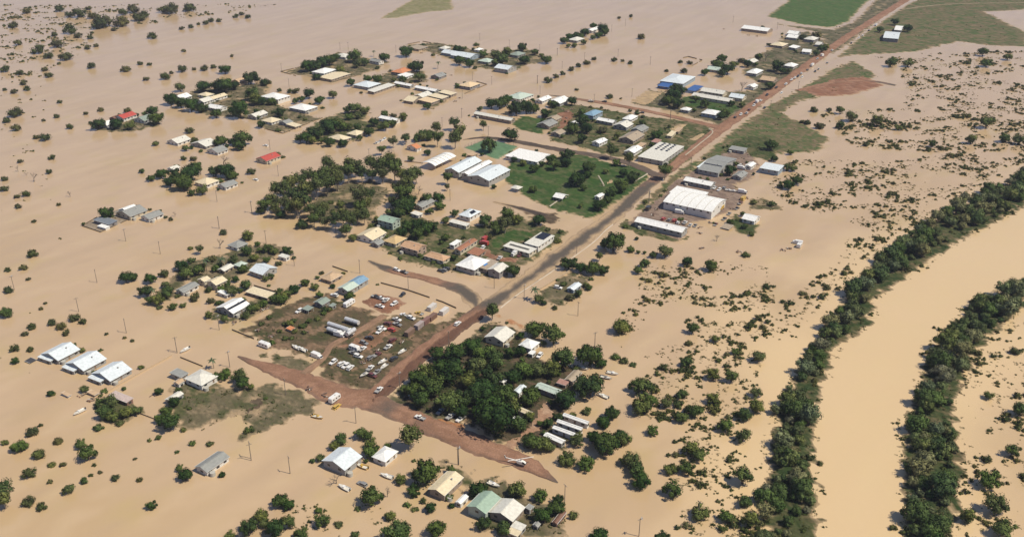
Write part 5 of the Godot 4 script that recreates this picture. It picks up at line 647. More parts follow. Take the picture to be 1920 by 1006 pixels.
func extrude(profile: Array, z0: float, z1: float, inset := 0.0) -> Mesh:      # side profile in x, y; swept across z with a chamfered flank
	var st := begin()
	var c := Vector2.ZERO
	for p in profile: c += p
	c /= profile.size()
	var rings := []
	for s in [[z0, inset], [z0 + inset, 0.0], [z1 - inset, 0.0], [z1, inset]]:
		var r := []
		for p in profile:
			var q: Vector2 = p + (c - p).normalized() * s[1]
			r.append(Vector3(q.x, q.y, s[0]))
		rings.append(r)
	for k in 3:
		for i in profile.size():
			var j := (i + 1) % profile.size()
			face(st, [rings[k][i], rings[k][j], rings[k + 1][j], rings[k + 1][i]])
	for r in [rings[0], rings[3]]:
		var flat := PackedVector2Array()
		for p in r: flat.append(Vector2(p.x, p.y))
		var tri := Geometry2D.triangulate_polygon(flat)
		for i in range(0, tri.size(), 3): face(st, [r[tri[i]], r[tri[i + 1]], r[tri[i + 2]]])
	return st.commit()

# ---------------------------------------------------------------- land
func poly_dist(poly: PackedVector2Array, p: Vector2) -> float:      # positive inside
	var best := 1e9
	var n := poly.size()
	var inside := false
	var j := n - 1
	for i in n:
		var a := poly[j]
		var b := poly[i]
		var ab := b - a
		var t := clampf((p - a).dot(ab) / ab.length_squared(), 0.0, 1.0)
		best = minf(best, (a + ab * t).distance_squared_to(p))
		if (b.y > p.y) != (a.y > p.y) and p.x < (a.x - b.x) * (p.y - b.y) / (a.y - b.y) + b.x:
			inside = not inside
		j = i
	best = sqrt(best)
	return best if inside else -best

# kind: [first colour, second colour, third colour, share of water pools 0..1, height]
const SOIL := {
	"bank": [Color(0.035, 0.058, 0.020), Color(0.075, 0.085, 0.036), Color(0.13, 0.11, 0.06), 0.15, 0.28],
	"yard": [Color(0.12, 0.092, 0.056), Color(0.072, 0.074, 0.034), Color(0.23, 0.155, 0.10), 0.12, 0.26],
	"red": [Color(0.27, 0.135, 0.085), Color(0.22, 0.115, 0.075), Color(0.32, 0.19, 0.13), 0.0, 0.34],
	"redyard": [Color(0.27, 0.15, 0.092), Color(0.17, 0.105, 0.062), Color(0.30, 0.18, 0.12), 0.1, 0.33],
	"soaked": [Color(0.145, 0.125, 0.075), Color(0.085, 0.09, 0.042), Color(0.22, 0.175, 0.11), 0.42, 0.26],
	"soaked2": [Color(0.13, 0.115, 0.072), Color(0.075, 0.085, 0.04), Color(0.20, 0.165, 0.11), 0.35, 0.2],
	"mud": [Color(0.085, 0.062, 0.042), Color(0.105, 0.08, 0.055), Color(0.13, 0.10, 0.07), 0.1, 0.17],
	"grass": [Color(0.064, 0.084, 0.030), Color(0.11, 0.11, 0.052), Color(0.20, 0.16, 0.095), 0.12, 0.24],
	"grass2": [Color(0.082, 0.118, 0.042), Color(0.15, 0.13, 0.07), Color(0.20, 0.15, 0.095), 0.18, 0.20],
	"grovefloor": [Color(0.055, 0.06, 0.028), Color(0.085, 0.07, 0.045), Color(0.13, 0.09, 0.06), 0.05, 0.27],
	"sand": [Color(0.40, 0.25, 0.165), Color(0.34, 0.205, 0.135), Color(0.43, 0.29, 0.2), 0.0, 0.33],
	"orange": [Color(0.40, 0.19, 0.09), Color(0.34, 0.17, 0.09), Color(0.30, 0.17, 0.1), 0.0, 0.33],
	"lawn": [Color(0.040, 0.086, 0.022), Color(0.062, 0.102, 0.030), Color(0.10, 0.115, 0.05), 0.0, 0.36],
	"lawn2": [Color(0.045, 0.072, 0.022), Color(0.07, 0.085, 0.035), Color(0.12, 0.11, 0.055), 0.08, 0.30],
	"court": [Color(0.12, 0.22, 0.12), Color(0.13, 0.23, 0.13), Color(0.12, 0.21, 0.12), 0.0, 0.40],
	"sandy": [Color(0.50, 0.37, 0.22), Color(0.43, 0.31, 0.19), Color(0.36, 0.27, 0.17), 0.0, 0.43],
	"gravel": [Color(0.21, 0.155, 0.125), Color(0.24, 0.175, 0.14), Color(0.28, 0.21, 0.165), 0.08, 0.29],
	"field": [Color(0.058, 0.115, 0.032), Color(0.075, 0.13, 0.04), Color(0.10, 0.125, 0.05), 0.0, 0.30],
	"pale": [Color(0.24, 0.22, 0.115), Color(0.20, 0.20, 0.09), Color(0.28, 0.25, 0.15), 0.1, 0.22],
	"concrete": [Color(0.30, 0.25, 0.19), Color(0.26, 0.21, 0.16), Color(0.34, 0.28, 0.21), 0.25, 0.16],
	"orangewater": [Color(0.42, 0.20, 0.10), Color(0.44, 0.23, 0.12), Color(0.44, 0.26, 0.14), 0.0, 0.035]}

func land_height(d: float, soft: float, high: float, p: Vector2) -> float:
	var rag := edge_noise.get_noise_2d(p.x, p.y) * minf(soft, 5.0) * 0.9 + fine_noise.get_noise_2d(p.x * 0.8, p.y * 0.8) * minf(soft, 3.0) * 0.7
	return high * smoothstep(-0.3, maxf(1.5, soft * 0.8), d + rag) - 0.05

func soil_y(l: Dictionary, p: Vector2) -> float:
	var h := land_height(poly_dist(l.poly, p), l.soft, l.high, p)
	var pool: float = l.pool
	var t1 := tone_noise.get_noise_2d(p.x, p.y)
	var t3 := fine_noise.get_noise_2d(p.x * 0.37 + 300.0, p.y * 0.37)
	return h - l.high * pool * 1.5 * smoothstep(0.75 - pool * 0.6, 1.0 - pool * 0.3, 0.5 + t1 * 0.8 + t3 * 0.35)

func ground_y(x: float, z: float) -> float:
	var y := -0.4
	var p := Vector2(x, z)
	for l in lands:
		if l.box.has_point(p):
			y = maxf(y, soil_y(l, p))
	for r in road_lines:
		var w := road_at(r, p)
		if w.x > 0.0: y = maxf(y, w.y)
	return y

func land(called: String, pts: Array, kind: String, soft: float, index: int) -> void:
	var poly := PackedVector2Array()
	var bounds := Rect2(Vector2(pts[0], pts[1]), Vector2.ZERO)
	for i in range(0, pts.size(), 2):
		var p := Vector2(pts[i], pts[i + 1])
		poly.append(p)
		bounds = bounds.expand(p)
	bounds = bounds.grow(3.0)
	var s: Array = SOIL[kind]
	var high: float = s[4] + index * 0.0009
	lands.append({"poly": poly, "soft": soft, "high": high, "box": bounds, "pool": float(s[3]), "kind": kind})
	var cell := 1.25 if bounds.get_center().y > 60 else (1.7 if bounds.get_center().y > -200 else 2.6)
	var nx := int(bounds.size.x / cell) + 2
	var nz := int(bounds.size.y / cell) + 2
	var y := PackedFloat32Array()
	var col := PackedColorArray()
	y.resize(nx * nz)
	col.resize(nx * nz)
	for k in nz:
		for i in nx:
			var p := bounds.position + Vector2(i, k) * cell
			var d := poly_dist(poly, p)
			var at := k * nx + i
			if d < -4.0:
				y[at] = -9.0
				continue
			var h := land_height(d, soft, high, p)
			var t1 := tone_noise.get_noise_2d(p.x, p.y)
			var t2 := fine_noise.get_noise_2d(p.x, p.y)
			var t3 := fine_noise.get_noise_2d(p.x * 0.37 + 300.0, p.y * 0.37)
			# low spots hold pools of the flood
			var pool: float = s[3]
			h -= high * pool * 1.5 * smoothstep(0.75 - pool * 0.6, 1.0 - pool * 0.3, 0.5 + t1 * 0.8 + t3 * 0.35)
			y[at] = h + t2 * 0.03
			var t4 := fine_noise.get_noise_2d(p.x * 2.3, p.y * 2.3 + 90.0)
			var c: Color = s[0].lerp(s[1], smoothstep(-0.3, 0.3, t1 + t2 * 0.7 + t4 * 0.5))
			c = c.lerp(s[2], smoothstep(0.05, 0.45, t3 + t2 * 0.6 + t4 * 0.4))
			c = c * (1.0 + 0.35 * t4)
			# a skin of silt left by the water on what is barely above it
			c = c.lerp(WATER, (1.0 - smoothstep(0.0, 0.45, h / high + t2 * 0.25)) * (0.85 if soft > 2.0 else 0.3))
			col[at] = c
	var st := begin()
	var map := PackedInt32Array()
	map.resize(nx * nz)
	map.fill(-1)
	var count := 0
	for k in nz - 1:
		for i in nx - 1:
			var q := [k * nx + i, k * nx + i + 1, (k + 1) * nx + i + 1, (k + 1) * nx + i]
			var top := -9.0
			var low := 9.0
			for a in q:
				top = maxf(top, y[a])
				low = minf(low, y[a])
			if top < -0.03 or low < -5.0: continue
			for a in q:
				if map[a] < 0:
					map[a] = count
					count += 1
					st.set_color(col[a])
					st.add_vertex(Vector3(bounds.position.x + (a % nx) * cell, y[a], bounds.position.y + (a / nx) * cell))
			for a in [q[0], q[1], q[2], q[0], q[2], q[3]]: st.add_index(map[a])
	if count == 0: return
	st.generate_normals()
	structure(called, st.commit(), painted("soil", 0.95, tex_soil, 0.13))

# ---------------------------------------------------------------- roads
var road_lines := []
const ROADBED := {"red": [Color(0.35, 0.205, 0.138), Color(0.27, 0.152, 0.100), Color(0.115, 0.099, 0.086)], "asphalt": [Color(0.135, 0.105, 0.085), Color(0.165, 0.125, 0.1), Color(0.075, 0.06, 0.052)],
	"track": [Color(0.33, 0.21, 0.14), Color(0.26, 0.165, 0.11), Color(0.15, 0.1, 0.07)], "pale": [Color(0.30, 0.25, 0.17), Color(0.25, 0.21, 0.14), Color(0.15, 0.1, 0.07)], "foam": [Color(0.66, 0.60, 0.50), Color(0.58, 0.5, 0.4), Color(0.4, 0.3, 0.2)], "concrete": [Color(0.50, 0.44, 0.35), Color(0.44, 0.39, 0.31), Color(0.2, 0.17, 0.14)]}

func road_at(r: Dictionary, p: Vector2) -> Vector2:      # (1 if on the road, height)
	for i in r.pts.size() - 1:
		var a: Vector2 = r.pts[i]
		var b: Vector2 = r.pts[i + 1]
		var ab := b - a
		var t := clampf((p - a).dot(ab) / ab.length_squared(), 0.0, 1.0)
		var w: float = lerpf(r.wide[i], r.wide[i + 1], t) * 0.5
		if (a + ab * t).distance_to(p) < w:
			var wet: float = lerpf(r.wet[i], r.wet[i + 1], t)
			return Vector2(1, lerpf(r.high, -0.02, smoothstep(0.1, 1.0, wet)))
	return Vector2(-1, 0)

func road(called: String, rows: Array, kind: String, index: int) -> void:
	var curve := Curve2D.new()
	var pts := []
	var wide := []
	var wet := []
	for i in range(0, rows.size(), 4):
		pts.append(Vector2(rows[i], rows[i + 1]))
		wide.append(float(rows[i + 2]))
		wet.append(float(rows[i + 3]))
	var high := 0.46 + 0.006 * index
	if kind == "concrete": high += 0.03
	if kind == "foam": high = 0.02
	road_lines.append({"pts": pts, "wide": wide, "wet": wet, "high": high})
	var n := pts.size()
	var tan := []
	for i in n:
		tan.append((pts[mini(i + 1, n - 1)] - pts[maxi(i - 1, 0)]) / 6.0)
	for i in n: curve.add_point(pts[i], -tan[i], tan[i])
	var bed: Array = ROADBED[kind]
	var st := begin()
	var across := 15 if wide.max() > 3.0 else 5
	var count := 0
	for i in n - 1:
		var steps := maxi(2, int(pts[i].distance_to(pts[i + 1]) / 1.6))
		for k in steps + (1 if i == n - 2 else 0):
			var t := float(k) / steps
			var c := curve.sample(i, t)
			var side := (curve.sample(i, minf(t + 0.05, 1.0)) - curve.sample(i, maxf(t - 0.05, 0.0))).normalized().orthogonal()
			var w := lerpf(wide[i], wide[i + 1], t) * 0.5
			var wt := lerpf(wet[i], wet[i + 1], t)
			for a in across:
				var f := float(a) / (across - 1) * 2.0 - 1.0
				var rag := 1.0 + (edge_noise.get_noise_2d(c.x * 0.6 + signf(f) * 90.0, c.y * 0.6) * 0.26 + fine_noise.get_noise_2d(c.x + signf(f) * 50.0, c.y) * 0.16 if across > 5 else 0.0)
				var p := c + side * f * w * rag
				var t1 := tone_noise.get_noise_2d(p.x * 1.3, p.y * 1.3)
				var t2 := fine_noise.get_noise_2d(p.x * 1.2, p.y * 1.2)
				var rut := 0.5 + 0.5 * cos(f * 9.0)
				var col: Color = bed[0].lerp(bed[1], smoothstep(-0.3, 0.3, t1 + t2 * 0.7))
				col = col.lerp(bed[1], rut * 0.35)
				# the half of the main road that still drains is wet red mud
				if index == 0 and i < 4: col = col.lerp(Color(0.115, 0.062, 0.045), smoothstep(0.05, -0.12, f + t1 * 0.35 + t2 * 0.12) * 0.85)
				# tyre lines and puddles
				col = col.lerp(bed[1] * 0.7, smoothstep(0.25, 0.5, tone_noise.get_noise_2d(p.x * 2.0 + 77.0, p.y * 2.0)) * 0.5)
				col = col.lerp(bed[2], smoothstep(0.04, 0.4, wt + t1 * 0.25 * signf(wt)))
				var sunk := smoothstep(0.45, 0.95, wt + t1 * 0.22 + t2 * 0.12 + (absf(f) - 0.45) * 0.8) if wt > 0.15 else 0.0
				col = col.lerp(WATER, sunk)
				var y := lerpf(high + 0.12 * (1.0 - f * f), 0.03, smoothstep(0.0, 0.6, wt)) - 0.05 * rut * (1.0 - minf(wt * 3.0, 1.0))
				if absf(f) > 0.99: y = -0.12
				elif absf(f) > 0.84 and across > 5:
					y = minf(y, high * 0.75)
					col = col.lerp(bed[2], 0.35 + t2 * 0.3)
				st.set_color(col)
				st.add_vertex(Vector3(p.x, y, p.y))
			count += 1
	for r in count - 1:
		for a in across - 1:
			var q := r * across + a
			for v in [q, q + 1, q + across + 1, q, q + across + 1, q + across]: st.add_index(v)
	st.generate_normals()
	structure(called, st.commit(), painted("soil", 0.95, tex_soil, 0.13))

# ---------------------------------------------------------------- water
const RIVER := [406.3, 36.3, 311.7, 98.1, 227.8, 175.7, 181.1, 226.4, 153.6, 276.9, 134.1, 328.3, 123.5, 360, 117.2, 384.2]

func water() -> void:
	var st := begin()
	var step := 6.0
	var nx := 386
	var nz := 240
	var line := PackedVector2Array()
	for i in range(0, RIVER.size(), 2): line.append(Vector2(RIVER[i], RIVER[i + 1]))
	for k in nz:
		for i in nx:
			var p := Vector2((i - nx / 2) * step, 420.0 - k * step)
			var near := 1e9
			for j in line.size() - 1:
				var ab := line[j + 1] - line[j]
				var t := clampf((p - line[j]).dot(ab) / ab.length_squared(), 0.0, 1.0)
				near = minf(near, (line[j] + ab * t).distance_to(p))
			var t1 := tone_noise.get_noise_2d(p.x * 0.22, p.y * 0.22 + 700.0)
			var t2 := tone_noise.get_noise_2d(p.x * 0.6 + 500.0, p.y * 0.6)
			var c := WATER
			c = c.lerp(Color(0.455, 0.325, 0.178), smoothstep(-0.1, 0.5, t1) * 0.6)          # browner silt
			c = c.lerp(Color(0.46, 0.348, 0.16), smoothstep(0.2, 0.5, t2) * 0.45)           # ochre plumes
			var f := p.rotated(1.03)      # silt drawn out along the current
			var t3 := tone_noise.get_noise_2d(f.x * 0.16, f.y * 1.3)
			var t4 := tone_noise.get_noise_2d(f.x * 0.5 + 90.0, f.y * 3.0)
			c = c.lerp(Color(0.435, 0.315, 0.20), smoothstep(0.08, 0.5, t3 + t4 * 0.3) * 0.6)
			c = c.lerp(Color(0.53, 0.39, 0.245), smoothstep(0.12, 0.5, -t3 - t4 * 0.35) * 0.55)
			c = c.lerp(Color(0.63, 0.47, 0.27), 0.85 - 0.85 * smoothstep(30.0, 90.0, near + t1 * 40.0))   # the river's own paler load
			st.set_color(c)
			st.add_vertex(Vector3(p.x, 0, p.y))
	for k in nz - 1:
		for i in nx - 1:
			var q := k * nx + i
			for v in [q, q + 1, q + nx + 1, q, q + nx + 1, q + nx]: st.add_index(v)
	st.generate_normals()
	var m := StandardMaterial3D.new()
	m.vertex_color_use_as_albedo = true
	m.roughness = 0.16
	m.metallic_specular = 0.5
	var n := FastNoiseLite.new()
	n.seed = 4
	n.frequency = 0.02
	n.fractal_octaves = 3
	var im := n.get_seamless_image(256, 256)
	im.bump_map_to_normal_map(2.0)
	m.normal_enabled = true
	m.normal_texture = ImageTexture.create_from_image(im)
	m.normal_scale = 0.15
	m.uv1_triplanar = true
	m.uv1_world_triplanar = true
	m.uv1_scale = Vector3(0.035, 0.035, 0.035)
	structure("flood_water", st.commit(), m)
	# the rest of the flood plain, out to the horizon
	var far := begin()
	var x0 := -nx / 2 * step
	var x1 := (nx - 1 - nx / 2) * step
	var z0 := 420.0
	var z1 := 420.0 - (nz - 1) * step
	for r in [[-9000.0, z0, 9000.0, 9000.0], [-9000.0, -9000.0, 9000.0, z1], [-9000.0, z1, x0, z0], [x1, z1, 9000.0, z0]]:
		far.set_color(WATER)
		var before := far
		for p in [Vector3(r[0], 0, r[1]), Vector3(r[2], 0, r[1]), Vector3(r[2], 0, r[3]), Vector3(r[0], 0, r[1]), Vector3(r[2], 0, r[3]), Vector3(r[0], 0, r[3])]:
			far.set_normal(Vector3.UP)
			far.set_color(WATER)
			far.add_vertex(p)
	structure("outer_flood_water", far.commit(), m)

# ---------------------------------------------------------------- plants
func leafy(seed_: int, lobes: int, wide: float, tall: float, low: float, leaves: int, leaf: float, dark: Color, light: Color, airy: float) -> Mesh:
	# a crown one unit across: lobes of leaf clumps spread through an uneven volume
	var r := RandomNumberGenerator.new()
	r.seed = seed_
	var st := begin()
	var mid := Vector3(0, low + tall * 0.5, 0)
	for l in lobes:
		var a := TAU * (l + r.randf() * 0.8) / lobes * 2.4
		var ring := sqrt((l + 0.5) / lobes)
		var up := r.randf_range(-0.6, 0.9) * sqrt(1.0 - ring * ring * 0.7)
		ring *= r.randf_range(0.72, 1.12)
		var size := r.randf_range(0.10, 0.25) * (1.25 - ring * 0.45)
		var c := Vector3(cos(a) * ring * (wide - size * 0.75), mid.y + up * (tall * 0.5 - size * 0.4), sin(a) * ring * (wide - size * 0.75))
		var tone := r.randf()
		var lobe_col := dark.lerp(light, tone)
		# the shaded twigs and inner leaves of the lobe
		if airy < 0.7:
			var rings := 4
			var segs := 6
			var pts := []
			for i in rings + 1:
				var row := []
				for j in segs:
					var th := PI * i / rings
					var ph := TAU * j / segs + i * 0.4
					var rad := size * (0.80 - airy * 0.4) * r.randf_range(0.8, 1.1)
					row.append(c + Vector3(sin(th) * cos(ph), cos(th) * 0.85, sin(th) * sin(ph)) * rad)
				pts.append(row)
			st.set_color(lobe_col)
			for i in rings:
				for j in segs:
					var k := (j + 1) % segs
					var quad := [pts[i][j], pts[i][k], pts[i + 1][k], pts[i + 1][j]]
					var out := []
					for v in quad: out.append((v - c).normalized())
					tri(st, quad[0], quad[1], quad[2], out[0], out[1], out[2])
					tri(st, quad[0], quad[2], quad[3], out[0], out[2], out[3])
		for n in leaves:
			var d := Vector3(r.randfn(), r.randfn() * 0.9 + 0.12, r.randfn()).normalized()
			var p := c + d * size * r.randf_range(0.72, 1.18)
			p.y = maxf(p.y, low - 0.02)
			var out := (d * 0.75 + (p - mid).normalized() * 0.5 + Vector3(r.randfn(), r.randfn(), r.randfn()) * 0.35).normalized()
			var u := out.cross(Vector3(r.randfn(), r.randfn(), r.randfn())).normalized() * leaf * r.randf_range(0.6, 1.35)
			var w := out.cross(u).normalized() * leaf * r.randf_range(0.45, 1.0)
			var lift := out * leaf * 0.35
			st.set_color(lobe_col.lerp(light, r.randf_range(-0.25, 0.4)) * r.randf_range(0.8, 1.2))
			tri(st, p - u, p + w + lift, p + u, out, out, out)
			tri(st, p - u, p + u, p - w + lift, out, out, out)
	return st.commit()

func trunk_mesh(seed_: int, tall: float, thick: float, limbs: int, spread: float) -> Mesh:
	var r := RandomNumberGenerator.new()
	r.seed = seed_
	var st := begin()
	var knee := Vector3(r.randf_range(-0.03, 0.03), tall * 0.45, r.randf_range(-0.03, 0.03))
	tube(st, Vector3(0, -0.12, 0), knee, thick, thick * 0.72, 7)
	for i in limbs:
		var a := TAU * i / limbs + r.randf()
		var tip := Vector3(cos(a) * spread, tall * r.randf_range(0.75, 1.0), sin(a) * spread)
		var bend := knee.lerp(tip, 0.5) + Vector3(0, -0.03, 0)
		tube(st, knee, bend, thick * 0.6, thick * 0.4, 5)
		tube(st, bend, tip, thick * 0.4, thick * 0.12, 5)
	return st.commit()

func bare_mesh(seed_: int) -> Mesh:
	var r := RandomNumberGenerator.new()
	r.seed = seed_
	var st := begin()
	var ends := [[Vector3(0, -0.1, 0), Vector3(0.02, 0.3, 0), 0.03]]
	tube(st, ends[0][0], ends[0][1], 0.04, 0.028, 6)
	var now := [[ends[0][1], Vector3.UP, 0.028]]
	for level in 4:
		var next := []
		for e in now:
			for i in 3:
				var d: Vector3 = (e[1] + Vector3(r.randfn(), r.randfn() * 0.4 + 0.2, r.randfn()) * 0.55).normalized()
				var b: Vector3 = e[0] + d * r.randf_range(0.13, 0.22) * (1.0 - level * 0.12)
				tube(st, e[0], b, e[2], e[2] * 0.55, 4)
				next.append([b, d, e[2] * 0.55])
		now = next
	return st.commit()

func palm(parent: Node) -> void:
	if not meshes.has("palm_trunk"):
		var st := begin()
		var last := Vector3(0, -0.1, 0)
		for i in 5:
			var p := Vector3(0.02 * i * i * 0.3, 0.27 * (i + 1) - 0.1, 0.01 * i)
			tube(st, last, p, 0.045 - i * 0.005, 0.04 - i * 0.005, 7)
			last = p
		meshes["palm_trunk"] = st.commit()
		var fr := begin()
		for k in 8:      # leaflets on an arching rib
			var a := Vector3(k * 0.06, 0.05 * sin(k * 0.45) * 2.0 - k * k * 0.0022, 0)
			var b := Vector3((k + 1) * 0.06, 0.05 * sin((k + 1) * 0.45) * 2.0 - (k + 1) * (k + 1) * 0.0022, 0)
			var w := 0.075 * sin(PI * (k + 0.7) / 9.0) + 0.012
			for s in [-1.0, 1.0]:
				face(fr, [a, b, b + Vector3(0.03, -0.035, s * w), a + Vector3(0.03, -0.035, s * w)])
		meshes["palm_frond"] = fr.commit()
	part("trunk", meshes["palm_trunk"], mat("palm_bark", Color(0.16, 0.13, 0.10)), parent)
	for i in 11:
		var b := Basis(Vector3.UP, TAU * i / 11.0 + 0.3) * Basis(Vector3(0, 0, 1), [0.55, 0.1, -0.25][i % 3])
		part("frond", meshes["palm_frond"], mat("palm_leaf", Color(0.05, 0.085, 0.03), 0.6), parent, Transform3D(b, Vector3(0.1, 1.24, 0.04)))

const KINDS := {"d": ["dense_tree", "dense dark green tree"], "o": ["bushy_tree", "bushy olive green tree"], "e": ["gum_tree", "airy gum tree"], "k": ["flooded_tree", "dark brownish tree standing in water"],
	"s": ["low_shrub", "low green shrub"], "b": ["dead_tree", "bare grey dead tree"], "p": ["palm_tree", "feathery palm tree"], "r": ["riverbank_tree", "green riverbank tree"], "v": ["scrub_bush", "small dark half drowned bush"]}
var crowns := {}
var trunks := {}

func grow_kinds() -> void:
	for i in 7:
		var hue := Color([1.0, 0.82, 1.25, 0.95, 1.1, 0.75, 1.35][i], [1.0, 0.88, 1.12, 1.06, 0.98, 0.85, 1.15][i], [1.0, 0.8, 1.1, 0.85, 1.2, 0.9, 1.05][i])
		crowns["d%d" % i] = leafy(100 + i, 16, 0.5, 0.62, 0.06, 85, 0.036, Color(0.017, 0.039, 0.011) * hue, Color(0.057, 0.097, 0.024) * hue, 0.1)
		crowns["o%d" % i] = leafy(200 + i, 14, 0.5, 0.66, 0.03, 75, 0.038, Color(0.039, 0.065, 0.018) * hue, Color(0.124, 0.163, 0.047) * hue, 0.3)
		crowns["k%d" % i] = leafy(300 + i, 11, 0.5, 0.56, -0.03, 60, 0.042, Color(0.039, 0.048, 0.019) * hue, Color(0.101, 0.116, 0.044) * hue, 0.35)
		crowns["s%d" % i] = leafy(400 + i, 10, 0.5, 0.42, -0.04, 50, 0.048, Color(0.044, 0.068, 0.019) * hue, Color(0.130, 0.163, 0.052) * hue, 0.4)
		crowns["e%d" % i] = leafy(500 + i, 17, 0.48, 0.78, 0.38, 62, 0.042, Color(0.042, 0.062, 0.020) * hue, Color(0.115, 0.145, 0.048) * hue, 0.55)
		crowns["r%d" % i] = leafy(600 + i, 18, 0.52, 0.80, 0.02, 85, 0.036, Color(0.036, 0.066, 0.019) * hue, Color(0.130, 0.172, 0.062) * hue, 0.3)
		crowns["v%d" % i] = leafy(700 + i, 7, 0.5, 0.52, -0.12, 34, 0.062, Color(0.042, 0.054, 0.017) * hue, Color(0.115, 0.132, 0.045) * hue, 0.35)
		crowns["g%d" % i] = leafy(800 + i, 18, 0.52, 0.84, 0.04, 75, 0.038, Color(0.085, 0.105, 0.049) * hue, Color(0.195, 0.220, 0.111) * hue, 0.5)
	for i in 3:
		trunks["d%d" % i] = trunk_mesh(20 + i, 0.35, 0.045, 4, 0.2)
		trunks["e%d" % i] = trunk_mesh(30 + i, 0.85, 0.030, 5, 0.24)
		trunks["b%d" % i] = bare_mesh(40 + i)

func leaf_mat() -> StandardMaterial3D:
	var m := painted("leaves", 0.7)
	m.cull_mode = BaseMaterial3D.CULL_DISABLED
	return m

func plant(kind: String, x: float, z: float, w: float, where: String, i: int, near := "") -> void:
	var k: Array = KINDS[kind]
	var group: String = k[0].replace("_", " ") + ("es " if kind == "v" else "s ") + (near if near != "" else where)
	var big: float = {"e": 9.0, "k": 5.0, "s": 3.0, "v": 2.4, "r": 9.0}.get(kind, 7.0)
	var label: String = ("large " if w > big * 1.25 and kind != "v" else ("small " if w < big * 0.75 and kind != "v" else "")) + k[1] + " " + (near if near != "" else where)
	var spin := float((i * 137) % 360)
	var stretch := 0.88 + 0.28 * float((i * 53) % 17) / 16.0
	var y := maxf(ground_y(x, z), -0.3) if kind in ["d", "o", "e", "p", "s"] else -0.25
	if kind in ["v"]:
		var o := part(numbered(k[0]), crowns["v%d" % (i % 7)], leaf_mat(), self, Transform3D(Basis(Vector3.UP, deg_to_rad(spin)).scaled(Vector3(w, w * stretch, w)), Vector3(x, y, z)))
		tag(o, label, "bush", group)
		return
	var t := thing(k[0], label, "shrub" if kind == "s" else "tree", Vector3(x, y, z), deg_to_rad(spin), group)
	t.scale = Vector3(w, w * stretch, w)
	match kind:
		"p": palm(t)
		"b": part("branches", trunks["b%d" % (i % 3)], mat("dead_wood", Color(0.20, 0.17, 0.14)), t)
		_:
			var pick := kind
			if kind == "r" and (i * 7) % 10 < 4:
				pick = "g"
				t.set_meta("label", label.replace("green riverbank", "pale grey green riverbank"))
			part("trunk", trunks[("e%d" if kind == "e" else "d%d") % (i % 3)], mat("pale_bark", Color(0.36, 0.31, 0.25)) if kind == "e" else mat("bark", Color(0.12, 0.09, 0.07)), t)
			part("crown", crowns[pick + str(i % 7)], leaf_mat(), t)

func streak(p: Vector2) -> float:      # where the scrub grows: bands along the old channels
	var q := p.rotated(0.35)
	return edge_noise.get_noise_2d(q.x * 0.10, q.y * 0.26) + 0.5 * tone_noise.get_noise_2d(p.x * 0.8, p.y * 0.8)

func scrub() -> void:
	var all := []
	var zone := 0
	var r := RandomNumberGenerator.new()
	r.seed = 77
	for s in SCRUB:
		zone += 1
		var poly := PackedVector2Array()
		var b := Rect2(Vector2(s[1][0], s[1][1]), Vector2.ZERO)
		for i in range(0, s[1].size(), 2):
			poly.append(Vector2(s[1][i], s[1][i + 1]))
			b = b.expand(poly[-1])
		var tries := int(b.get_area() / 10000.0 * s[2] * 1.8)
		for i in tries:
			var p := b.position + Vector2(r.randf(), r.randf()) * b.size
			var q := r.randf()
			var clump := streak(p)
			if clump < s[5] + r.randf_range(-0.12, 0.12): continue
			if poly_dist(poly, p) < 0.0: continue
			var w: float = lerpf(s[3], s[4], q * q * q) * (0.9 + clump)
			all.append([w / (EYE_Z - p.y), p.x, p.y, w, s[0]])
			if q > 0.5:      # a bush seldom stands alone
				var a := r.randf() * TAU
				all.append([w * 0.7 / (EYE_Z - p.y), p.x + cos(a) * w * 0.8, p.y + sin(a) * w * 0.8, w * 0.7, s[0]])
	all.sort_custom(func(a, c): return a[0] > c[0])
	var many := [[], [], [], []]
	for i in all.size():
		var e: Array = all[i]
		if i < 290: plant("v", e[1], e[2], e[3], e[4], i)
		else: many[i % 4].append(e)
	for k in 4:
		var mm := MultiMesh.new()
		mm.transform_format = MultiMesh.TRANSFORM_3D
		mm.mesh = crowns["v%d" % k]
		mm.instance_count = many[k].size()
		for i in many[k].size():
			var e: Array = many[k][i]
			mm.set_instance_transform(i, Transform3D(Basis(Vector3.UP, i * 2.4).scaled(Vector3(e[3], e[3] * (0.8 + 0.35 * float((i * 31) % 10) / 10.0), e[3])), Vector3(e[1], -0.2, e[2])))
		var o := MultiMeshInstance3D.new()
		o.name = numbered("flooded_scrub")
		o.multimesh = mm
		o.material_override = leaf_mat()
		o.set_meta("kind", "stuff")
		o.set_meta("label", "countless small dark bushes breaking the flood surface")
		add_child(o)
	print("scrub ", all.size())

const COVER := {"bank": 0.06, "yard": 0.022, "soaked": 0.075, "soaked2": 0.035, "grass": 0.05, "grass2": 0.012, "grovefloor": 0.05, "lawn2": 0.03, "mud": 0.02, "redyard": 0.012, "gravel": 0.006, "lawn": 0.002, "concrete": 0.01}

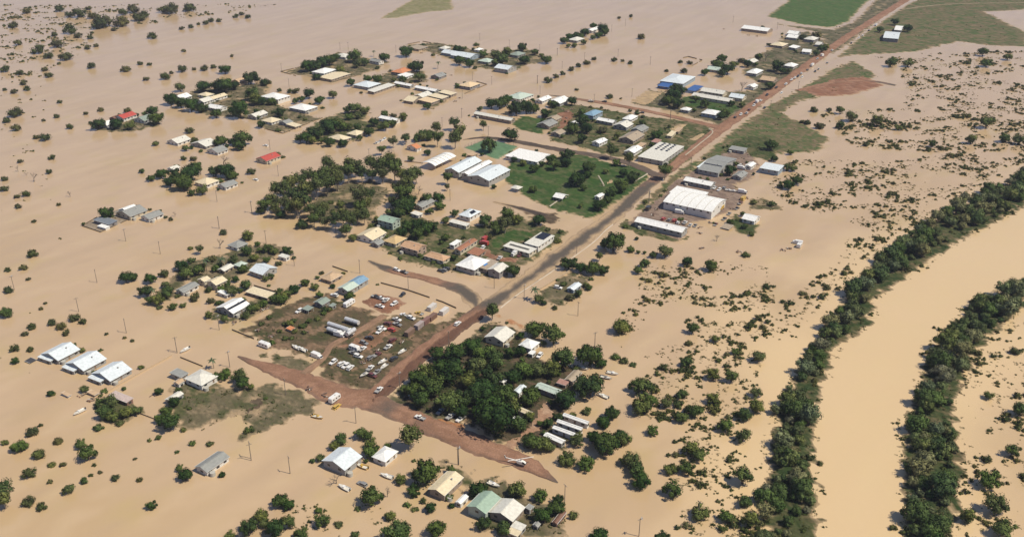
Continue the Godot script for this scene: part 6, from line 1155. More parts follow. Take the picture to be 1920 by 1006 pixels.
func ground_cover() -> void:      # weeds and long grass standing on the ground and out of its pools
	var r := RandomNumberGenerator.new()
	r.seed = 404
	var put := [[], [], []]
	for l in lands:
		if not COVER.has(l.kind): continue
		var n := mini(int(l.box.get_area() * COVER[l.kind]), 2600)
		for i in n:
			var p: Vector2 = l.box.position + Vector2(r.randf(), r.randf()) * l.box.size
			var clump := tone_noise.get_noise_2d(p.x * 1.7 + 40.0, p.y * 1.7) + r.randf_range(-0.25, 0.25)
			if clump < -0.05: continue
			if poly_dist(l.poly, p) < -1.0: continue
			var y := soil_y(l, p)
			if y < -0.12: continue
			var clear := true
			for road_ in road_lines:
				if road_at(road_, p).x > 0.0:
					clear = false
					break
			if not clear: continue
			put[i % 3].append(Transform3D(Basis(Vector3.UP, r.randf() * TAU).scaled(Vector3.ONE * r.randf_range(0.5, 1.7) * (0.8 + clump)), Vector3(p.x, maxf(y, -0.1), p.y)))
	for k in 3:
		var mm := MultiMesh.new()
		mm.transform_format = MultiMesh.TRANSFORM_3D
		mm.mesh = leafy(900 + k, 5, 0.6, 0.36, -0.05, 22, 0.085, [Color(0.045, 0.058, 0.018), Color(0.075, 0.082, 0.032), Color(0.052, 0.075, 0.02)][k], [Color(0.10, 0.115, 0.04), Color(0.17, 0.155, 0.07), Color(0.09, 0.125, 0.035)][k], 0.8)
		mm.instance_count = put[k].size()
		for i in put[k].size(): mm.set_instance_transform(i, put[k][i])
		var o := MultiMeshInstance3D.new()
		o.name = numbered("ground_cover")
		o.multimesh = mm
		o.material_override = leaf_mat()
		o.set_meta("kind", "stuff")
		o.set_meta("label", "tufts of weeds and long grass on soaked ground")
		add_child(o)
		print("cover ", put[k].size())

func drowned_grass() -> void:      # the tips of reeds and low scrub that just break the surface
	var r := RandomNumberGenerator.new()
	r.seed = 505
	var put := [[], []]
	for s in SCRUB:
		if s[2] < 60: continue
		var poly := PackedVector2Array()
		var b := Rect2(Vector2(s[1][0], s[1][1]), Vector2.ZERO)
		for i in range(0, s[1].size(), 2):
			poly.append(Vector2(s[1][i], s[1][i + 1]))
			b = b.expand(poly[-1])
		for i in int(b.get_area() / 10000.0 * s[2] * 4.0):
			var p := b.position + Vector2(r.randf(), r.randf()) * b.size
			var clump := streak(p)
			if clump < s[5] + 0.12 + r.randf_range(-0.1, 0.1): continue
			if poly_dist(poly, p) < 0.0: continue
			put[i % 2].append(Transform3D(Basis(Vector3.UP, r.randf() * TAU).scaled(Vector3(1, 0.7, 1) * r.randf_range(0.5, 1.9)), Vector3(p.x, -0.08, p.y)))
	for k in 2:
		var mm := MultiMesh.new()
		mm.transform_format = MultiMesh.TRANSFORM_3D
		mm.mesh = leafy(950 + k, 6, 0.7, 0.3, -0.05, 16, 0.08, [Color(0.045, 0.055, 0.02), Color(0.07, 0.07, 0.03)][k], [Color(0.11, 0.125, 0.045), Color(0.13, 0.125, 0.06)][k], 0.9)
		mm.instance_count = put[k].size()
		for i in put[k].size(): mm.set_instance_transform(i, put[k][i])
		var o := MultiMeshInstance3D.new()
		o.name = numbered("drowned_grass")
		o.multimesh = mm
		o.material_override = leaf_mat()
		o.set_meta("kind", "stuff")
		o.set_meta("label", "tips of olive grass and reeds breaking the flood")
		add_child(o)
		print("reeds ", put[k].size())

func gardens() -> void:      # shrubs close round the houses
	var r := RandomNumberGenerator.new()
	r.seed = 606
	var n := 0
	for b in BUILDINGS:
		var k: Array = b[2][0]
		if b[0] in ["shelter", "kiosk", "carport", "warehouse"]: continue
		for i in 2:
			var a := r.randf() * TAU
			var p: Vector2 = Vector2(k[0], k[1]) + Vector2(cos(a), -absf(sin(a)) if r.randf() < 0.7 else sin(a)) * (maxf(k[3], k[4]) * 0.5 + r.randf_range(2.0, 7.0))
			var ok := true
			for road_ in road_lines:
				if road_at(road_, p).x > 0.0: ok = false
			for other in BUILDINGS:
				for q in other[2]:
					if Vector2(q[0], q[1]).distance_to(p) < minf(q[3], q[4]) * 0.5 + 1.5: ok = false
			if not ok or n >= 290: continue
			var o := thing("garden_shrub", "leafy garden shrub next to the " + b[3], "shrub", Vector3(p.x, maxf(ground_y(p.x, p.y), -0.3), p.y), r.randf() * TAU, "garden shrubs next to the " + b[3])
			o.scale = Vector3.ONE * r.randf_range(2.4, 5.0)
			part("foliage", crowns[["s", "o", "d"][n % 3] + str(n % 7)], leaf_mat(), o)
			n += 1
	print("garden shrubs ", n)

func belts() -> void:
	var r := RandomNumberGenerator.new()
	r.seed = 12
	for b in BELTS:
		var poly := PackedVector2Array()
		var box_ := Rect2(Vector2(b[1][0], b[1][1]), Vector2.ZERO)
		for i in range(0, b[1].size(), 2):
			poly.append(Vector2(b[1][i], b[1][i + 1]))
			box_ = box_.expand(poly[-1])
		var put := []
		var tries := 0
		while put.size() < b[2] and tries < 9000:
			tries += 1
			var p := box_.position + Vector2(r.randf(), r.randf()) * box_.size
			var w := r.randf_range(3.5, 11.5)
			if poly_dist(poly, p) < w * r.randf_range(0.05, 0.5): continue
			var ok := true
			for e in put:
				if e[0].distance_to(p) < (e[1] + w) * 0.27:
					ok = false
					break
			if ok: put.append([p, w])
		var i := 0
		for e in put:
			plant("r", e[0].x, e[0].y, e[1], "lining the %s river bank" % b[0], i)
			i += 1
		print("belt ", put.size())

# ---------------------------------------------------------------- buildings
func block(home: Node3D, b: Array) -> void:
	# b: x, z, turn, length along the ridge, width, eave height, roof, roof colour, wall colour, extras
	var l: float = b[3] * 0.5
	var w: float = b[4] * 0.5
	var h: float = b[5]
	var shape: String = b[6]
	var extra: String = b[9]
	var open := "o" in extra
	var t := Transform3D(Basis(Vector3.UP, b[2]), Vector3(b[0] - home.position.x, 0, b[1] - home.position.z))
	var over := minf(0.45, w * 0.15)
	var rise := 0.0
	match shape:
		"gable": rise = clampf(w * 0.36, 0.5, 2.4)
		"hip": rise = clampf(minf(w, l) * 0.42, 0.5, 2.3)
		"barrel": rise = clampf(w * 0.26, 0.8, 2.2)
		"skillion": rise = clampf(w * 0.14, 0.15, 0.6)
		"flat": rise = 0.12
	var lw := l - over
	var ww := w - over
	var rm := roof_mat(b[7])
	var wm := wall_mat(b[8])
	# walls
	if not open:
		var st := begin()
		var y0 := -0.7
		for s in [-1.0, 1.0]:
			face(st, [Vector3(-lw, y0, s * ww), Vector3(lw, y0, s * ww), Vector3(lw, h - 0.06, s * ww), Vector3(-lw, h - 0.06, s * ww)])
			var end := [Vector3(s * lw, y0, -ww), Vector3(s * lw, y0, ww), Vector3(s * lw, h - 0.06, ww)]
			if shape == "gable" or shape == "barrel": end.append(Vector3(s * lw, h - 0.1 + rise * (ww / w) * 0.96, 0))
			end.append(Vector3(s * lw, h - 0.06, -ww))
			face(st, end)
		part("wall", st.commit(), wm, home, t)
	else:
		for sx in [-1.0, -0.33, 0.33, 1.0]:
			for sz in [-1.0, 1.0]:
				part("post", box_mesh(Vector3(0.16, 1.0, 0.16)), mat("post", Color(0.45, 0.44, 0.42)), home, t * Transform3D(Basis().scaled(Vector3(1, h + 0.6, 1)), Vector3(sx * lw, (h - 0.7) * 0.5, sz * ww)))
	# roof
	var rs := begin()
	var th := 0.14
	match shape:
		"gable":
			for s in [-1.0, 1.0]:
				slab(rs, [Vector3(-l, h, s * w), Vector3(l, h, s * w), Vector3(l, h + rise, 0), Vector3(-l, h + rise, 0)], th)
		"hip":
			var run := minf(w, l * 0.9)
			var q := maxf(l - run, 0.15)
			for s in [-1.0, 1.0]:
				slab(rs, [Vector3(-l, h, s * w), Vector3(l, h, s * w), Vector3(q, h + rise, 0), Vector3(-q, h + rise, 0)], th)
				slab(rs, [Vector3(s * l, h, -w), Vector3(s * l, h, w), Vector3(s * q, h + rise, 0)], th)
		"barrel":
			for k in 10:
				var a0 := -1.0 + k * 0.2
				var a1 := a0 + 0.2
				slab(rs, [Vector3(-l, h + rise * (1 - a0 * a0), a0 * w), Vector3(l, h + rise * (1 - a0 * a0), a0 * w), Vector3(l, h + rise * (1 - a1 * a1), a1 * w), Vector3(-l, h + rise * (1 - a1 * a1), a1 * w)], th)
		"skillion":
			slab(rs, [Vector3(-l, h, w), Vector3(l, h, w), Vector3(l, h + rise, -w), Vector3(-l, h + rise, -w)], th)
		_:
			slab(rs, [Vector3(-l, h, w), Vector3(l, h, w), Vector3(l, h + rise, -w), Vector3(-l, h + rise, -w)], th)
	var roof := part("roof", rs.commit(), rm, home, t)
	# ridge, vents, ribs
	if shape == "gable" or shape == "hip":
		var rl := l if shape == "gable" else maxf(l - minf(w, l * 0.9), 0.15)
		part("ridge_cap", box_mesh(Vector3(1, 0.1, 0.42)), rm, roof, Transform3D(Basis().scaled(Vector3(rl * 2.0, 1, 1)), Vector3(0, h + rise + 0.02, 0)))
	if shape == "gable" and b[3] > 12.0:
		part("roof_vent", cyl_mesh(Vector3(0, 0, 0), Vector3(0, 0.7, 0), 0.3, 0.36, 8), mat("vent", Color(0.3, 0.3, 0.3)), roof, Transform3D(Basis(), Vector3(l * 0.3, h + rise * 0.6, w * 0.35)))
	if shape == "barrel" and b[3] > 20.0:
		for k in 5:
			var rb := begin()
			for j in 10:
				var a0 := -1.0 + j * 0.2
				var a1 := a0 + 0.2
				tube(rb, Vector3(0, h + 0.06 + rise * (1 - a0 * a0), a0 * w), Vector3(0, h + 0.06 + rise * (1 - a1 * a1), a1 * w), 0.14, 0.14, 4)
			part("roof_rib", rb.commit(), mat("rib", Color(0.42, 0.40, 0.35)), roof, Transform3D(Basis(), Vector3(-l + b[3] * (k + 1) / 6.0, 0, 0)))
	# gutters along the eaves
	if not open and shape != "flat":
		for s in [-1.0, 1.0]:
			part("gutter", box_mesh(Vector3(1, 0.12, 0.12)), mat("gutter", Color(0.55, 0.55, 0.53)), roof, Transform3D(Basis().scaled(Vector3(b[3], 1, 1)), Vector3(0, h - 0.02 + (rise if shape == "skillion" and s < 0 else 0.0), s * (w + 0.06))))
	# windows and doors
	if not open and h > 1.7:
		var glass := mat("glass", Color(0.035, 0.04, 0.045), 0.12)
		var floors := 2 if "2" in extra and "v" in extra else 1
		for fl in floors:
			var wy := (h - 1.05) if fl == 0 else (h - 3.3)
			var n := clampi(int(b[3] / 3.6), 1, 7)
			for s in [-1.0, 1.0]:
				for i in n:
					var x := -lw + 2.0 * lw * (i + 0.5) / n
					var door := fl == floors - 1 and i == n / 2
					var size := Vector3(0.95, 1.7, 0.08) if door and h > 2.3 else Vector3(1.5, 0.95, 0.08)
					part("door" if door and h > 2.3 else "window", box_mesh(size), mat("door", Color(0.22, 0.17, 0.13), 0.6) if door and h > 2.3 else glass, home, t * Transform3D(Basis(), Vector3(x, wy - (0.35 if door else 0.0), s * ww)))
			var m := clampi(int(b[4] / 4.2), 1, 3)
			for s in [-1.0, 1.0]:
				for i in m:
					part("window", box_mesh(Vector3(0.08, 0.95, 1.4)), glass, home, t * Transform3D(Basis(), Vector3(s * lw, wy, -ww + 2.0 * ww * (i + 0.5) / m)))
	# solar panels, dark slots, tarp
	var pv := mat("solar", Color(0.02, 0.024, 0.035), 0.15)
	if "S" in extra:
		var rows := 5
		for k in rows:
			for j in 3:
				part("solar_panel", box_mesh(Vector3(1.7, 0.06, 1.9)), pv, roof, Transform3D(Basis(Vector3(1, 0, 0), 0.15), Vector3(l * (0.12 + 0.19 * k), h + rise + 0.35, w * (-0.5 + 0.42 * j))))
	elif "s" in extra:
		for k in (9 if "s1" in extra else 6):
			var a := atan2(rise, w)
			var along := -l * 0.85 + k * 1.75 if "s1" in extra else -1.7 + (k % 3) * 1.7
			var down := 0.42 if "s1" in extra else 0.35 + 0.22 * (k / 3)
			if along < l * 0.9: part("solar_panel", box_mesh(Vector3(1.65, 0.06, 1.3)), pv, roof, Transform3D(Basis(Vector3(1, 0, 0), a), Vector3(along, h + rise * (1.0 - down) + 0.12, w * down)))
	if "k" in extra:
		part("roof_slot", box_mesh(Vector3(1, 0.1, 1)), mat("slot", Color(0.05, 0.05, 0.05)), roof, Transform3D(Basis().scaled(Vector3(b[3] * 0.72, 1, b[4] * 0.2)), Vector3(-l * 0.05, h + rise * 0.5 + 0.1, 0)))
	if "t" in extra:
		part("blue_tarp", box_mesh(Vector3(3.6, 0.08, 2.6)), mat("tarp", Color(0.06, 0.22, 0.55), 0.5), roof, Transform3D(Basis(Vector3(1, 0, 0), atan2(rise, 2 * w)), Vector3(-l * 0.25, h + rise * 0.6 + 0.16, -w * 0.2)))
	if "v" in extra and not open:
		part("water_tank", cyl_mesh(Vector3(0, -0.5, 0), Vector3(0, 1.7, 0), 1.1, 1.1, 12), mat("tank", Color(0.42, 0.41, 0.37)), home, t * Transform3D(Basis(), Vector3(-lw * 0.75, 0, ww + 1.5)))

# ---------------------------------------------------------------- vehicles
const PAINT := {"white": Color(0.74, 0.74, 0.73), "black": Color(0.03, 0.032, 0.036), "grey": Color(0.22, 0.22, 0.22), "maroon": Color(0.13, 0.035, 0.03), "red": Color(0.40, 0.05, 0.04), "yellow": Color(0.52, 0.34, 0.06)}

func wheel(parent: Node, x: float, z: float, r := 0.36) -> void:
	part("wheel", cyl_mesh(Vector3(0, 0, -0.12), Vector3(0, 0, 0.12), r, r, 10), mat("tyre", Color(0.02, 0.02, 0.02)), parent, Transform3D(Basis(), Vector3(x, r, z)))

func vehicle(kind: String, colour: String, x: float, z: float, turn: float, where: String) -> void:
	var word: String = {"ute": "pickup ute", "wagon": "station wagon", "van": "box van", "boat": "small boat"}[kind]
	var called: String = {"ute": "pickup_ute", "wagon": "station_wagon", "van": "box_van", "boat": "small_boat"}[kind]
	var y := ground_y(x, z)
	if kind == "boat" and y < 0.0: y = -0.12
	elif y < 0.0: y = -0.35
	var t := thing(called, "%s %s %s" % [colour if colour != "maroon" else "dark red", word, where], {"ute": "ute", "wagon": "car", "van": "van", "boat": "boat"}[kind], Vector3(x, y, z), turn, "%s %ss %s" % [colour, word, where])
	var paint := mat("paint_" + colour, PAINT[colour], 0.3)
	paint.clearcoat_enabled = true
	var glass := mat("car_glass", Color(0.02, 0.024, 0.028), 0.08)
	match kind:
		"wagon":
			if not meshes.has("wagon"):
				meshes["wagon"] = extrude([Vector2(-2.3, 0.35), Vector2(2.3, 0.35), Vector2(2.35, 0.75), Vector2(2.2, 0.95), Vector2(1.1, 1.05), Vector2(-2.25, 1.08), Vector2(-2.35, 0.7)], -0.92, 0.92, 0.1)
				meshes["wagon_glass"] = extrude([Vector2(-2.15, 1.07), Vector2(1.0, 1.04), Vector2(0.3, 1.6), Vector2(-1.95, 1.62)], -0.8, 0.8, 0.12)
				meshes["wagon_roof"] = extrude([Vector2(-2.0, 1.6), Vector2(0.35, 1.58), Vector2(0.2, 1.7), Vector2(-1.85, 1.72)], -0.76, 0.76, 0.06)
			part("body", meshes["wagon"], paint, t)
			part("window_band", meshes["wagon_glass"], glass, t)
			part("car_roof", meshes["wagon_roof"], paint, t)
			for sx in [-1.45, 1.45]:
				for sz in [-0.85, 0.85]: wheel(t, sx, sz)
		"ute":
			if not meshes.has("ute"):
				meshes["ute"] = extrude([Vector2(-0.5, 0.4), Vector2(2.5, 0.4), Vector2(2.55, 0.85), Vector2(2.35, 1.05), Vector2(1.2, 1.12), Vector2(-0.5, 1.12)], -0.93, 0.93, 0.1)
				meshes["ute_glass"] = extrude([Vector2(-0.5, 1.11), Vector2(1.15, 1.11), Vector2(0.5, 1.68), Vector2(-0.45, 1.7)], -0.82, 0.82, 0.12)
				meshes["ute_roof"] = extrude([Vector2(-0.5, 1.68), Vector2(0.55, 1.66), Vector2(0.4, 1.79), Vector2(-0.45, 1.8)], -0.78, 0.78, 0.06)
				var st := begin()
				box(st, Vector3(-2.6, 0.62, -0.95), Vector3(-0.6, 0.78, 0.95))
				box(st, Vector3(-2.6, 0.78, -0.95), Vector3(-0.6, 1.1, -0.88))
				box(st, Vector3(-2.6, 0.78, 0.88), Vector3(-0.6, 1.1, 0.95))
				box(st, Vector3(-2.6, 0.78, -0.88), Vector3(-2.53, 1.1, 0.88))
				meshes["ute_tray"] = st.commit()
			part("cab", meshes["ute"], paint, t)
			part("window_band", meshes["ute_glass"], glass, t)
			part("cab_roof", meshes["ute_roof"], paint, t)
			part("tray", meshes["ute_tray"], mat("tray", Color(0.34, 0.34, 0.34), 0.5), t)
			for sx in [-1.6, 1.6]:
				for sz in [-0.86, 0.86]: wheel(t, sx, sz, 0.39)
		"van":
			if not meshes.has("van"):
				meshes["van"] = extrude([Vector2(-3.1, 0.6), Vector2(1.3, 0.6), Vector2(1.3, 2.7), Vector2(-3.1, 2.7)], -1.1, 1.1, 0.08)
				meshes["van_cab"] = extrude([Vector2(1.35, 0.45), Vector2(3.0, 0.45), Vector2(3.05, 1.2), Vector2(2.6, 2.0), Vector2(1.35, 2.1)], -0.98, 0.98, 0.1)
			part("cargo_box", meshes["van"], paint, t)
			part("cab", meshes["van_cab"], paint, t)
			part("windscreen", box_mesh(Vector3(0.08, 0.75, 1.7)), glass, t, Transform3D(Basis(Vector3(0, 0, 1), 0.5), Vector3(2.84, 1.62, 0)))
			for sx in [-2.0, 2.1]:
				for sz in [-0.9, 0.9]: wheel(t, sx, sz, 0.42)
		"boat":
			if not meshes.has("boat"):
				var st := begin()
				var rings := []
				for k in 9:
					var u := k / 8.0
					var w := 1.05 * (1.0 - pow(u, 3.2)) + 0.02
					var lift := 0.35 * u * u
					rings.append([Vector3(-2.8 + 5.6 * u, 0.95 + lift, -w), Vector3(-2.8 + 5.6 * u, 0.45 + lift, -w * 0.85), Vector3(-2.8 + 5.6 * u, 0.15 + lift * 1.6, 0), Vector3(-2.8 + 5.6 * u, 0.45 + lift, w * 0.85), Vector3(-2.8 + 5.6 * u, 0.95 + lift, w)])
				for k in 8:
					for i in 4: face(st, [rings[k][i], rings[k][i + 1], rings[k + 1][i + 1], rings[k + 1][i]])
				face(st, rings[0])
				meshes["boat"] = st.commit()
				var dk := begin()
				for k in range(4, 8): face(dk, [rings[k][0] + Vector3(0, 0.02, 0), rings[k][4] + Vector3(0, 0.02, 0), rings[k + 1][4] + Vector3(0, 0.02, 0), rings[k + 1][0] + Vector3(0, 0.02, 0)])
				for k in 4: face(dk, [rings[k][1], rings[k][3], rings[k + 1][3], rings[k + 1][1]])
				meshes["boat_deck"] = dk.commit()
			part("hull", meshes["boat"], paint, t)
			part("deck", meshes["boat_deck"], mat("deck", Color(0.55, 0.53, 0.48)), t)
			part("console", box_mesh(Vector3(0.9, 0.9, 1.2)), paint, t, Transform3D(Basis(), Vector3(0.1, 1.0, 0)))
			part("motor", box_mesh(Vector3(0.4, 0.9, 0.4)), mat("tyre", Color(0.02, 0.02, 0.02)), t, Transform3D(Basis(), Vector3(-2.95, 0.9, 0)))

func tanker(x: float, z: float, turn: float, length: float, cab: bool, label: String) -> void:
	var t := thing("tanker_truck" if cab else "tanker_trailer", label, "truck" if cab else "trailer", Vector3(x, ground_y(x, z), z), turn)
	var shine := mat("tank_steel", Color(0.70, 0.71, 0.72), 0.28, 0.35)
	part("tank", cyl_mesh(Vector3(-length / 2, 2.15, 0), Vector3(length / 2, 2.15, 0), 1.15, 1.15, 16), shine, t)
	for k in 4:
		part("tank_band", cyl_mesh(Vector3(-0.06, 2.15, 0), Vector3(0.06, 2.15, 0), 1.18, 1.18, 16), mat("band", Color(0.32, 0.33, 0.34)), t, Transform3D(Basis(), Vector3(-length * 0.4 + k * length * 0.27, 0, 0)))
	part("chassis", box_mesh(Vector3(length, 0.25, 1.0)), mat("chassis", Color(0.06, 0.06, 0.06)), t, Transform3D(Basis(), Vector3(0, 0.95, 0)))
	for k in 3:
		for s in [-1.0, 1.0]: wheel(t, -length * 0.42 + k * 1.25, s, 0.5)
	if cab:
		part("cab", extrude([Vector2(0, 0.5), Vector2(2.4, 0.5), Vector2(2.5, 1.4), Vector2(1.6, 1.7), Vector2(1.4, 2.9), Vector2(0, 3.0)], -1.2, 1.2, 0.12), mat("paint_white", PAINT["white"], 0.3), t, Transform3D(Basis(), Vector3(length / 2 + 0.5, 0, 0)))
		part("windscreen", box_mesh(Vector3(0.08, 0.9, 2.0)), mat("car_glass", Color(0.02, 0.024, 0.028), 0.08), t, Transform3D(Basis(Vector3(0, 0, 1), 0.15), Vector3(length / 2 + 2.05, 2.3, 0)))
		for s in [-1.0, 1.0]: wheel(t, length / 2 + 2.0, s, 0.5)

func container(x: float, z: float, turn: float, c: Color, key: String, label: String) -> void:
	var t := thing("shipping_container", label, "container", Vector3(x, ground_y(x, z) + 0.02, z), turn, "shipping containers on the truck lot")
	var m := mat("container_" + key, c, 0.6, 0.0, tex_roof, 0.4)
	part("body", box_mesh(Vector3(6.0, 2.5, 2.36)), m, t, Transform3D(Basis(), Vector3(0, 1.27, 0)))
	for k in 11:
		for s in [-1.0, 1.0]: part("side_rib", box_mesh(Vector3(0.22, 2.3, 0.08)), m, t, Transform3D(Basis(), Vector3(-2.6 + k * 0.52, 1.27, s * 1.2)))
	for sx in [-1.0, 1.0]:
		for sz in [-1.0, 1.0]: part("corner_post", box_mesh(Vector3(0.16, 2.6, 0.16)), m, t, Transform3D(Basis(), Vector3(sx * 2.97, 1.3, sz * 1.16)))
	for s in [-0.57, 0.57]: part("door", box_mesh(Vector3(0.06, 2.3, 1.05)), m, t, Transform3D(Basis(), Vector3(3.03, 1.27, s)))

func caravan(x: float, z: float, turn: float, length: float, label: String) -> void:
	var y := maxf(ground_y(x, z), -0.35)
	var t := thing("caravan", label, "caravan", Vector3(x, y, z), turn)
	var white := mat("paint_white", PAINT["white"], 0.3)
	var l := length / 2
	part("body", extrude([Vector2(-l, 0.5), Vector2(l - 0.3, 0.5), Vector2(l, 1.2), Vector2(l - 0.2, 2.5), Vector2(l - 0.6, 2.7), Vector2(-l + 0.3, 2.7), Vector2(-l, 2.4)], -1.15, 1.15, 0.14), white, t)
	for k in 3:
		for s in [-1.0, 1.0]: part("window", box_mesh(Vector3(0.9, 0.6, 0.05)), mat("car_glass", Color(0.02, 0.024, 0.028), 0.08), t, Transform3D(Basis(), Vector3(-l * 0.6 + k * l * 0.6, 1.75, s * 1.15)))
	part("roof_hatch", box_mesh(Vector3(0.7, 0.14, 0.7)), mat("hatch", Color(0.5, 0.5, 0.48)), t, Transform3D(Basis(), Vector3(0.4, 2.75, 0)))
	part("drawbar", box_mesh(Vector3(1.3, 0.12, 0.12)), mat("chassis", Color(0.06, 0.06, 0.06)), t, Transform3D(Basis(), Vector3(l + 0.6, 0.55, 0)))
	for s in [-1.0, 1.0]: wheel(t, -0.2, s, 0.36)

func helicopter(x: float, z: float, turn: float) -> void:
	var t := thing("helicopter", "white helicopter with two blade rotor landed on the dirt road tip", "helicopter", Vector3(x, ground_y(x, z), z), turn)
	var white := mat("heli_paint", Color(0.75, 0.73, 0.70), 0.3)
	var dark := mat("heli_dark", Color(0.03, 0.03, 0.035), 0.4)
	part("fuselage", extrude([Vector2(-1.4, 0.9), Vector2(1.2, 0.7), Vector2(2.1, 1.0), Vector2(2.3, 1.4), Vector2(1.5, 2.15), Vector2(0.3, 2.45), Vector2(-1.0, 2.2), Vector2(-1.7, 1.6)], -0.75, 0.75, 0.25), white, t)
	part("canopy_glass", extrude([Vector2(0.7, 1.2), Vector2(2.1, 1.1), Vector2(2.28, 1.42), Vector2(1.55, 2.1), Vector2(0.7, 2.32)], -0.78, 0.78, 0.2), mat("car_glass", Color(0.02, 0.024, 0.028), 0.08), t)
	part("tail_boom", cyl_mesh(Vector3(-1.4, 1.7, 0), Vector3(-6.6, 2.0, 0), 0.34, 0.12, 10), white, t)
	part("tail_fin", extrude([Vector2(-6.2, 1.9), Vector2(-6.8, 2.9), Vector2(-7.2, 2.9), Vector2(-6.9, 1.6), Vector2(-6.5, 1.2)], -0.06, 0.06, 0.02), white, t)
	part("tail_rotor", box_mesh(Vector3(0.14, 1.5, 0.05)), dark, t, Transform3D(Basis(Vector3(0, 0, 1), 0.5), Vector3(-6.6, 2.0, 0.22)))
	part("mast", cyl_mesh(Vector3(0, 2.3, 0), Vector3(0, 3.1, 0), 0.14, 0.12, 8), dark, t)
	for k in 2: part("rotor_blade", box_mesh(Vector3(5.2, 0.06, 0.34), Vector3(2.7, 0, 0)), mat("blade", Color(0.66, 0.64, 0.6)), t, Transform3D(Basis(Vector3.UP, 0.65 + k * PI), Vector3(0, 3.12, 0)))
	for s in [-1.0, 1.0]:
		part("skid", cyl_mesh(Vector3(-1.8, 0.08, s * 1.05), Vector3(1.9, 0.1, s * 1.05), 0.07, 0.07, 6), dark, t)
		for x2 in [-0.8, 0.9]: part("skid_strut", cyl_mesh(Vector3(x2, 0.1, s * 1.05), Vector3(x2, 0.95, s * 0.5), 0.05, 0.05, 6), dark, t)

func power_pole(x: float, z: float, i: int, near: String) -> void:
	var t := thing("power_pole", "grey timber power pole " + near, "pole", Vector3(x, minf(ground_y(x, z), 0.2), z), 0.54 + 1.5708 * (i % 2), "power poles " + near)
	part("post", cyl_mesh(Vector3(0, -0.6, 0), Vector3(0, 8.6, 0), 0.17, 0.12, 7), mat("timber", Color(0.20, 0.17, 0.14)), t)
	part("crossarm", box_mesh(Vector3(2.2, 0.14, 0.14)), mat("timber", Color(0.20, 0.17, 0.14)), t, Transform3D(Basis(), Vector3(0, 8.2, 0.14)))
	for k in [-0.95, -0.35, 0.95]: part("insulator", cyl_mesh(Vector3.ZERO, Vector3(0, 0.26, 0), 0.07, 0.05, 6), mat("porcelain", Color(0.5, 0.48, 0.44), 0.3), t, Transform3D(Basis(), Vector3(k, 8.26, 0.14)))
	if i % 4 == 0: part("street_light", box_mesh(Vector3(1.5, 0.16, 0.3)), mat("tray", Color(0.34, 0.34, 0.34), 0.5), t, Transform3D(Basis(Vector3.UP, 1.0), Vector3(0.3, 8.75, 0.5)))

func fence(pts: Array, high: float, label: String, solid: String) -> void:
	var t := thing("boundary_wall" if solid == "wall" else "paddock_fence", label, "wall" if solid == "wall" else "fence", Vector3(pts[0], 0, pts[1]))
	for i in range(0, pts.size() - 2, 2):
		var a := Vector3(pts[i] - pts[0], 0, pts[i + 1] - pts[1])
		var b := Vector3(pts[i + 2] - pts[0], 0, pts[i + 3] - pts[1])
		var n := maxi(1, int(a.distance_to(b) / (4.0 if solid != "wall" else 6.0)))
		var turn := Basis(Vector3.UP, atan2(-(b.z - a.z), b.x - a.x))
		for k in n:
			var p := a.lerp(b, (k + 0.5) / n)
			var len := a.distance_to(b) / n
			if solid == "wall":
				part("panel", box_mesh(Vector3(1, 1, 0.3)), mat("wall_pale", Color(0.52, 0.40, 0.27), 0.9, 0.0, tex_roof, 0.3), t, Transform3D(turn.scaled_local(Vector3(len - 0.03, high + 0.5, 1)), p + Vector3(0, (high - 0.5) * 0.5, 0)))
			elif solid == "hedge":
				if (k * 7 + i) % 5 == 3: continue
				part("screen", box_mesh(Vector3(1, 1, 0.12)), mat("fence_dark", Color(0.15, 0.115, 0.08)), t, Transform3D(turn.scaled_local(Vector3(len, high + 0.4, 1)), p + Vector3(0, (high - 0.4) * 0.5, 0)))
			else:
				for y in [0.25, 0.6, 0.95]: part("rail", box_mesh(Vector3(1, 0.05, 0.05)), mat("fence_wire", Color(0.24, 0.2, 0.16)), t, Transform3D(turn.scaled_local(Vector3(len, 1, 1)), p + Vector3(0, y * high, 0)))
			part("post", box_mesh(Vector3(0.12, 1, 0.12)), mat("fence_post", Color(0.2, 0.16, 0.12)), t, Transform3D(turn.scaled_local(Vector3(1, high + 0.6, 1)), a.lerp(b, float(k) / n) + Vector3(0, (high - 0.5) * 0.5 + 0.06, 0)))

func junk(x: float, z: float, i: int, label: String, group: String) -> void:
	# a heap of boards, sheets and drums
	var r := RandomNumberGenerator.new()
	r.seed = 900 + i
	var t := thing("junk_heap", label, "junk", Vector3(x, ground_y(x, z), z), r.randf() * TAU, group)
	for k in 4: part("board", box_mesh(Vector3(2.4, 0.12, 0.4)), mat(["junk_a", "junk_b", "junk_c"][k % 3], [Color(0.14, 0.10, 0.08), Color(0.5, 0.47, 0.42), Color(0.22, 0.14, 0.10)][k % 3]), t, Transform3D(Basis(Vector3.UP, r.randf() * 3.0) * Basis(Vector3(1, 0, 0), r.randf_range(-0.3, 0.3)), Vector3(r.randf_range(-1.2, 1.2), 0.2 + 0.18 * k, r.randf_range(-1.2, 1.2))))
	for k in 2: part("drum", cyl_mesh(Vector3.ZERO, Vector3(0, 0.9, 0), 0.35, 0.35, 9), mat("junk_c", Color(0.22, 0.14, 0.10)), t, Transform3D(Basis(), Vector3(r.randf_range(-1.6, 1.6), 0.0, r.randf_range(-1.6, 1.6))))

# ---------------------------------------------------------------- the scene
const EYE_Z := 620.0

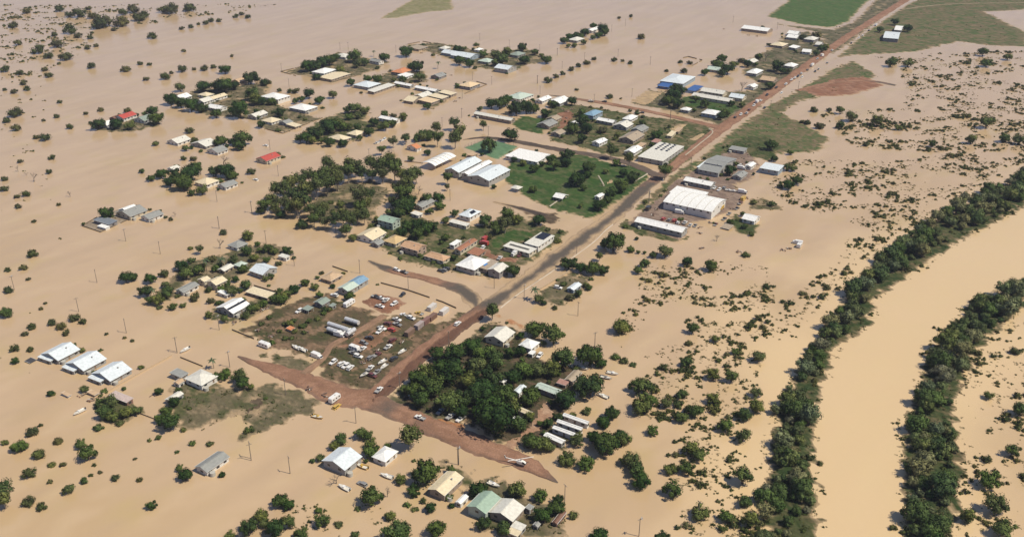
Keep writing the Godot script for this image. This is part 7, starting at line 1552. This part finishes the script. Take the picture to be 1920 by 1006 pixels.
func _ready() -> void:
	var cam := Camera3D.new()
	cam.name = "camera"
	cam.fov = 31.968
	cam.near = 1.0
	cam.far = 20000.0
	cam.position = Vector3(0, 230, EYE_Z)
	cam.rotation_degrees = Vector3(-25.511, 0, 0)
	add_child(cam)
	cam.current = true

	var sky_mat := ProceduralSkyMaterial.new()
	sky_mat.sky_top_color = Color(0.34, 0.47, 0.68)
	sky_mat.sky_horizon_color = Color(0.84, 0.89, 1.0)
	sky_mat.sky_curve = 0.28
	sky_mat.ground_bottom_color = Color(0.40, 0.34, 0.27)
	sky_mat.ground_horizon_color = Color(0.62, 0.58, 0.55)
	sky_mat.energy_multiplier = 0.62
	var sky := Sky.new()
	sky.sky_material = sky_mat
	var env := Environment.new()
	env.background_mode = Environment.BG_SKY
	env.sky = sky
	env.tonemap_mode = Environment.TONE_MAPPER_LINEAR
	env.tonemap_exposure = 1.0
	env.sdfgi_enabled = true
	env.ssao_enabled = true
	env.ssil_enabled = true
	env.fog_enabled = true
	env.fog_density = 0.00007
	env.fog_light_color = Color(0.74, 0.76, 0.86)
	var world := WorldEnvironment.new()
	world.name = "world_environment"
	world.environment = env
	add_child(world)

	var sun := DirectionalLight3D.new()
	sun.name = "sun"
	sun.light_energy = 1.6
	sun.light_color = Color(1.0, 0.955, 0.87)
	sun.light_angular_distance = 0.5
	sun.shadow_enabled = true
	add_child(sun)
	sun.look_at_from_position(Vector3.ZERO, Vector3(-0.53, -0.82, -0.19), Vector3.UP)

	edge_noise.seed = 3
	edge_noise.frequency = 0.11
	edge_noise.fractal_octaves = 3
	tone_noise.seed = 8
	tone_noise.frequency = 0.045
	tone_noise.fractal_octaves = 4
	fine_noise.seed = 15
	fine_noise.frequency = 0.22
	fine_noise.fractal_octaves = 3
	tex_soil = noise_tex(31, 0.03, 0.86, 1.0, 5)
	tex_roof = noise_tex(47, 0.02, 0.88, 1.0, 6)

	water()
	var i := 0
	for g in LAND:
		land(g[0], g[1], g[2], g[3], i)
		i += 1
	i = 0
	for r in ROADS:
		road(r[0], r[1], r[2], i)
		i += 1
	print("land done ", Time.get_ticks_msec())
	for b in BUILDINGS:
		var first: Array = b[2][0]
		var home := thing(b[0], b[1], b[0].replace("_", " "), Vector3(first[0], 0, first[1]))
		for k in b[2]: block(home, k)
	print("buildings done ", Time.get_ticks_msec())
	grow_kinds()
	i = 0
	for kind_rows in PLANTS:
		for row in kind_rows[2]:
			plant(kind_rows[0], row[0], row[1], row[2], kind_rows[1], i, row[3] if row.size() > 3 else "")
			i += 1
	belts()
	scrub()
	ground_cover()
	drowned_grass()
	gardens()
	print("plants done ", Time.get_ticks_msec())
	for v in VEHICLES:
		for row in v[3]: vehicle(v[0], v[1], row[0], row[1], row[2], v[2])
	i = 0
	for p in POLES:
		power_pole(p[0], p[1], i, p[2])
		i += 1
	tanker(-86.8, 210.4, -0.54, 13.0, true, "long silver tanker truck parked on the dirt lot")
	tanker(-88.9, 214.1, -0.54, 6.5, true, "short white tanker truck parked beside the long silver one")
	tanker(-79.7, 216.1, 1.03, 6.0, false, "white tank trailer with its wheels at the end of the tanker row")
	tanker(-80.9, 204.3, -0.54, 8.5, false, "dull grey tank trailer behind the long silver tanker")
	container(-41.9, 187.5, 1.08, Color(0.62, 0.60, 0.58), "pale", "pale grey shipping container standing in shallow water")
	container(-35.2, 191.9, 1.08, Color(0.66, 0.64, 0.62), "white", "whitish shipping container nearest the main road")
	container(-40.9, 198.3, 1.08, Color(0.20, 0.12, 0.09), "brown", "brown shipping container behind the pale grey one")
	container(-43.7, 202.5, 1.08, Color(0.24, 0.13, 0.11), "maroon", "dark reddish shipping container in the container row")
	container(-46.7, 207.4, 1.08, Color(0.40, 0.34, 0.33), "pinkgrey", "pinkish grey shipping container in the container row")
	container(-50.9, 214.4, 1.08, Color(0.24, 0.16, 0.12), "rust", "rusty brown shipping container at the end of the row")
	caravan(-120, 226.5, -0.54, 6.5, "white caravan standing in water at the lot fence")
	caravan(-85.7, 183.3, 1.03, 7.5, "long white caravan parked behind the truck lot trees")
	caravan(-77.9, 273.8, 1.03, 6.0, "white caravan beside a truck at the red junction")
	caravan(172.1, 108.3, 1.03, 4.5, "small white caravan half sunk on a debris bank")
	caravan(-75.9, 229.9, -0.54, 5.5, "white camper trailer on the lot grass")
	helicopter(3.5, 319.5, -0.39)
	fence([-182.1, 268.5, -176.4, 258.1, -170.1, 247.3, -162.5, 234.8], 0.8, "long pale low wall running through water beside the white sheds", "wall")
	fence([13.5, 167.5, 22.6, 155.6, 33.6, 141.4], 1.3, "pale block wall around the flooded yard", "wall")
	fence([-72.4, 157.1, -55.4, 166.8, -36.6, 180, -29.2, 186.7], 0.8, "dark sagging fence between the truck lot and the flooded street", "hedge")
	fence([-140.3, 209.9, -127.1, 218.9], 0.8, "dark low fence at the corner of the truck lot", "hedge")
	fence([-235.7, -326.7, -219.6, -346.8], 0.8, "dark fence beside the row of dark trees", "hedge")
	fence([-235.7, -326.7, -216.7, -309.7], 0.7, "dark fence corner standing in open flood", "hedge")
	fence([-172.3, -288.7, -155.9, -309.7], 0.7, "dark fence beside the long cream roofed house", "hedge")
	fence([-203.1, -128.7, -187.1, -117.4, -162.9, -162.5], 0.7, "dark yard fence around the cream hipped house", "hedge")
	fence([-44.3, -240.8, -24.4, -275.2, -34.9, -286.4], 0.7, "thin fence around the lone yellow cream house", "hedge")
	fence([-119.5, -456.6, -103.5, -472.3, -83.5, -456.6], 0.7, "broken dark fence behind the ruin roof", "hedge")
	fence([184.5, -388.1, 191.1, -393.6, 203.2, -377.2, 185.8, -348.2], 0.9, "dark brown fence of an empty flooded pen", "hedge")
	fence([-271.1, 76.2, -255.4, 86.2, -237.7, 49.7], 0.7, "dark fence round the flooded compound", "hedge")
	fence([-271.1, 76.2, -267.1, 62.3], 0.7, "short dark fence at the back of the flooded compound", "hedge")
	fence([-102.8, 135.8, -93, 142.8], 0.8, "short dark fence behind the light tan house", "hedge")
	fence([-141.6, 160.6, -128.3, 168.1], 0.9, "dark fence behind the wide cream house", "hedge")
	fence([-157.7, 236.6, -144.7, 244.7], 0.7, "dark fence line from the power pole to the palm", "hedge")
	fence([-160.7, 283, -151.4, 288], 0.6, "dark fence between bushes and dark trees", "hedge")
	fence([176.6, -142.3, 204.9, -184.3, 222, -212.3], 0.9, "grey roadside fence at the school corner", "rail")
	fence([-36.7, -80.5, -19.8, -103.3, 4.6, -83.7], 2.4, "tall wire fence round the tennis court", "rail")
	fence([-80.6, -47.2, -66.5, -44.2], 0.6, "dark fence in water beside the arched carport", "hedge")
	junk(95, 49.2, 0, "heap of boards and drums in the warehouse yard", "junk heaps in the warehouse yard")
	junk(91.3, 58, 1, "heap of boards and drums in the warehouse yard", "junk heaps in the warehouse yard")
	junk(118, 79.1, 2, "heap of boards and drums in the warehouse yard", "junk heaps in the warehouse yard")
	junk(116.5, 87.1, 3, "heap of boards and drums in the warehouse yard", "junk heaps in the warehouse yard")
	junk(125.9, 70.8, 4, "heap of boards and drums in the warehouse yard", "junk heaps in the warehouse yard")
	junk(158.9, 28.6, 5, "heap of boards and drums in the warehouse yard", "junk heaps in the warehouse yard")
	junk(145.1, 49.2, 6, "heap of boards and drums in the warehouse yard", "junk heaps in the warehouse yard")
	junk(44.6, -187.9, 7, "heap of boards and drums in the red junk yard", "junk heaps in the red junk yard")
	junk(47.5, -179.9, 8, "heap of boards and drums in the red junk yard", "junk heaps in the red junk yard")
	junk(53.6, -187.9, 9, "heap of boards and drums in the red junk yard", "junk heaps in the red junk yard")
	junk(42.3, -164.2, 10, "heap of boards and drums in the red junk yard", "junk heaps in the red junk yard")
	junk(47.6, -160.4, 11, "heap of boards and drums in the red junk yard", "junk heaps in the red junk yard")
	junk(21.2, -200.2, 12, "heap of boards and drums in the red junk yard", "junk heaps in the red junk yard")
	junk(23.7, -208.6, 13, "heap of boards and drums in the red junk yard", "junk heaps in the red junk yard")
	junk(-82.6, 270, 14, "heap of boards and drums beside the truck at the red junction", "junk heaps beside the truck at the red junction")
	junk(-90.8, 263.8, 15, "heap of boards and drums beside the truck at the red junction", "junk heaps beside the truck at the red junction")
	junk(-187.1, 281.9, 16, "heap of boards and drums floating near the rust streaked shed", "junk heaps floating near the rust streaked shed")
	junk(-191.4, 269.1, 17, "heap of boards and drums floating near the rust streaked shed", "junk heaps floating near the rust streaked shed")
	junk(-185.4, 272.7, 18, "heap of boards and drums floating near the rust streaked shed", "junk heaps floating near the rust streaked shed")
	junk(-159.2, 267.9, 19, "heap of boards and drums floating near the rust streaked shed", "junk heaps floating near the rust streaked shed")
	junk(165.5, 110.1, 20, "heap of boards and drums on the debris bank in the flood", "junk heaps on the debris bank in the flood")
	junk(160.8, 113.8, 21, "heap of boards and drums on the debris bank in the flood", "junk heaps on the debris bank in the flood")
	junk(113.1, 110.1, 22, "heap of boards and drums on the debris bank in the flood", "junk heaps on the debris bank in the flood")
	junk(134.7, 115.6, 23, "heap of boards and drums on the debris bank in the flood", "junk heaps on the debris bank in the flood")
	junk(-130.5, 188.7, 24, "heap of boards and drums in the overgrown corner of the truck lot", "junk heaps in the overgrown corner of the truck lot")
	junk(-127.4, 187.2, 25, "heap of boards and drums in the overgrown corner of the truck lot", "junk heaps in the overgrown corner of the truck lot")
	junk(-126.7, 209.9, 26, "heap of boards and drums in the overgrown corner of the truck lot", "junk heaps in the overgrown corner of the truck lot")
	junk(-119.2, 216.5, 27, "heap of boards and drums in the overgrown corner of the truck lot", "junk heaps in the overgrown corner of the truck lot")
	junk(-141.2, 203, 28, "heap of boards and drums in the overgrown corner of the truck lot", "junk heaps in the overgrown corner of the truck lot")
	junk(-53.9, 222, 29, "heap of boards and drums on the truck lot verge", "junk heaps on the truck lot verge")
	junk(-64.4, 230.9, 30, "heap of boards and drums on the truck lot verge", "junk heaps on the truck lot verge")
	junk(-67.8, 238.2, 31, "heap of boards and drums on the truck lot verge", "junk heaps on the truck lot verge")
	junk(-69.8, 241.9, 32, "heap of boards and drums on the truck lot verge", "junk heaps on the truck lot verge")
	junk(-103.2, 212.1, 33, "heap of boards and drums on the truck lot verge", "junk heaps on the truck lot verge")
	junk(282.1, -507.2, 34, "heap of boards and drums on the far shore", "junk heaps on the far shore")
	junk(290.3, -501.9, 35, "heap of boards and drums on the far shore", "junk heaps on the far shore")
	junk(260.9, -542.7, 36, "heap of boards and drums on the far shore", "junk heaps on the far shore")
	junk(-99.6, -411.8, 37, "heap of boards and drums around flooded houses", "junk heaps around flooded houses")
	junk(-85.4, -411.8, 38, "heap of boards and drums around flooded houses", "junk heaps around flooded houses")
	junk(-67.1, -307.4, 39, "heap of boards and drums around flooded houses", "junk heaps around flooded houses")
	junk(-61.6, -312.1, 40, "heap of boards and drums around flooded houses", "junk heaps around flooded houses")
	junk(-47.9, -226.4, 41, "heap of boards and drums around flooded houses", "junk heaps around flooded houses")
	junk(-52.1, -214.5, 42, "heap of boards and drums around flooded houses", "junk heaps around flooded houses")
	print("all done ", Time.get_ticks_msec())
